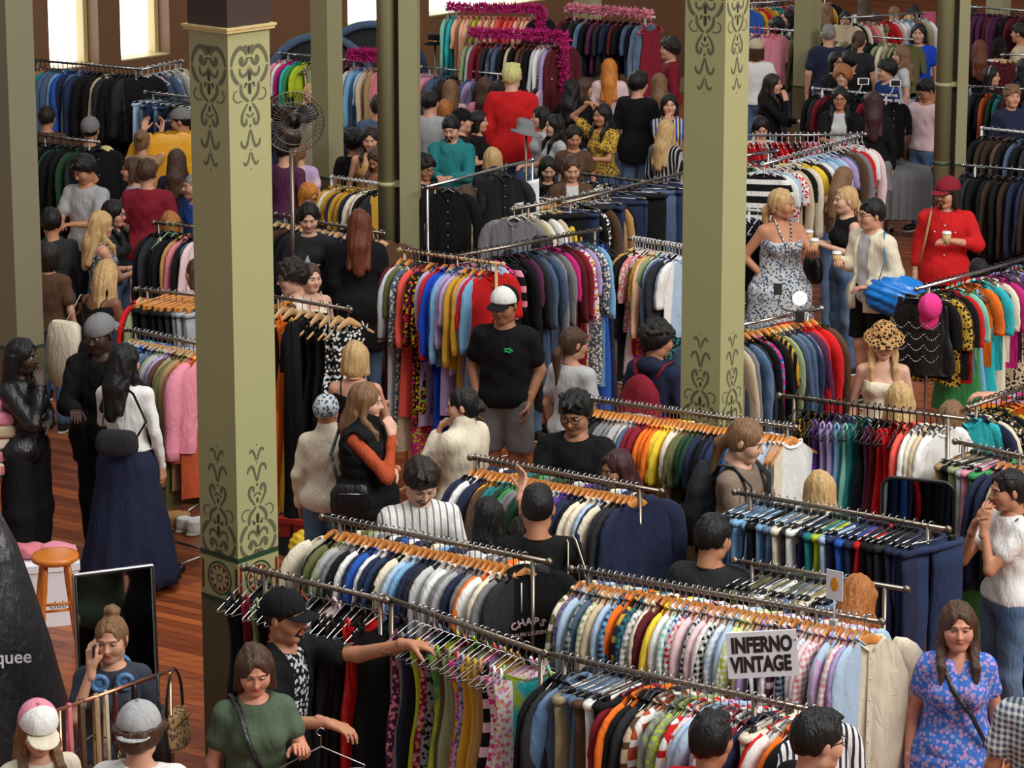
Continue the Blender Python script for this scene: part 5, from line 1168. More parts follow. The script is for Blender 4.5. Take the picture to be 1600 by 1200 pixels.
p('person with very long auburn hair and a long black coat', 562, 328, 1.74, 178, 'f', 'light', ('long','auburn'), 'black', 2, fit=.045, hem=.55)
p('person with blonde-streaked black hair bent over the dark coats', 487, 290, 1.58, 40, 'f', 'light', ('bob','ginger'), 'charcoal', 2, head=(0,20), lean=8)
p('person with curly dark hair and glasses in profile by the near column', 452, 411, 1.72, -72, 'm', 'fair', ('curly','darkbrown'), 'cream', .5, glasses='on', head=(0,8))
p('brown-haired person in profile beside the curly-haired shopper', 486, 413, 1.66, 28, 'f', 'fair', ('lowpony','brown'), 'cream', 0, neck='strap', head=(6,4))
Q['cardigan'] = p('person in a beige cardigan and glasses with a brown bob', 724, 291, 1.74, -52, 'f', 'tan', ('bob','brown'), 'black', 1, fit=.012, over=dict(c='beige',sleeve=2,e=.034,open=.06,hem=.82,neck='crew',name='cardigan'), glasses='on', arms=(((.26,-.20,1.32),(.34,-.46,1.36),(.2,-1,0)),'down'), head=(-8,2))
p('person in an emerald green hoodie with short dark hair', 703, 184, 1.78, -10, 'm', 'light', ('short','black'), 'teal', 2, fit=.038, neck='hood', head=(-6,18), arms=('look','look'), beard='darkbrown')
p('dark-haired person in a grey tee behind the green hoodie', 672, 143, 1.76, 160, 'm', 'light', ('short','black'), 'silver', .6, fit=.028)
p('person with long light brown hair behind the green hoodie', 704, 125, 1.68, 176, 'f', 'light', ('long','lightbrown'), 'palepink', .5)
p('small copper-blonde head between the grey tee and the black cap', 695, 156, 1.55, 170, 'f', 'light', ('bob','copper'), 'tan', .5)
p('person in a black cap in profile beside the green hoodie', 722, 172, 1.70, 95, 'm', 'light', ('short','black'), 'black', .5, hat=('cap','black'))
p('black-haired person in profile behind the green hoodie', 748, 174, 1.66, 75, 'f', 'light', ('bob','black'), 'black', .5, arms=('fold','down'))
p('person with very long brown hair behind the red sweater', 758, 121, 1.68, 168, 'f', 'light', ('long','brown'), 'pink', .5)
p('person with curly dark hair and a pink scarf behind the red sweater', 781, 130, 1.62, 150, 'f', 'tan', ('curly','darkbrown'), 'pink', .5)
p('red curly-haired person in a white top by the boa racks', 722, 70, 1.66, 160, 'f', 'fair', ('curly','red'), 'white', .5)
p('tall platinum-haired person in a red sweater seen from behind', 800, 100, 1.88, 172, 'm', 'fair', ('short','platinum'), 'red', 2, fit=.045, hem=.8, g=1.08)
p('person with a blonde bob in front of the red sweater', 770, 231, 1.66, 170, 'f', 'light', ('bob','blonde'), 'charcoal', 2)
p('dark-haired person reading tags below the blonde bob', 772, 264, 1.60, -8, 'f', 'tan', ('bob','black'), 'black', 2, head=(0,20), arms=('look','look'))
p('person with dark curls and round glasses beside the twin columns', 666, 246, 1.62, 40, 'f', 'tan', ('curly','black'), 'black', 2, glasses='on', head=(0,14))
p('dark-haired person in profile in a white tee beside the grey hat', 845, 167, 1.66, -80, 'f', 'light', ('bob','black'), 'lightgrey', .5)
Q['headband'] = p('person in a pale tee and black headband in profile', 866, 180, 1.66, -70, 'f', 'light', ('long','black'), 'lightgrey', .5, headband='black', arms=('look','down'))
p('person with a black ponytail looking down at the tan jackets', 898, 199, 1.64, -10, 'f', 'tan', ('lowpony','black'), 'brown', .5, head=(20,22))
p('person in an ochre printed tee with a hand on the head', 940, 163, 1.70, -38, 'f', 'tan', ('long','black'), 'print:gold:brown', .6, fit=.03, arms=('head','look'), head=(-10,4))
p('person in a black top with wavy half-tied dark hair', 893, 125, 1.72, 160, 'f', 'light', ('wavy','black'), 'black', 2)
p('brown-haired profile beside the wavy half-tied hair', 913, 122, 1.70, 100, 'f', 'light', ('long','brown'), 'black', .5)
p('tall black-haired person in a loose black shirt', 998, 113, 1.86, 150, 'm', 'light', ('messy','black'), 'black', .8, fit=.04, hem=.78)
p('person in a blue and yellow tee with black hair, hand at the mouth', 1046, 148, 1.68, 0, 'f', 'light', ('bob','black'), 'stripe:royal:yellow', .5, arms=('chin','down'))
p('curly-haired person in a maroon sweater in profile', 1046, 62, 1.78, -88, 'm', 'light', ('curly','darkbrown'), 'burgundy', 2, fit=.03)
p('person with pinned-up ash hair in a pale top', 1010, 88, 1.68, 176, 'f', 'fair', ('bun','lightbrown'), 'cream', .4)
p('person with long ash blonde hair behind the black loose shirt', 1030, 115, 1.68, 178, 'f', 'light', ('long','lightbrown'), 'slate', .5)
p('person with silver-blonde hair in a black and white striped top', 1042, 188, 1.66, 140, 'f', 'light', ('long','blonde'), 'stripe:black:silver', 2, fit=.03)
p('ginger-haired person in a pale pink palm-print jacket', 952, 92, 1.72, 176, 'f', 'fair', ('long','ginger'), 'palepink', 2, fit=.04, hem=.8)
p('person with long black hair looking down by the white paper sign', 857, 248, 1.64, 4, 'f', 'light', ('long','black'), 'black', .5, head=(4,22))
p('person with brown hair tied back looking down at the blouses', 894, 246, 1.64, 6, 'f', 'light', ('lowpony','brown'), 'lightgrey', .5, head=(0,20), over=dict(c='brown',e=.03,open=.06))
# upper right
p('person in a beige cap and white shirt with a bag strap seen from behind', 1181, 63, 1.76, 176, 'm', 'light', ('bob','brown'), 'white', .6, hat=('cap','beige'), fit=.035)
p('dark-haired person in profile at the top of the second stencilled column', 1187, 5, 1.68, -70, 'f', 'light', ('long','darkbrown'), 'cream', .5)
p('long brown-haired person in black inspecting a dark jacket', 1208, 116, 1.70, 70, 'f', 'light', ('long','darkbrown'), 'black', 2, arms=('chin','look'))
p('person with a black bob looking down at the rose tops', 1190, 186, 1.62, 4, 'f', 'light', ('bob','black'), 'cream', .5, head=(0,28))
p('curly dark-haired person in a fleece-lined brown jacket', 1214, 30, 1.74, 172, 'm', 'light', ('curly','black'), 'brown', 2, fit=.045, neck='hood')
p('dark-haired person in profile between the column and the fleece jacket', 1231, 15, 1.68, -70, 'f', 'light', ('long','black'), 'lightgrey', .5)
p('person in a navy tee with cropped grey hair seen from behind', 1295, 39, 1.84, 174, 'm', 'light', ('fade','grey'), 'navy', .6, fit=.034, g=1.1)
p('person with long wavy light brown hair beside the smiling brunette', 1291, 5, 1.70, 172, 'f', 'light', ('wavy','lightbrown'), 'black', .5)
p('smiling brunette in a bare-shouldered top at the far rail', 1321, 18, 1.66, -14, 'f', 'tan', ('long','black'), 'brown', 0, neck='strapless')
p('person with a wavy brown ponytail in a slate tee', 1343, 48, 1.76, 150, 'f', 'light', ('lowpony','brown'), 'charcoal', .5)
p('person with voluminous red curls', 1317, 105, 1.64, -20, 'f', 'fair', ('afro','copper'), 'black', .5)
p('person in glasses behind the red curls', 1307, 82, 1.68, 30, 'f', 'light', ('bob','black'), 'charcoal', .5, glasses='on')
p('black-haired head behind the red curls', 1329, 80, 1.70, 160, 'm', 'light', ('messy','black'), 'black', .5)
Q['bracket'] = p('person in a white tee, open black shirt and glasses with long black hair', 1313, 137, 1.68, -10, 'f', 'tan', ('long','black'), 'lightgrey', .5, over=dict(c='black',sleeve=.7,e=.034,open=.08), glasses='on', head=(0,6), arms=('look','look'))
p('person in a black top and grey pleated skirt with long dark red hair', 1365, 143, 1.70, 176, 'f', 'light', ('long','wine'), 'black', 2, fit=.03, hem=.95, bkind='skirt', bottom='grey', skirt_len=.62)
p('person in a blue checked shirt and curly black hair', 1385, 96, 1.70, -70, 'm', 'light', ('curly','black'), 'check:blue:black', .6, fit=.03)
p('person with long fair hair and a pale tee in profile', 1408, 72, 1.70, -85, 'f', 'light', ('long','lightbrown'), 'lightgrey', .5)
p('person in a blue tee with a dark fringe and mullet', 1436, 38, 1.80, -18, 'm', 'light', ('bob','black'), 'royal', .5, fit=.028)
p('brown-haired person in a grey tee with its back turned, mid crowd', 1403, 41, 1.72, 172, 'm', 'light', ('short','brown'), 'lightgrey', .5, fit=.03)
p('person with a dark red bob in a white top', 1370, 19, 1.66, 150, 'f', 'light', ('bob','wine'), 'white', .5)
p('light-brown-haired person looking down at the far rail', 1399, 12, 1.66, 6, 'f', 'light', ('lowpony','lightbrown'), 'silver', .5, head=(0,24))
p('person peering over the far rail above the fair-haired shopper', 1386, 37, 1.60, 0, 'f', 'tan', ('bun','black'), 'beige', .5)
p('dark-haired person in glasses and a pale pink shirt looking down', 1441, 127, 1.76, -50, 'm', 'tan', ('short','black'), 'palepink', .6, glasses='on', head=(-6,26), fit=.028)
p('dark-haired person behind the pink board', 1428, 8, 1.66, 170, 'f', 'light', ('bob','black'), 'black', .5)
p('blonde person beside the pink board', 1421, 22, 1.64, 170, 'f', 'light', ('lowpony','blonde'), 'beige', .5)
p('person with short dark hair between the twin columns and far column', 1516, 10, 1.74, -20, 'm', 'tan', ('short','darkbrown'), 'olive', .5, head=(0,20))
p('person with dark auburn hair below the short-haired shopper', 1514, 34, 1.66, 170, 'f', 'light', ('long','auburn'), 'mustard', .5)
p('person with long auburn hair and a dark top beside the far column', 1531, 63, 1.68, 176, 'f', 'light', ('long','auburn'), 'black', .5)
p('person in a white headscarf and black top in profile', 1572, 15, 1.72, -80, 'f', 'tan', ('long','black'), 'black', 2, headband='white')
p('person with cropped black hair at the far frame corner', 1594, 38, 1.74, -120, 'm', 'tan', ('fade','black'), 'beige', .5)
p('person in a navy jacket with short light brown hair by the coat rail', 1582, 134, 1.74, 12, 'f', 'light', ('messy','lightbrown'), 'navy', 2, fit=.034, neck='collar')
p('dark-haired person in profile at the teal and rust rail', 1550, 105, 1.62, 60, 'f', 'light', ('bob','black'), 'black', .5, headband='silver')
p('person in a black beanie beside the white headscarf', 1562, 62, 1.62, 160, 'f', 'light', ('bob','black'), 'cream', .5, hat=('beanie','black'))
p('person with dark wavy hair at the far top edge behind the navy tee', 1262, 8, 1.70, 165, 'f', 'light', ('wavy','brown'), 'charcoal', .5)
for i, (x, y, c, t, l) in enumerate([(1560, -2, 'black', 'maroon', 'dark-haired person in maroon at the top edge beyond the far column'), (1350, -6, 'brown', 'white', 'brown-haired person in white at the top edge'), (1215, -4, 'darkbrown', 'teal', 'person in teal at the top edge beside the second stencilled column'), (1600, 92, 'black', 'charcoal', 'person in charcoal beyond the coat rail at the edge')]):
    p(l, x, y, 1.68, 150+20*i, 'f', 'light', ('long', c), t, .5)
# ---------- things on, beside and between the racks ----------
def thing(name, cat, label, loc, rz=0, group=None): return empty(name, loc, rz, label=label, cat=cat, group=group)
INK = plain('black_ink', (38,24,26), .7)
# stall sign
c = P(1191, 1022, 1.86); c = Vector((c.x, c.y, c.z)); s_ = ppm(c)
t = thing('stall_sign', 'sign', 'white stall sign with two lines of bold black lettering above the bargain rail', c, math.radians(-4))
M = Matrix.Rotation(math.radians(-5), 4, 'Y')
m = MB(); m.box((-.158,-.004,-.108), (.158,.004,.108), 0, M); bd = m.build('board', PAPER, t); 
for tx, z in (('INFERNO', .044), ('VINTAGE', -.048)):
    o = text(tx, .098, INK, bd, (-.004, -.0055, z), (math.pi/2, math.radians(-5), 0), .0005, .0046, sx=.66)
text('TM', .012, INK, bd, (.142, -.0055, .072), (math.pi/2, 0, 0), .0003)
m = MB(); m.tube([(0,.006,-.10), (0,.006,-.22)], .006, 6); m.box((-.02,-.01,-.235), (.02,.02,-.20)); m.build('clamp_stand', WHP, t)
# small card on the shirt rail
c = P(1304, 916, 1.80)
t = thing('price_card', 'sign', 'small white card with an orange mark clipped above the check shirts', c, math.radians(-35))
m = MB(); m.box((-.045,-.002,-.07), (.045,.002,.08), 0); m.build('card', PAPER, t)
m = MB(); m.ball((0,-.003,.01), (.022,.001,.036), 0, 14); m.build('orange_mark', plain('orange_ink', (238,150,30), .6), t)
m = MB(); m.tube([(0,0,-.07), (0,0,-.19)], .006, 6); m.box((-.018,-.015,-.20), (.018,.015,-.17)); m.build('clip', plain('clear_plastic', (190,196,198), .2), t)
# paper sheets on the angled rail
def sheet(label, quad, z, txt=None):
    pts = [P(x, y, z) for x, y in quad[:1]]; Y = pts[0].y
    V = [PD(x, y, Y) for x, y in quad]; o = V[0].copy(); t = thing('paper_sign', 'sign', label, o)
    m = MB(); rows = []
    for i in range(9):
        f = i/8; a = V[0].lerp(V[3], f); b = V[1].lerp(V[2], f); rows.append([(a+Vector((0, .02*math.sin(3*f), 0)))-o, (a.lerp(b, .5)+Vector((0, -.02+.02*math.sin(3*f), 0)))-o, b-o])
    m.grid(rows); q = m.build('sheet', PAPER, t); md = q.modifiers.new('thick', 'SOLIDIFY'); md.thickness = .0015
    if txt: text(txt, .035, INK, t, (V[0].lerp(V[2], .45)-o)+Vector((-.01, -.03, .0)), (math.pi/2, math.radians(8), 0), .0005, .0008)
sheet('curling blank white paper taped beside the cardigan wearer', [(665,330),(682,324),(683,379),(662,384)], 1.62)
sheet('tall blank white paper on the angled rail by the tan jackets', [(816,284),(842,279),(843,331),(827,336)], 1.72)
sheet('white paper with a short printed word behind the tall blank sheet', [(804,318),(826,313),(840,340),(804,350)], 1.58, 'REClothed')
# pedestal fan
c = PD(458, 190, 24.6*KD*1.02); bz = c.z
t = thing('pedestal_fan', 'fan', 'large round wire-cage fan between the near column and slim column', (c.x, c.y, 0), math.radians(12))
R_ = 48/ppm(c); cage = MB()
for k in range(44):
    a = 2*math.pi*k/44; cage.tube([(.05*math.cos(a), -.10, bz+.05*math.sin(a)), (R_*.7*math.cos(a), -.10, bz+R_*.7*math.sin(a)), (R_*math.cos(a), -.02, bz+R_*math.sin(a))], .0022, 4)
    cage.tube([(.05*math.cos(a), .10, bz+.05*math.sin(a)), (R_*.7*math.cos(a), .09, bz+R_*.7*math.sin(a)), (R_*math.cos(a), -.02, bz+R_*math.sin(a))], .0022, 4)
for r in (R_, R_*.7, R_*.35): cage.tube([(r*math.cos(g), -.02 if r == R_ else -.10, bz+r*math.sin(g)) for g in np.linspace(0, 2*math.pi, 41)[:-1]], .006 if r == R_ else .003, 6, closed=True)
cage.build('cage', DKMETAL, t)
for k in range(3):
    a = 2*math.pi*k/3+.5; m = MB(); rows = []
    for i in range(7):
        r = .04+(R_*.86-.04)*i/6; w = .26*(.5+.5*math.sin(math.pi*(.15+.8*i/6)))
        rows.append([(r*math.cos(a+u*w*1.6/(.5+r*2)), -.01+.05*u*(1-.4*i/6), bz+r*math.sin(a+u*w*1.6/(.5+r*2))) for u in (-1, -.3, .3, 1)])
    m.grid(rows); q = m.build('blade', BLKP, t); md = q.modifiers.new('thick', 'SOLIDIFY'); md.thickness = .004
m = MB(); m.tube([(0,.0,bz),(0,.22,bz)], .07, 16); m.build('motor', BLKP, t)
m = MB(); m.tube([(0,.15,.03),(0,.15,bz)], .022, 10); m.build('pole', DKMETAL, t); m = MB(); m.lathe([(.30,0),(.30,.03),(.05,.05)], (0,.15,0), 24); m.build('base', BLKP, t)
# stool
SW = woodmat('varnished_stool_wood', (196,104,30), (222,138,54), (6,30,30), .28)
c = P(86, 866, .66); t = thing('stool', 'stool', 'round varnished wooden stool beside the black canopy bag', (c.x, c.y, 0), .3)
m = MB(); m.lathe([(.001,.615),(.13,.615),(.15,.628),(.152,.645),(.145,.66),(.12,.664),(.001,.66)], (0,0,0), 32); m.build('seat', SW, t)
for k in range(4):
    a = math.pi/4+k*math.pi/2; m = MB(); m.tube([((.10+.09*f)*math.cos(a), (.10+.09*f)*math.sin(a), .62-.62*f) for f in (0,.15,.3,.5,.55,.6,.8,1)], [.017,.020,.022,.019,.024,.019,.018,.012], 10); m.build('leg', SW, t)
for k, z in enumerate((.24,.24,.36,.36)):
    a = math.pi/4+k*math.pi/2; b = a+math.pi/2; r = .10+.09*(1-z/.62); m = MB(); m.tube([(r*math.cos(a), r*math.sin(a), z), (r*math.cos(b), r*math.sin(b), z)], .010, 8); m.build('stretcher', SW, t)
# black canopy bag (marquee cover), a tall draped cone of nylon
def drape(name, cat, label, base, prof, mats, ph=0, k=7, amp=.10, sx=1, sy=1, n=44, rz=0, lean=(0,0)):
    t = thing(name, cat, label, base, rz); m = MB(); V = []
    for i, (r, z) in enumerate(prof):
        for j in range(n):
            a = 2*math.pi*j/n; q = r*(1+amp*math.sin(k*a+ph+z*2)+amp*.5*math.sin((k+4)*a-z*5+ph)); V.append((q*math.cos(a)*sx+lean[0]*z, q*math.sin(a)*sy+lean[1]*z, z))
    m.add(V, [(i*n+j, i*n+(j+1) % n, (i+1)*n+(j+1) % n, (i+1)*n+j) for i in range(len(prof)-1) for j in range(n)]); m.add(V[-n:], [tuple(range(n))]); m.build('fabric', mats, t); return t
c = P(25, 1250, 0); NYL = cloth('leather:charcoal')
t = drape('canopy_bag', 'canopy cover', 'black nylon canopy cover with white lettering at the frame edge', (c.x-.16, c.y+.1, 0), [(.50,0),(.47,.3),(.42,.6),(.35,.9),(.27,1.2),(.20,1.45),(.12,1.62),(.03,1.66)], NYL, amp=.04, k=5)
text('marquee', .10, PAPER, t, (.155, -.395, .95), (math.radians(78), 0, math.radians(8)), .001, .001, align='CENTER')
# standing mirror behind the headphones wearer
MIR = plain('mirror_glass', (190,192,196), .04, 1.0)
def mirror(label, x0, x1, ytop, z, h, rz, frame=BLKP, rad=.0, tilt=8):
    a = P((x0+x1)/2, ytop, z); s = ppm(a); w = (x1-x0)/s/max(.3, math.cos(math.radians(rz)))
    t = thing('standing_mirror', 'mirror', label, (a.x, a.y, z-h), math.radians(rz)); Mt = Matrix.Rotation(math.radians(-tilt), 4, 'X')
    def outline(w, h, r, n=6):
        pts = []
        for cx, cz, a0 in ((w/2-r, r, -90), (w/2-r, h-r, 0), (-w/2+r, h-r, 90), (-w/2+r, r, 180)):
            for i in range(n+1): g = math.radians(a0+90*i/n); pts.append((cx+r*math.cos(g), cz+r*math.sin(g)))
        return pts
    o = outline(w, h, max(rad, .004)); m = MB(); n = len(o)
    m.add([Mt @ Vector((x, -.004, zz)) for x, zz in o], [tuple(range(n))]); m.build('glass', MIR, t)
    m = MB(); m.tube([Mt @ Vector((x, 0, zz)) for x, zz in o], .012, 8, closed=True); m.build('frame', frame, t)
    m = MB(); m.add([Mt @ Vector((x, .012, zz)) for x, zz in o], [tuple(reversed(range(n)))]); m.build('backing', BLKP, t)
    if z-h > .05 or True:
        for s2 in (-1, 1): m = MB(); m.tube([Mt @ Vector((s2*w*.35, .01, h*.7)), (s2*w*.4, .45, -(z-h)+.01)], .012, 6); m.build('leg', frame, t)
    return t
mirror('tall rectangular mirror reflecting dark clothes behind the headphones wearer', 126, 242, 900, 1.50, 1.45, 22, CHROME, tilt=4)
mirror('round-cornered black framed mirror leaning by the white polo wearer', 1388, 1494, 738, 1.62, 1.55, -18, BLKP, .07, tilt=-5)
# handbag rail
RZ = 1.48
A = P(84, 1112, RZ); B_ = P(272, 1046, RZ); L_ = (B_-A).length; tr = (B_-A)/L_
t = thing('bag_rail', 'display rail', 'rose gold rail hung with belts and handbags at the bottom edge', (A.x, A.y, 0), math.atan2(tr.y, tr.x))
m = MB(); m.tube([(0,0,RZ),(L_,0,RZ)], .010, 10); m.build('rail', COPPER, t)
for x in (.03, L_-.03): m = MB(); m.tube([(x,0,0),(x,0,RZ)], .012, 8); m.build('post', COPPER, t); m = MB(); m.tube([(x,-.22,.012),(x,.22,.012)], .012, 8); m.build('foot', COPPER, t)
rzr = math.atan2(tr.y, tr.x)
def bag(name, label, top, w, h, d, mat, strap=.2, rz=0, smat=None, cat='handbag', sag=.0, buckle=None, sr=.008):
    """top: where the strap hangs; body below it"""
    t = thing(name, cat, label, top, rz); m = MB(); z1 = -strap; n = 20; V = []
    prof = [(.80,0),(.96,.08),(1.03,.3),(1.0,.6),(.94,.85),(.86,1)]
    for f, u in prof:
        for j in range(n):
            a = 2*math.pi*j/n; cx = abs(math.cos(a))**.5*math.copysign(1, math.cos(a)); cy = abs(math.sin(a))**.6*math.copysign(1, math.sin(a))
            V.append((cx*w/2*f, cy*d/2*(1.15-.5*u), z1-h+h*u-sag*(1-abs(cx))*(1 if u == 1 else 0)))
    m.add(V, [(i*n+j, i*n+(j+1) % n, (i+1)*n+(j+1) % n, (i+1)*n+j) for i in range(len(prof)-1) for j in range(n)]); m.add(V[:n], [tuple(reversed(range(n)))]); m.add(V[-n:], [tuple(range(n))])
    m.build('body', mat, t)
    if strap:
        m = MB(); pts = [(-w*.42, 0, z1-.03)]+[(w*.42*math.sin(g)*(.2+.8*abs(math.sin(g))), 0, z1+strap*math.cos(g)**.7 if math.cos(g) > 0 else z1) for g in np.linspace(-1.5, 1.5, 13)]+[(w*.42, 0, z1-.03)]
        m.tube(pts, sr, 6, flat=.4); m.build('strap', smat or mat, t)
    if buckle:
        m = MB(); m.box((-w*.36, -d*.5-.006, z1-h*.18), (w*.36, -d*.5+.0, z1-h*.14)); m.build('zip', buckle, t)
    return t
GOLD = plain('brass_hardware', (196,158,80), .3, 1.0)
_mono = cloth('leopard:tan:brown')
def railpt(f, z=RZ+.01): v = A.lerp(B_, f); return Vector((v.x, v.y, z))
bag('handbag', 'tan handbag with dark monogram pattern and chain strap at the rail end', railpt(.995), .24, .17, .09, _mono, .23, rzr+.5, BLKP, buckle=GOLD)
bag('handbag', 'black leather handbag beneath the far end of the rose gold rail', railpt(.86), .26, .24, .10, cloth('leather:black'), .20, rzr+.9, buckle=GOLD)
for i, (f, ln, c_, r, lb) in enumerate([(.12,.34,'rose',.012,'pink strap hanging from the near end of the rose gold rail'),(.22,.50,'leather:brown',.014,'snakeskin brown belt hanging on the rose gold rail'),(.34,.55,'leather:tan',.014,'tan studded belt hanging on the rose gold rail'),(.42,.42,'leather:beige',.010,'slim beige belt beside the tan studded belt'),(.50,.30,'leather:maroon',.008,'thin maroon belt beside the slim beige belt'),(.66,.36,'leather:black',.010,'black studded strap in the middle of the rose gold rail')]):
    q = railpt(f); t2 = thing('belt', 'belt', lb, q, rzr+1.2)
    m = MB(); m.tube([(-.03,0,-ln),(-.022,0,-ln*.5),(-.014,0,-.03),(0,0,.006),(.016,0,-.03),(.03,.0,-ln*.5),(.05,0,-ln*.95)], r, 6, flat=.25); m.build('strap', cloth(c_), t2)
    m = MB(); m.tube([(-.03+.02*math.cos(g), 0, -ln-.02+.022*math.sin(g)) for g in np.linspace(0, 2*math.pi, 11)[:-1]], .003, 6, closed=True); m.build('buckle', GOLD, t2)
bag('handbag', 'crumpled glossy brown bag on the rose gold rail behind the mesh cap', railpt(.30, RZ-.18), .34, .24, .16, cloth('leather:chocolate'), .17, rzr, buckle=GOLD)
# phones, headphones
def attach(q, name, cat, label, fn, hand=0, off=(0,0,0), rz=0):
    t = thing(name, cat, label, q['hand%d' % hand]+Vector(off), q['yaw']+rz); fn(t); return t
def phone(t):
    m = MB(); m.box((-.036,-.005,-.07), (.036,.005,.07)); m.build('case', BLKP, t)
attach(Q['phones'], 'phone', 'phone', 'dark phone held to the ear by the headphones wearer', phone, 0, (.02,.01,-.02), 1.2)
q = Q['phones']; hp = plain('blue_headphone_plastic', (84,126,172), .4)
t = thing('headphones', 'headphones', 'blue over-ear headphones resting around the bun wearer neck', q['loc'](0, 0, 1.40), q['yaw'])
m = MB(); m.tube([(.085*math.cos(g), .02+.085*math.sin(g)*1.0, .02+.03*math.sin(g)) for g in np.linspace(-.5, math.pi+.5, 16)], .011, 8, flat=.6); m.build('band', hp, t)
for s in (-1, 1): m = MB(); m.tube([(s*.062+.036*math.cos(g), -.105, -.02+.036*math.sin(g)) for g in np.linspace(0, 2*math.pi, 17)[:-1]], .014, 8, closed=True); m.ball((s*.062,-.098,-.02), (.03,.012,.03), 0, 12); m.build('ear_cup', hp, t)
def hangerprop(t): o = link('wire', hanger_mesh('wire'), t); o.location = (0,0,.09)
attach(Q['greentee'], 'wire_hanger', 'hanger', 'empty silver wire hanger held by the sage green top wearer', hangerprop, 1, (.10,.0,-.02), -.2)
# coffee cups
CUP = plain('kraft_cup_paper', (206,166,116), .6)
def cup(t):
    m = MB(); m.lathe([(.028,-.05),(.040,.045)], (0,0,0), 18); m.build('cup', CUP, t); m = MB(); m.lathe([(.042,.045),(.043,.055),(.037,.057),(.036,.068),(.001,.068)], (0,0,0), 18); m.build('lid', WHP, t)
for k, hnd, of, lb in (('strapless', 1, (.0,-.03,.02), 'strapless dress wearer'), ('blacktop', 0, (-.03,-.02,.03), 'blonde in the black top'), ('overshirt', 0, (-.02,-.03,.02), 'cream overshirt wearer'), ('redshirt', 1, (-.01,-.04,.02), 'red button shirt wearer')):
    attach(Q[k], 'coffee_cup', 'coffee cup', 'kraft paper coffee cup with a white lid held by the '+lb, cup, hnd, of)
# bags carried by people
def at_person(q, x, y, z): return q['loc'](x, y, z)
def crumple(name, cat, label, loc, r, mat, amp=.16, rz=0, strap=None):
    t = thing(name, cat, label, loc, rz); m = MB(); n, k = 44, 30; V = []; rr = random.Random(4)
    for i in range(k+1):
        th = math.pi*i/k
        for j in range(n):
            a = 2*math.pi*j/n; x, y, z = math.sin(th)*math.cos(a), math.sin(th)*math.sin(a), math.cos(th)
            f = 1+amp*(.5*abs(math.sin(5*x+7*z+2*y))+.35*abs(math.sin(11*x-6*z+9*y))+.25*abs(math.sin(19*z+15*x)))-amp*.5
            V.append((x*r[0]*f, y*r[1]*f, z*r[2]*f*(1 if z < 0 else .8)))
    m.add(V, [(i*n+j, (i+1)*n+j, (i+1)*n+(j+1) % n, i*n+(j+1) % n) for i in range(k) for j in range(n)]); m.build('sack', mat, t)
    if strap: m = MB(); m.tube(strap[0], .018, 8, flat=.2); m.build('strap', strap[1], t)
    return t
BLUEB = plain('blue_woven_plastic', (20,118,206), .28, 0, .5)
q = Q['overshirt']; b0 = q['loc'](.27, .02, .98); sh = q['loc'](.13, .0, 1.45)
crumple('shopping_sack', 'shopping bag', 'large crinkled blue plastic sack on the cream overshirt wearer shoulder', b0, (.25,.18,.18), BLUEB, .24, 0, ([(-.16,-.05,.10), (sh-b0)*.55+Vector((-.05,-.10,0)), (sh-b0)+Vector((0,-.04,.02)), (sh-b0)+Vector((.05,.06,-.02)), (.10,.06,.10)], plain('blue_yellow_strap', (50,130,170), .6)))
def shoulder_bag(q, label, x, y, z, w, h, d, mat, strap_pts, name='shoulder_bag', sw_=.012, rz=0, buckle=None, body='b'):
    c = q['loc'](x, y, z); t = thing(name, 'bag', label, c, q['yaw']+rz); m = MB(); n = 20; V = []
    prof = [(.70,0,.7),(.93,.1,.95),(1.0,.35,1),(.97,.7,.9),(.85,.93,.7),(.7,1,.45)]
    for f, u, g in prof:
        for j in range(n):
            a = 2*math.pi*j/n; cx = abs(math.cos(a))**.6*math.copysign(1, math.cos(a)); cy = abs(math.sin(a))**.7*math.copysign(1, math.sin(a)); V.append((cx*w/2*f, cy*d/2*g, -h/2+h*u))
    m.add(V, [(i*n+j, i*n+(j+1) % n, (i+1)*n+(j+1) % n, (i+1)*n+j) for i in range(len(prof)-1) for j in range(n)]); m.add(V[:n], [tuple(reversed(range(n)))]); m.add(V[-n:], [tuple(range(n))]); m.build('body', mat, t)
    Ri = Matrix.Rotation(-(q['yaw']+rz), 3, 'Z')
    for sp in strap_pts:
        m = MB(); m.tube([Ri @ (q['loc'](*pp)-c) for pp in sp], sw_, 8, flat=.3); m.build('strap', mat, t)
    if buckle: m = MB(); m.tube([(-w*.33, -d*.42, h*.22), (0, -d*.50, h*.24), (w*.33, -d*.42, h*.22)], .004, 6); m.build('zip', buckle, t)
    return t
BK = cloth('leather:black'); NY = cloth('charcoal')
F_ = .135
shoulder_bag(Q['vest'], 'small black leather crossbody bag hanging at the puffer vest', -.25, .0, 1.0, .25, .21, .09, BK, [[(-.24,.09,1.10),(-.17,.17,1.26),(-.02,.16,1.42),(.10,.05,1.47),(.12,-.08,1.42)]], rz=-1.3, buckle=CHROME)
shoulder_bag(Q['navyskirt'], 'black nylon crossbody bag on the back of the white long sleeve top', .0, .20, 1.08, .30, .17, .12, NY, [[(-.12,.17,1.10),(-.17,.09,1.2),(-.10,.13,1.40),(.0,.06,1.44)], [(.12,.17,1.12),(.10,.16,1.25),(.12,.10,1.42),(.13,.0,1.44),(.10,-.11,1.38)]], rz=.0)
shoulder_bag(Q['hand'], 'black nylon shoulder bag at the white polo wearer hip', -.08, .20, 1.0, .34, .22, .12, NY, [[(-.16,.18,1.08),(-.12,.14,1.25),(.02,.06,1.42),(.12,-.02,1.44)]], rz=0)
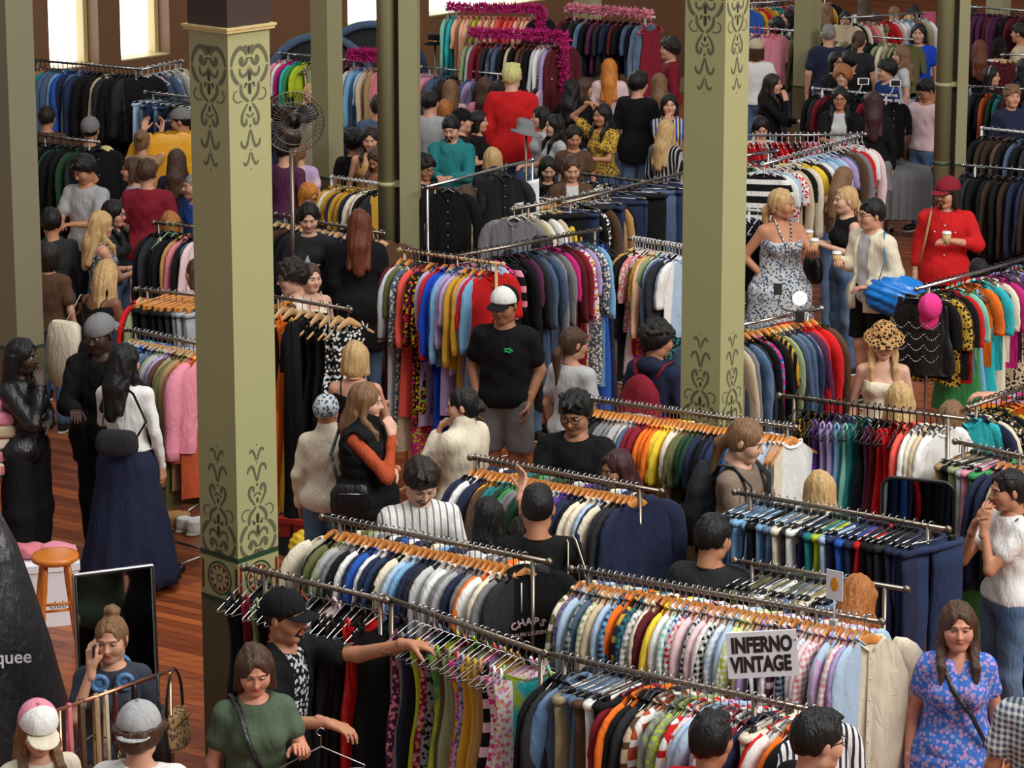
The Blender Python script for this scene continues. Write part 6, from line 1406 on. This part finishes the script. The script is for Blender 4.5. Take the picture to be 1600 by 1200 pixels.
shoulder_bag(Q['blacktop'], 'black leather tote held by the blonde in the black top', -.20, -.22, .93, .28, .24, .12, BK, [[(-.28,-.22,1.04),(-.22,-.24,1.16),(-.13,-.22,1.04)]])
TOTE = cloth('cream')
shoulder_bag(Q['buzz'], 'cream canvas tote on the shoulder of the cropped fade wearer', -.22, .10, .98, .32, .36, .07, TOTE, [[(-.30,.12,1.14),(-.20,.06,1.44),(-.18,-.02,1.44),(-.28,.06,1.14)], [(-.16,.13,1.14),(-.16,.08,1.43),(-.15,-.02,1.42)]], name='tote_bag')
shoulder_bag(Q['braids'], 'full white tote slung beside the long blonde braids', .26, .06, .92, .34, .52, .20, TOTE, [[(.30,.06,1.14),(.20,.03,1.40),(.17,-.04,1.38)]], name='tote_bag')
def backpack(q, label, mat, w=.31, h=.46, mat2=None):
    c = q['loc'](0, .21, 1.16); t = thing('backpack', 'backpack', label, c, q['yaw'])
    F = Field((-.2,-.14,-.3), (.2,.17,.3), .013); F.ell((0,.0,0), (w/2,.10,h/2), .05); F.ell((0,.01,-h*.16), (w/2,.11,h*.34), .05); F.ell((0,.09,-h*.2), (w*.38,.055,h*.24), .015)
    folds(F, .004, 2); v, f = F.mesh(); link('body', npmesh('body', [(v, f, 0)], [mat]), t)
    for s in (-1, 1):
        m = MB(); Ri = Matrix.Rotation(-q['yaw'], 3, 'Z'); m.tube([Ri @ (q['loc'](s*xx, yy, zz)-c) for xx, yy, zz in ((.08,.14,1.36),(.11,.09,1.44),(.12,.0,1.45),(.13,-.12,1.36),(.14,-.13,1.20),(.15,.0,1.02),(.10,.14,.98))], .022, 8, flat=.3); m.build('strap', mat2 or mat, t)
    m = MB(); m.tube([(-w*.34,.125,-.04),(0,.155,-.03),(w*.34,.125,-.04)], .004, 6); m.build('zip', CHROME, t)
backpack(Q['backpack'], 'maroon backpack worn over the navy hoodie', cloth('burgundy')); backpack(Q['longblonde'], 'large black rucksack worn by the long-haired brown tee wearer', cloth('charcoal'), .33, .54)
# crossbody strap on two front figures and the camera strap
def sash(q, label, pts, mat=BK, r=.014, name='bag_strap'):
    c = q['loc'](*pts[0]); t = thing(name, 'strap', label, c); m = MB(); m.tube([q['loc'](*pp)-c for pp in pts], r, 8, flat=.3); m.build('webbing', mat, t)
sash(Q['blue'], 'black crossbody strap over the blue floral dress', [(-.10,.04,1.455),(-.085,-.06,1.43),(-.03,-.150,1.30),(.06,-.165,1.18),(.14,-.150,1.02),(.20,-.06,.95)])
sash(Q['greentee'], 'black crossbody strap over the sage green top', [(-.115,.04,1.45),(-.10,-.07,1.435),(-.075,-.175,1.29),(-.02,-.178,1.14),(.08,-.165,1.0)])
q = Q['strapless']
t = thing('lanyard', 'lanyard', 'dark checked lanyard with a pass on the strapless dress', q['loc'](0,-.13,1.3)); c = q['loc'](0,-.13,1.3)
for s in (-1, 1): m = MB(); m.tube([q['loc'](*pp)-c for pp in ((s*.05,.05,1.47),(s*.065,-.02,1.465),(s*.045,-.12,1.36),(0,-.20,1.22))], .007, 6, flat=.4); m.build('ribbon', cloth('check:black:white'), t)
m = MB(); m.tube([q['loc'](*pp)-c for pp in ((0,-.20,1.22),(0,-.20,1.12))], .009, 6, flat=.4); m.build('badge_strap', BK, t)
q = Q['redshirt']
sash(q, 'tan shoulder strap over the red button shirt', [(-.13,.05,1.45),(-.125,-.08,1.42),(-.15,-.16,1.25),(-.19,-.15,1.05),(-.22,-.05,.92)], cloth('tan'), .010)
m = MB()
for k in range(5): m.ball((.0,-.172+.006*k,1.34-.085*k), .007, 0, 8)
for sd in (-1, 1): m.ball((sd*.085,-.150,1.28), .007, 0, 8)
m.v = [tuple(Vector(v)*q['S']) for v in m.v]; m.build('shirt_buttons', PAPER, q['root'])
# print and lettering on clothes
def badge(q, txt, size, loc, col, back=False, name='print'):
    c = Vector(q['loc'](*loc)); o = text(txt, size, plain('print_'+col, PAL[col], .7), q['root'], Matrix.Rotation(-q['yaw'], 3, 'Z') @ (c-q['base']), (math.pi/2, 0, math.pi if back else 0), .002, .001, name=name); return o
m = MB()
pts = [(.115*(1 if k % 2 == 0 else .45)*math.sin(k*math.pi/5), -.150, 1.17+.115*(1 if k % 2 == 0 else .45)*math.cos(k*math.pi/5)) for k in range(10)]
m.add(pts+[(x, y+.03, z) for x, y, z in pts], [tuple(reversed(range(10)))]+[(i, (i+1) % 10, (i+1) % 10+10, i+10) for i in range(10)]); q = Q['star']; m.v = [tuple(Vector(v)*q['S']) for v in m.v]; m.build('star_print', cloth('silver'), q['root'])
m = MB(); q = Q['blacktee']
for k in range(5): m.ball((.055+.022*math.cos(k*1.256), -.150, 1.30+.012*math.sin(k*1.256)), (.014,.006,.008), 0, 8)
m.v = [tuple(Vector(v)*q['S']) for v in m.v]; m.build('chest_logo', plain('green_print', (40,170,90), .6), q['root'])
ho = LAST['designer sweatshirt rack']
for i, ch in enumerate('CHAPS'):
    a = (i-2)*.30; text(ch, .052, plain('pink_print', (226,196,204), .6), ho, (math.sin(a)*.135, -.052, -.40+math.cos(a)*.10-.03), (math.pi/2, a, 0), .0015, .0015)
text('RALPH LAUREN', .027, plain('pink_print', (226,196,204), .6), ho, (0, -.052, -.395), (math.pi/2, 0, 0), .0015, .0008)
LAST['long check shirt rail'].data = gmesh('shirt', 2); LAST['long check shirt rail'].scale = (1.15,)*3
# clamp lamp
c = P(1250, 492, 1.73); t = thing('clamp_lamp', 'lamp', 'glowing ring clamp lamp on the blazer rail', c, -.2)
g_, _t, _b = newmat('lamp_glow'); _b.inputs['Emission Color'].default_value = (1,.82,.5,1); _b.inputs['Emission Strength'].default_value = 2.0; _b.inputs['Base Color'].default_value = (1,.9,.7,1)
m = MB(); m.box((-.03,-.03,-.05), (.03,.03,.03)); m.build('clamp', BLKP, t)
m = MB(); m.tube([(0,0,.02),(-.10,.02,.02),(-.16,.02,.06),(-.14,.01,.16),(-.09,0,.19),(-.06,0,.12),(-.02,-.02,.09)], .005, 6); m.build('gooseneck', BLKP, t)
m = MB(); m.lathe([(.018,-.008),(.048,-.006),(.052,.002),(.048,.010),(.018,.012)], (0,0,0), 24, 0, Matrix.Rotation(math.radians(62), 3, 'X')); m.v = [(x-.0, y-.04, z+.13) for x, y, z in m.v]; m.build('glowing_ring', g_, t)
m = MB(); m.ball((0,-.075,.150), .02, 0, 10); m.build('hub', plain('brown_hub', (130,90,60), .5), t); m = MB(); m.box((-.19,-.01,.14), (-.13,.01,.22)); m.build('battery', BLKP, t)
pl = bpy.data.lights.new('lamp_light', 'POINT'); pl.energy = 6; pl.color = (1,.85,.6); pl.shadow_soft_size = .05; po = bpy.data.objects.new('lamp_light', pl); COL.objects.link(po); po.parent = t; po.location = (0,-.10,.16)
# pink cap, chains on the leather skirt, grey hat
c = P(1449, 446, 1.70); t = thing('baseball_cap', 'cap', 'hot pink cap hanging on the party top rack end', (c.x, c.y-.12, c.z-.02), 0)
F = Field((-.14,-.14,-.02), (.14,.16,.16), .008); F.ell((0,0,.03), (.095,.11,.10), .01); F.full(lambda D, X, Y, Z: np.maximum(D, .02-Z+0*X)); v, f = F.mesh()
Mx = rotm(0, math.radians(98)); sc = .95
link('crown', npmesh('crown', [((v*sc) @ Mx.T+np.array((0,0,-.10)), f, 0)], [cloth('hotpink')]), t)
F = Field((-.11,-.24,-.04), (.11,-.04,.08), .008); F.ell((0,-.105,.02), (.080,.10,.06), .01); F.full(lambda D, X, Y, Z: np.maximum(D, np.abs(Z-(.028-.10*(-Y-.09)-1.2*X*X))-.005)); v, f = F.mesh()
link('brim', npmesh('brim', [((v*sc) @ Mx.T+np.array((0,0,-.10)), f, 0)], [cloth('hotpink')]), t)
sk = FIRST['party top rack']; rk = sk.rotation_euler[2]; dk = Vector((math.sin(rk), -math.cos(rk), 0))
for i in range(4):
    t = thing('chain', 'chain', 'silver chain draped over the black leather skirt, %s from the top' % ('topmost', 'second', 'third', 'lowest')[i] if i else 'topmost silver chain draped over the black leather skirt', sk.location+dk*.085+Vector((0,0,-.24-.085*i)), rk)
    m = MB()
    for k in range(26):
        f = k/25; x = -.17+.34*f; z = -.05*math.sin(math.pi*((f*3) % 1)); m.ball((x, -.03, z), .0065, 0, 6)
    m.build('links', CHROME, t)
c = P(822, 205, 1.72); t = thing('felt_hat', 'hat', 'grey felt hat perched on a stand by the headband wearer', c, .3)
m = MB(); m.lathe([(.17,-.03),(.155,-.01),(.10,.0),(.095,.06),(.085,.11),(.05,.125),(.001,.11)], (0,0,0), 24); m.v = [(x, y*.9+.2*z, z-.25*x) for x, y, z in m.v]; m.build('felt', cloth('grey'), t); m = MB(); m.tube([(0,0,-1.7),(0,0,.08)], .012, 8); m.build('stand', DKMETAL, t)
c = P(680, 66, 1.95); t = thing('flat_brim_hat', 'hat', 'black hat with a studded band beside the boa racks', c, 0)
m = MB(); m.lathe([(.15,-.02),(.14,-.01),(.09,.0),(.088,.09),(.07,.10),(.001,.095)], (0,0,0), 24); m.build('felt', cloth('black'), t); m = MB(); m.lathe([(.091,.01),(.091,.03)], (0,0,0), 24); m.build('band', GOLD, t); m = MB(); m.tube([(0,0,-1.95),(0,0,.06)], .012, 8); m.build('stand', DKMETAL, t)
# feather boas
def boa(label, x0, y0, x1, y1, z, col, r=.055, drop=None):
    a, b = P(x0, y0, z), P(x1, y1, z); L = (b-a).length; t = thing('feather_boa', 'feather boa', label, a, math.atan2((b-a).y, (b-a).x)); rr = random.Random(int(x0)); m = MB()
    path = [Vector((L*i/60, 0, 0)) for i in range(61)]
    if drop: path += [Vector((L+.03*math.sin(i), 0, -drop*i/24)) for i in range(1, 25)]
    for i, p_ in enumerate(path):
        for k in range(16):
            d = Vector((rr.gauss(0,.5), rr.gauss(0,1), rr.gauss(0,1))).normalized()*r*rr.uniform(.7, 1.3); w = d.cross(Vector((rr.gauss(0,1), 1, rr.gauss(0,1)))).normalized()*.010
            m.add([p_, p_+d*.55+w, p_+d, p_+d*.55-w], [(0,1,2,3)])
    m.build('feathers', cloth(col), t)
boa('magenta feather boa along the topmost wall rail', 700, 10, 845, 14, 2.40, 'fuchsia', .075, .25)
boa('magenta feather boa over the boa-topped jacket rail', 735, 50, 882, 57, 2.16, 'fuchsia', .085, .6)
boa('pink feather boa on the rail beyond the slim column', 886, 12, 1016, 22, 2.26, 'pink', .075)
boa('magenta feather boa above the pale denim shirts', 546, 85, 606, 87, 2.05, 'fuchsia', .085)
# two pop-up changing tents
for i, (x, y, r, lb) in enumerate([(492, 60, .62, 'dark blue round pop-up tent behind the slim column'), (574, 42, .66, 'dark grey round pop-up tent behind the twin columns')]):
    c = P(x, y, 2.1); t = thing('popup_tent', 'tent', lb, (c.x, c.y+.5, 0), .1)
    m = MB(); n = 24
    pts = [(-r, 0)]+[(-r*math.cos(math.pi*k/n), 2.1-r+r*math.sin(math.pi*k/n)) for k in range(n+1)]+[(r, 0)]
    m.tube([(x_, -.28, z_) for x_, z_ in pts], .05, 8); m.build('rim', cloth('slate'), t)
    m = MB(); m.add([(x_, -.26, z_) for x_, z_ in pts]+[(x_*.9, .35, z_*.95) for x_, z_ in pts], [tuple(range(len(pts)))]+[(k, k+len(pts), (k+1) % len(pts)+len(pts), (k+1) % len(pts)) for k in range(len(pts))]+[tuple(reversed(range(len(pts), 2*len(pts))))]); m.build('panel', cloth('charcoal'), t)
# tables, boxes, textiles on the left
def table(label, x0, x1, y, z, depth, mat, rz=0, over=.5):
    a = P((x0+x1)/2, y, z); w = (x1-x0)/ppm(a); t = thing('table', 'table', label, (a.x, a.y, 0), rz)
    m = MB(); m.box((-w/2, -depth/2, z-.03), (w/2, depth/2, z)); m.build('table_top', mat, t)
    for sx in (-1, 1):
        for sy in (-1, 1): m = MB(); m.tube([(sx*(w/2-.05), sy*(depth/2-.05), 0), (sx*(w/2-.05), sy*(depth/2-.05), z-.03)], .018, 8); m.build('leg', DKMETAL, t)
    if over:
        m = MB(); n = 40
        for sx_, in ((1,),):
            rows = []
            for i in range(6):
                zz = z+.004-over*i/5; rows.append([(-w/2+w*j/n, -depth/2-.01-.02*i/5*(1+math.sin(j*.9)), zz) for j in range(n+1)])
            m.grid([[(-w/2+w*j/n, depth/2, z+.004) for j in range(n+1)]]+rows)
        m.build('cloth', cloth('grey'), t)
    return t
table('grey-cloth covered table before the far card rack', 1378, 1452, 258, .80, .8, PALEWOOD, -.1, .55)
t = table('folding table stacked with knit blankets beside the leather jacket', -90, 2, 730, .80, .6, DKMETAL, .2, 0)
for k, (col, nm) in enumerate([('plaid:rose:cream','plaid rose blanket at the bottom of the table stack'), ('hoop:rose:grey','rose and grey hooped blanket on the table stack'), ('hoop:cream:rose','cream and rose hooped blanket on the table stack'), ('beige','plain beige blanket near the top of the table stack'), ('pink','pink folded blanket on top of the table stack')]):
    m = MB(); w = .30-.01*k; F = Field((-w-.05,-.26,-.06), (w+.05,.26,.06), .018); F.full(lambda D, X, Y, Z: np.sqrt(np.clip(np.abs(X)-w+.03, 0, None)**2+np.clip(np.abs(Y)-.20, 0, None)**2+np.clip(np.abs(Z)-.02, 0, None)**2)-.026+.005*np.sin(16*X+k)*np.sin(13*Y)); v, f = F.mesh()
    o = link('folded_blanket', npmesh('folded_blanket', [(v, f, 0)], [cloth(col)]), None, (t.location.x+.05, t.location.y-.03, .80+.047+k*.088), (0,0,.2+.04*(k % 3))); tag(o, nm, 'blanket', 'folded blankets on the table')
c = P(62, 872, .42); t = thing('white_box', 'box', 'white cardboard box behind the stool with faint print', (c.x, c.y, 0), .25)
m = MB(); m.box((-.24,-.18,0), (.24,.18,.42)); m.build('carton', PAPER, t); m = MB(); m.box((-.25,-.19,.38), (.25,.19,.43)); m.build('lid', PAPER, t); text('club', .07, plain('grey_ink', (120,120,120), .7), t, (.1,-.183,.15), (math.pi/2, 0, 0), .0004)
for k, (dx, col, lb) in enumerate([(-.08,'rose','dusty pink fleece heaped on the white box'), (.12,'pink','brighter pink fleece folded beside the dusty one')]):
    F = Field((-.2,-.16,-.06), (.2,.16,.12), .012); F.ell((0,0,.0), (.15,.11,.055), .02); folds(F, .014, k+1); v, f = F.mesh(); o = link('fleece', npmesh('fleece', [(v, f, 0)], [cloth(col)]), None, (c.x+dx, c.y, .47), (0,0,.4*k)); tag(o, lb, 'fleece')
# shoes on the floor under the clamp-hanger rack
for i, (x, y, col, rz, lb) in enumerate([(250,822,'camel',2.2,'camel slip-on shoe, the one further from the column'), (271,826,'camel',2.7,'camel slip-on shoe, the one beside the white shoes'), (293,830,'white',2.2,'white canvas shoe beside the camel pair'), (308,834,'white',2.4,'white canvas shoe closest to the column')]):
    c = P(x, y, 0); o = link('slip_on_shoe' if i < 2 else 'canvas_shoe', shoe_mesh(), None, c, (0,0,rz)); o.scale = (1.1,)*3; o.material_slots[0].link = 'OBJECT'; o.material_slots[0].material = cloth(col); tag(o, lb, 'shoe')
for i, (x, y, col) in enumerate([(98,960,'burgundy'), (112,968,'red'), (80,950,'red')]):
    c = P(x, y, 0); o = link('trainer', shoe_mesh(), None, c, (0,0,1+i)); o.scale = (1.15,)*3; o.material_slots[0].link = 'OBJECT'; o.material_slots[0].material = cloth('leather:'+col); tag(o, '%s trainer under the wooden stool, %s' % (col, ('by its front leg', 'beyond its front leg', 'by its rear leg')[i]), 'shoe')
# wooden panel, boxes, bin, card rack, phones, boards
c = P(1186, 590, 1.28); t = thing('wooden_display_panel', 'panel', 'brown wooden panel with a white tag between column and blazers', (c.x, c.y, 0), -.5)
m = MB(); m.box((-.13,-.02,0), (.13,.02,1.28)); m.build('panel', woodmat('panel_wood', (120,72,40), (150,92,52), (30,30,3), .4), t); m = MB(); m.box((-.02,-.023,1.05), (.04,-.02,1.14)); m.build('tag', PAPER, t); m = MB(); m.tube([(-.13,-.02,1.285),(.13,-.02,1.285)], .006, 6); m.build('edge_trim', WHP, t)
for i, (x, y, w, h, d, col, lb) in enumerate([(955, 556, .42, .36, .3, 'clear_tub', 'clear plastic storage tub below the blue dresses'), (478, 850, .32, .2, .22, 'red_carton', 'red printed carton on the floor by the puffer vest'), (1425, 316, .45, .34, .35, 'brown_carton', 'brown carton behind the red button shirt'), (1412, 246, .30, .16, .25, 'wood_crate', 'small wooden crate at the grey table end')]):
    c = P(x, y, 0 if i < 3 else .8); t = thing('storage_box', 'box', lb, c, -.4); mt = plain(col, {'clear_tub': (110,112,116), 'red_carton': (176,50,44), 'brown_carton': (120,86,56), 'wood_crate': (92,54,34)}[col], .5)
    m = MB(); m.box((-w/2,-d/2,0), (w/2,d/2,h)); m.build('body', mt, t); m = MB(); m.box((-w/2-.012,-d/2-.012,h-.02), (w/2+.012,d/2+.012,h+.015)); m.build('lid', mt, t)
c = P(480, 782, .5); crumple('yellow_bag', 'bag', 'bright yellow drawstring bag on the floor behind the puffer vest', (c.x, c.y, .16), (.13,.10,.15), cloth('yellow'), .2)
c = P(1405, 152, 1.5); t = thing('card_display_rack', 'display rack', 'black wire grid rack holding pale cards beside the pleated skirt', (c.x, c.y, 0), -.1)
m = MB()
for k in range(5): m.tube([(-.20+.10*k,0,.05), (-.20+.10*k,0,1.5)], .006, 6)
for k in range(15): m.tube([(-.20,0,.06+.10*k), (.20,0,.06+.10*k)], .004, 6)
m.build('grid', BLKP, t)
for r_ in range(5):
    m = MB(); m.box((-.20,-.06,.42+.22*r_), (.20,-.01,.44+.22*r_)); m.build('shelf', BLKP, t)
    for k in range(3): m = MB(); m.box((-.18+.125*k,-.05,.44+.22*r_), (-.075+.125*k,-.04,.60+.22*r_)); m.build('card', PAPER if (r_+k) % 3 else cloth('palepink'), t)
for i, (x, y) in enumerate([(1349,127), (1399,130)]):
    c = P(x, y, 1.78); t = thing('phone', 'phone', 'phone on a white stand arm, %s' % ('beside the red curls' if i == 0 else 'beside the blue checked shirt'), c, 0)
    m = MB(); m.box((-.065,-.006,-.038), (.065,.006,.038)); m.build('case', WHP, t); m = MB(); m.box((-.048,-.0075,-.030), (.050,-.006,.030)); m.build('screen', BLKP, t); m = MB(); m.tube([(0,.01,0),(-.03,.03,-.1),(-.08,.05,-.17)], .006, 6); m.build('arm', WHP, t)
for x0, x1, y0, y1, z, lb in ((1430,1461,18,46,1.25,'bright pink board leaning by the twin columns'), (1000,1028,62,98,1.75,'pink board hung below the pink boa rail')):
    a = P((x0+x1)/2, y1, z-.25); s = ppm(a); t = thing('pink_board', 'sign', lb, a, 0); m = MB(); m.box((-(x1-x0)/2/s, -.01, 0), ((x1-x0)/2/s, .01, (y1-y0)/s)); m.build('board', plain('pink_card', (208,96,130), .6), t)
    m = MB(); m.tube([(0,.02,-a.z),(0,.02,.1)], .01, 6); m.build('stick', DKMETAL, t)
# yellow puffer held up
c = P(268, 186, 1.72); g1 = hang('puffer', 'mustard', (c.x, c.y-.1, 1.72), .35, 'blackplastic', 'bright yellow puffer jacket held open beside the grey cap', None, var=1); g1.material_slots[0].material = plain('yellow_nylon', (232,166,28), .42, bump=.5, bscale=18); g1.scale = (1.35,1.1,1.2)
# flowers and the black draped post by the ochre dresses
c = P(440, 560, 1.15); t = thing('artificial_flowers', 'flowers', 'bunch of orange artificial flowers by the near column', c, 0)
m = MB(); rr = random.Random(3)
for k in range(9):
    o = Vector((rr.uniform(-.08,.08), rr.uniform(-.06,.02), rr.uniform(-.08,.08)))
    for j in range(12):
        d = Vector((rr.gauss(0,1), rr.gauss(-.5,1), rr.gauss(0,1))).normalized()*.05; w = d.cross(Vector((0,1,.3))).normalized()*.02; m.add([o, o+d*.6+w, o+d, o+d*.6-w], [(0,1,2,3)])
m.build('petals', plain('orange_petal', (244,110,20), .5), t)
m = MB()
for k in range(30):
    b = Vector((rr.uniform(-.10,.12), rr.uniform(-.03,.05), rr.uniform(-.05,.1))); e = b+Vector((rr.uniform(-.06,.1), rr.uniform(-.05,.05), rr.uniform(.12,.38))); m.tube([b, (b+e)/2+Vector((.02,0,.01)), e], [.003,.009,.001], 5, flat=.3)
m.build('leaves', plain('leaf_green', (70,116,48), .5), t)
m = MB(); m.tube([(0,.03,-1.15),(0,.03,.05)], .012, 8); m.build('stand', DKMETAL, t)
c = P(462, 850, 0); drape('draped_post', 'rack cover', 'tall post wrapped in black lace standing on a wide black base', c, [(.24,0),(.22,.03),(.08,.08),(.07,.4),(.065,.9),(.06,1.3),(.05,1.62),(.02,1.66)], cloth('black'), amp=.10, k=6)
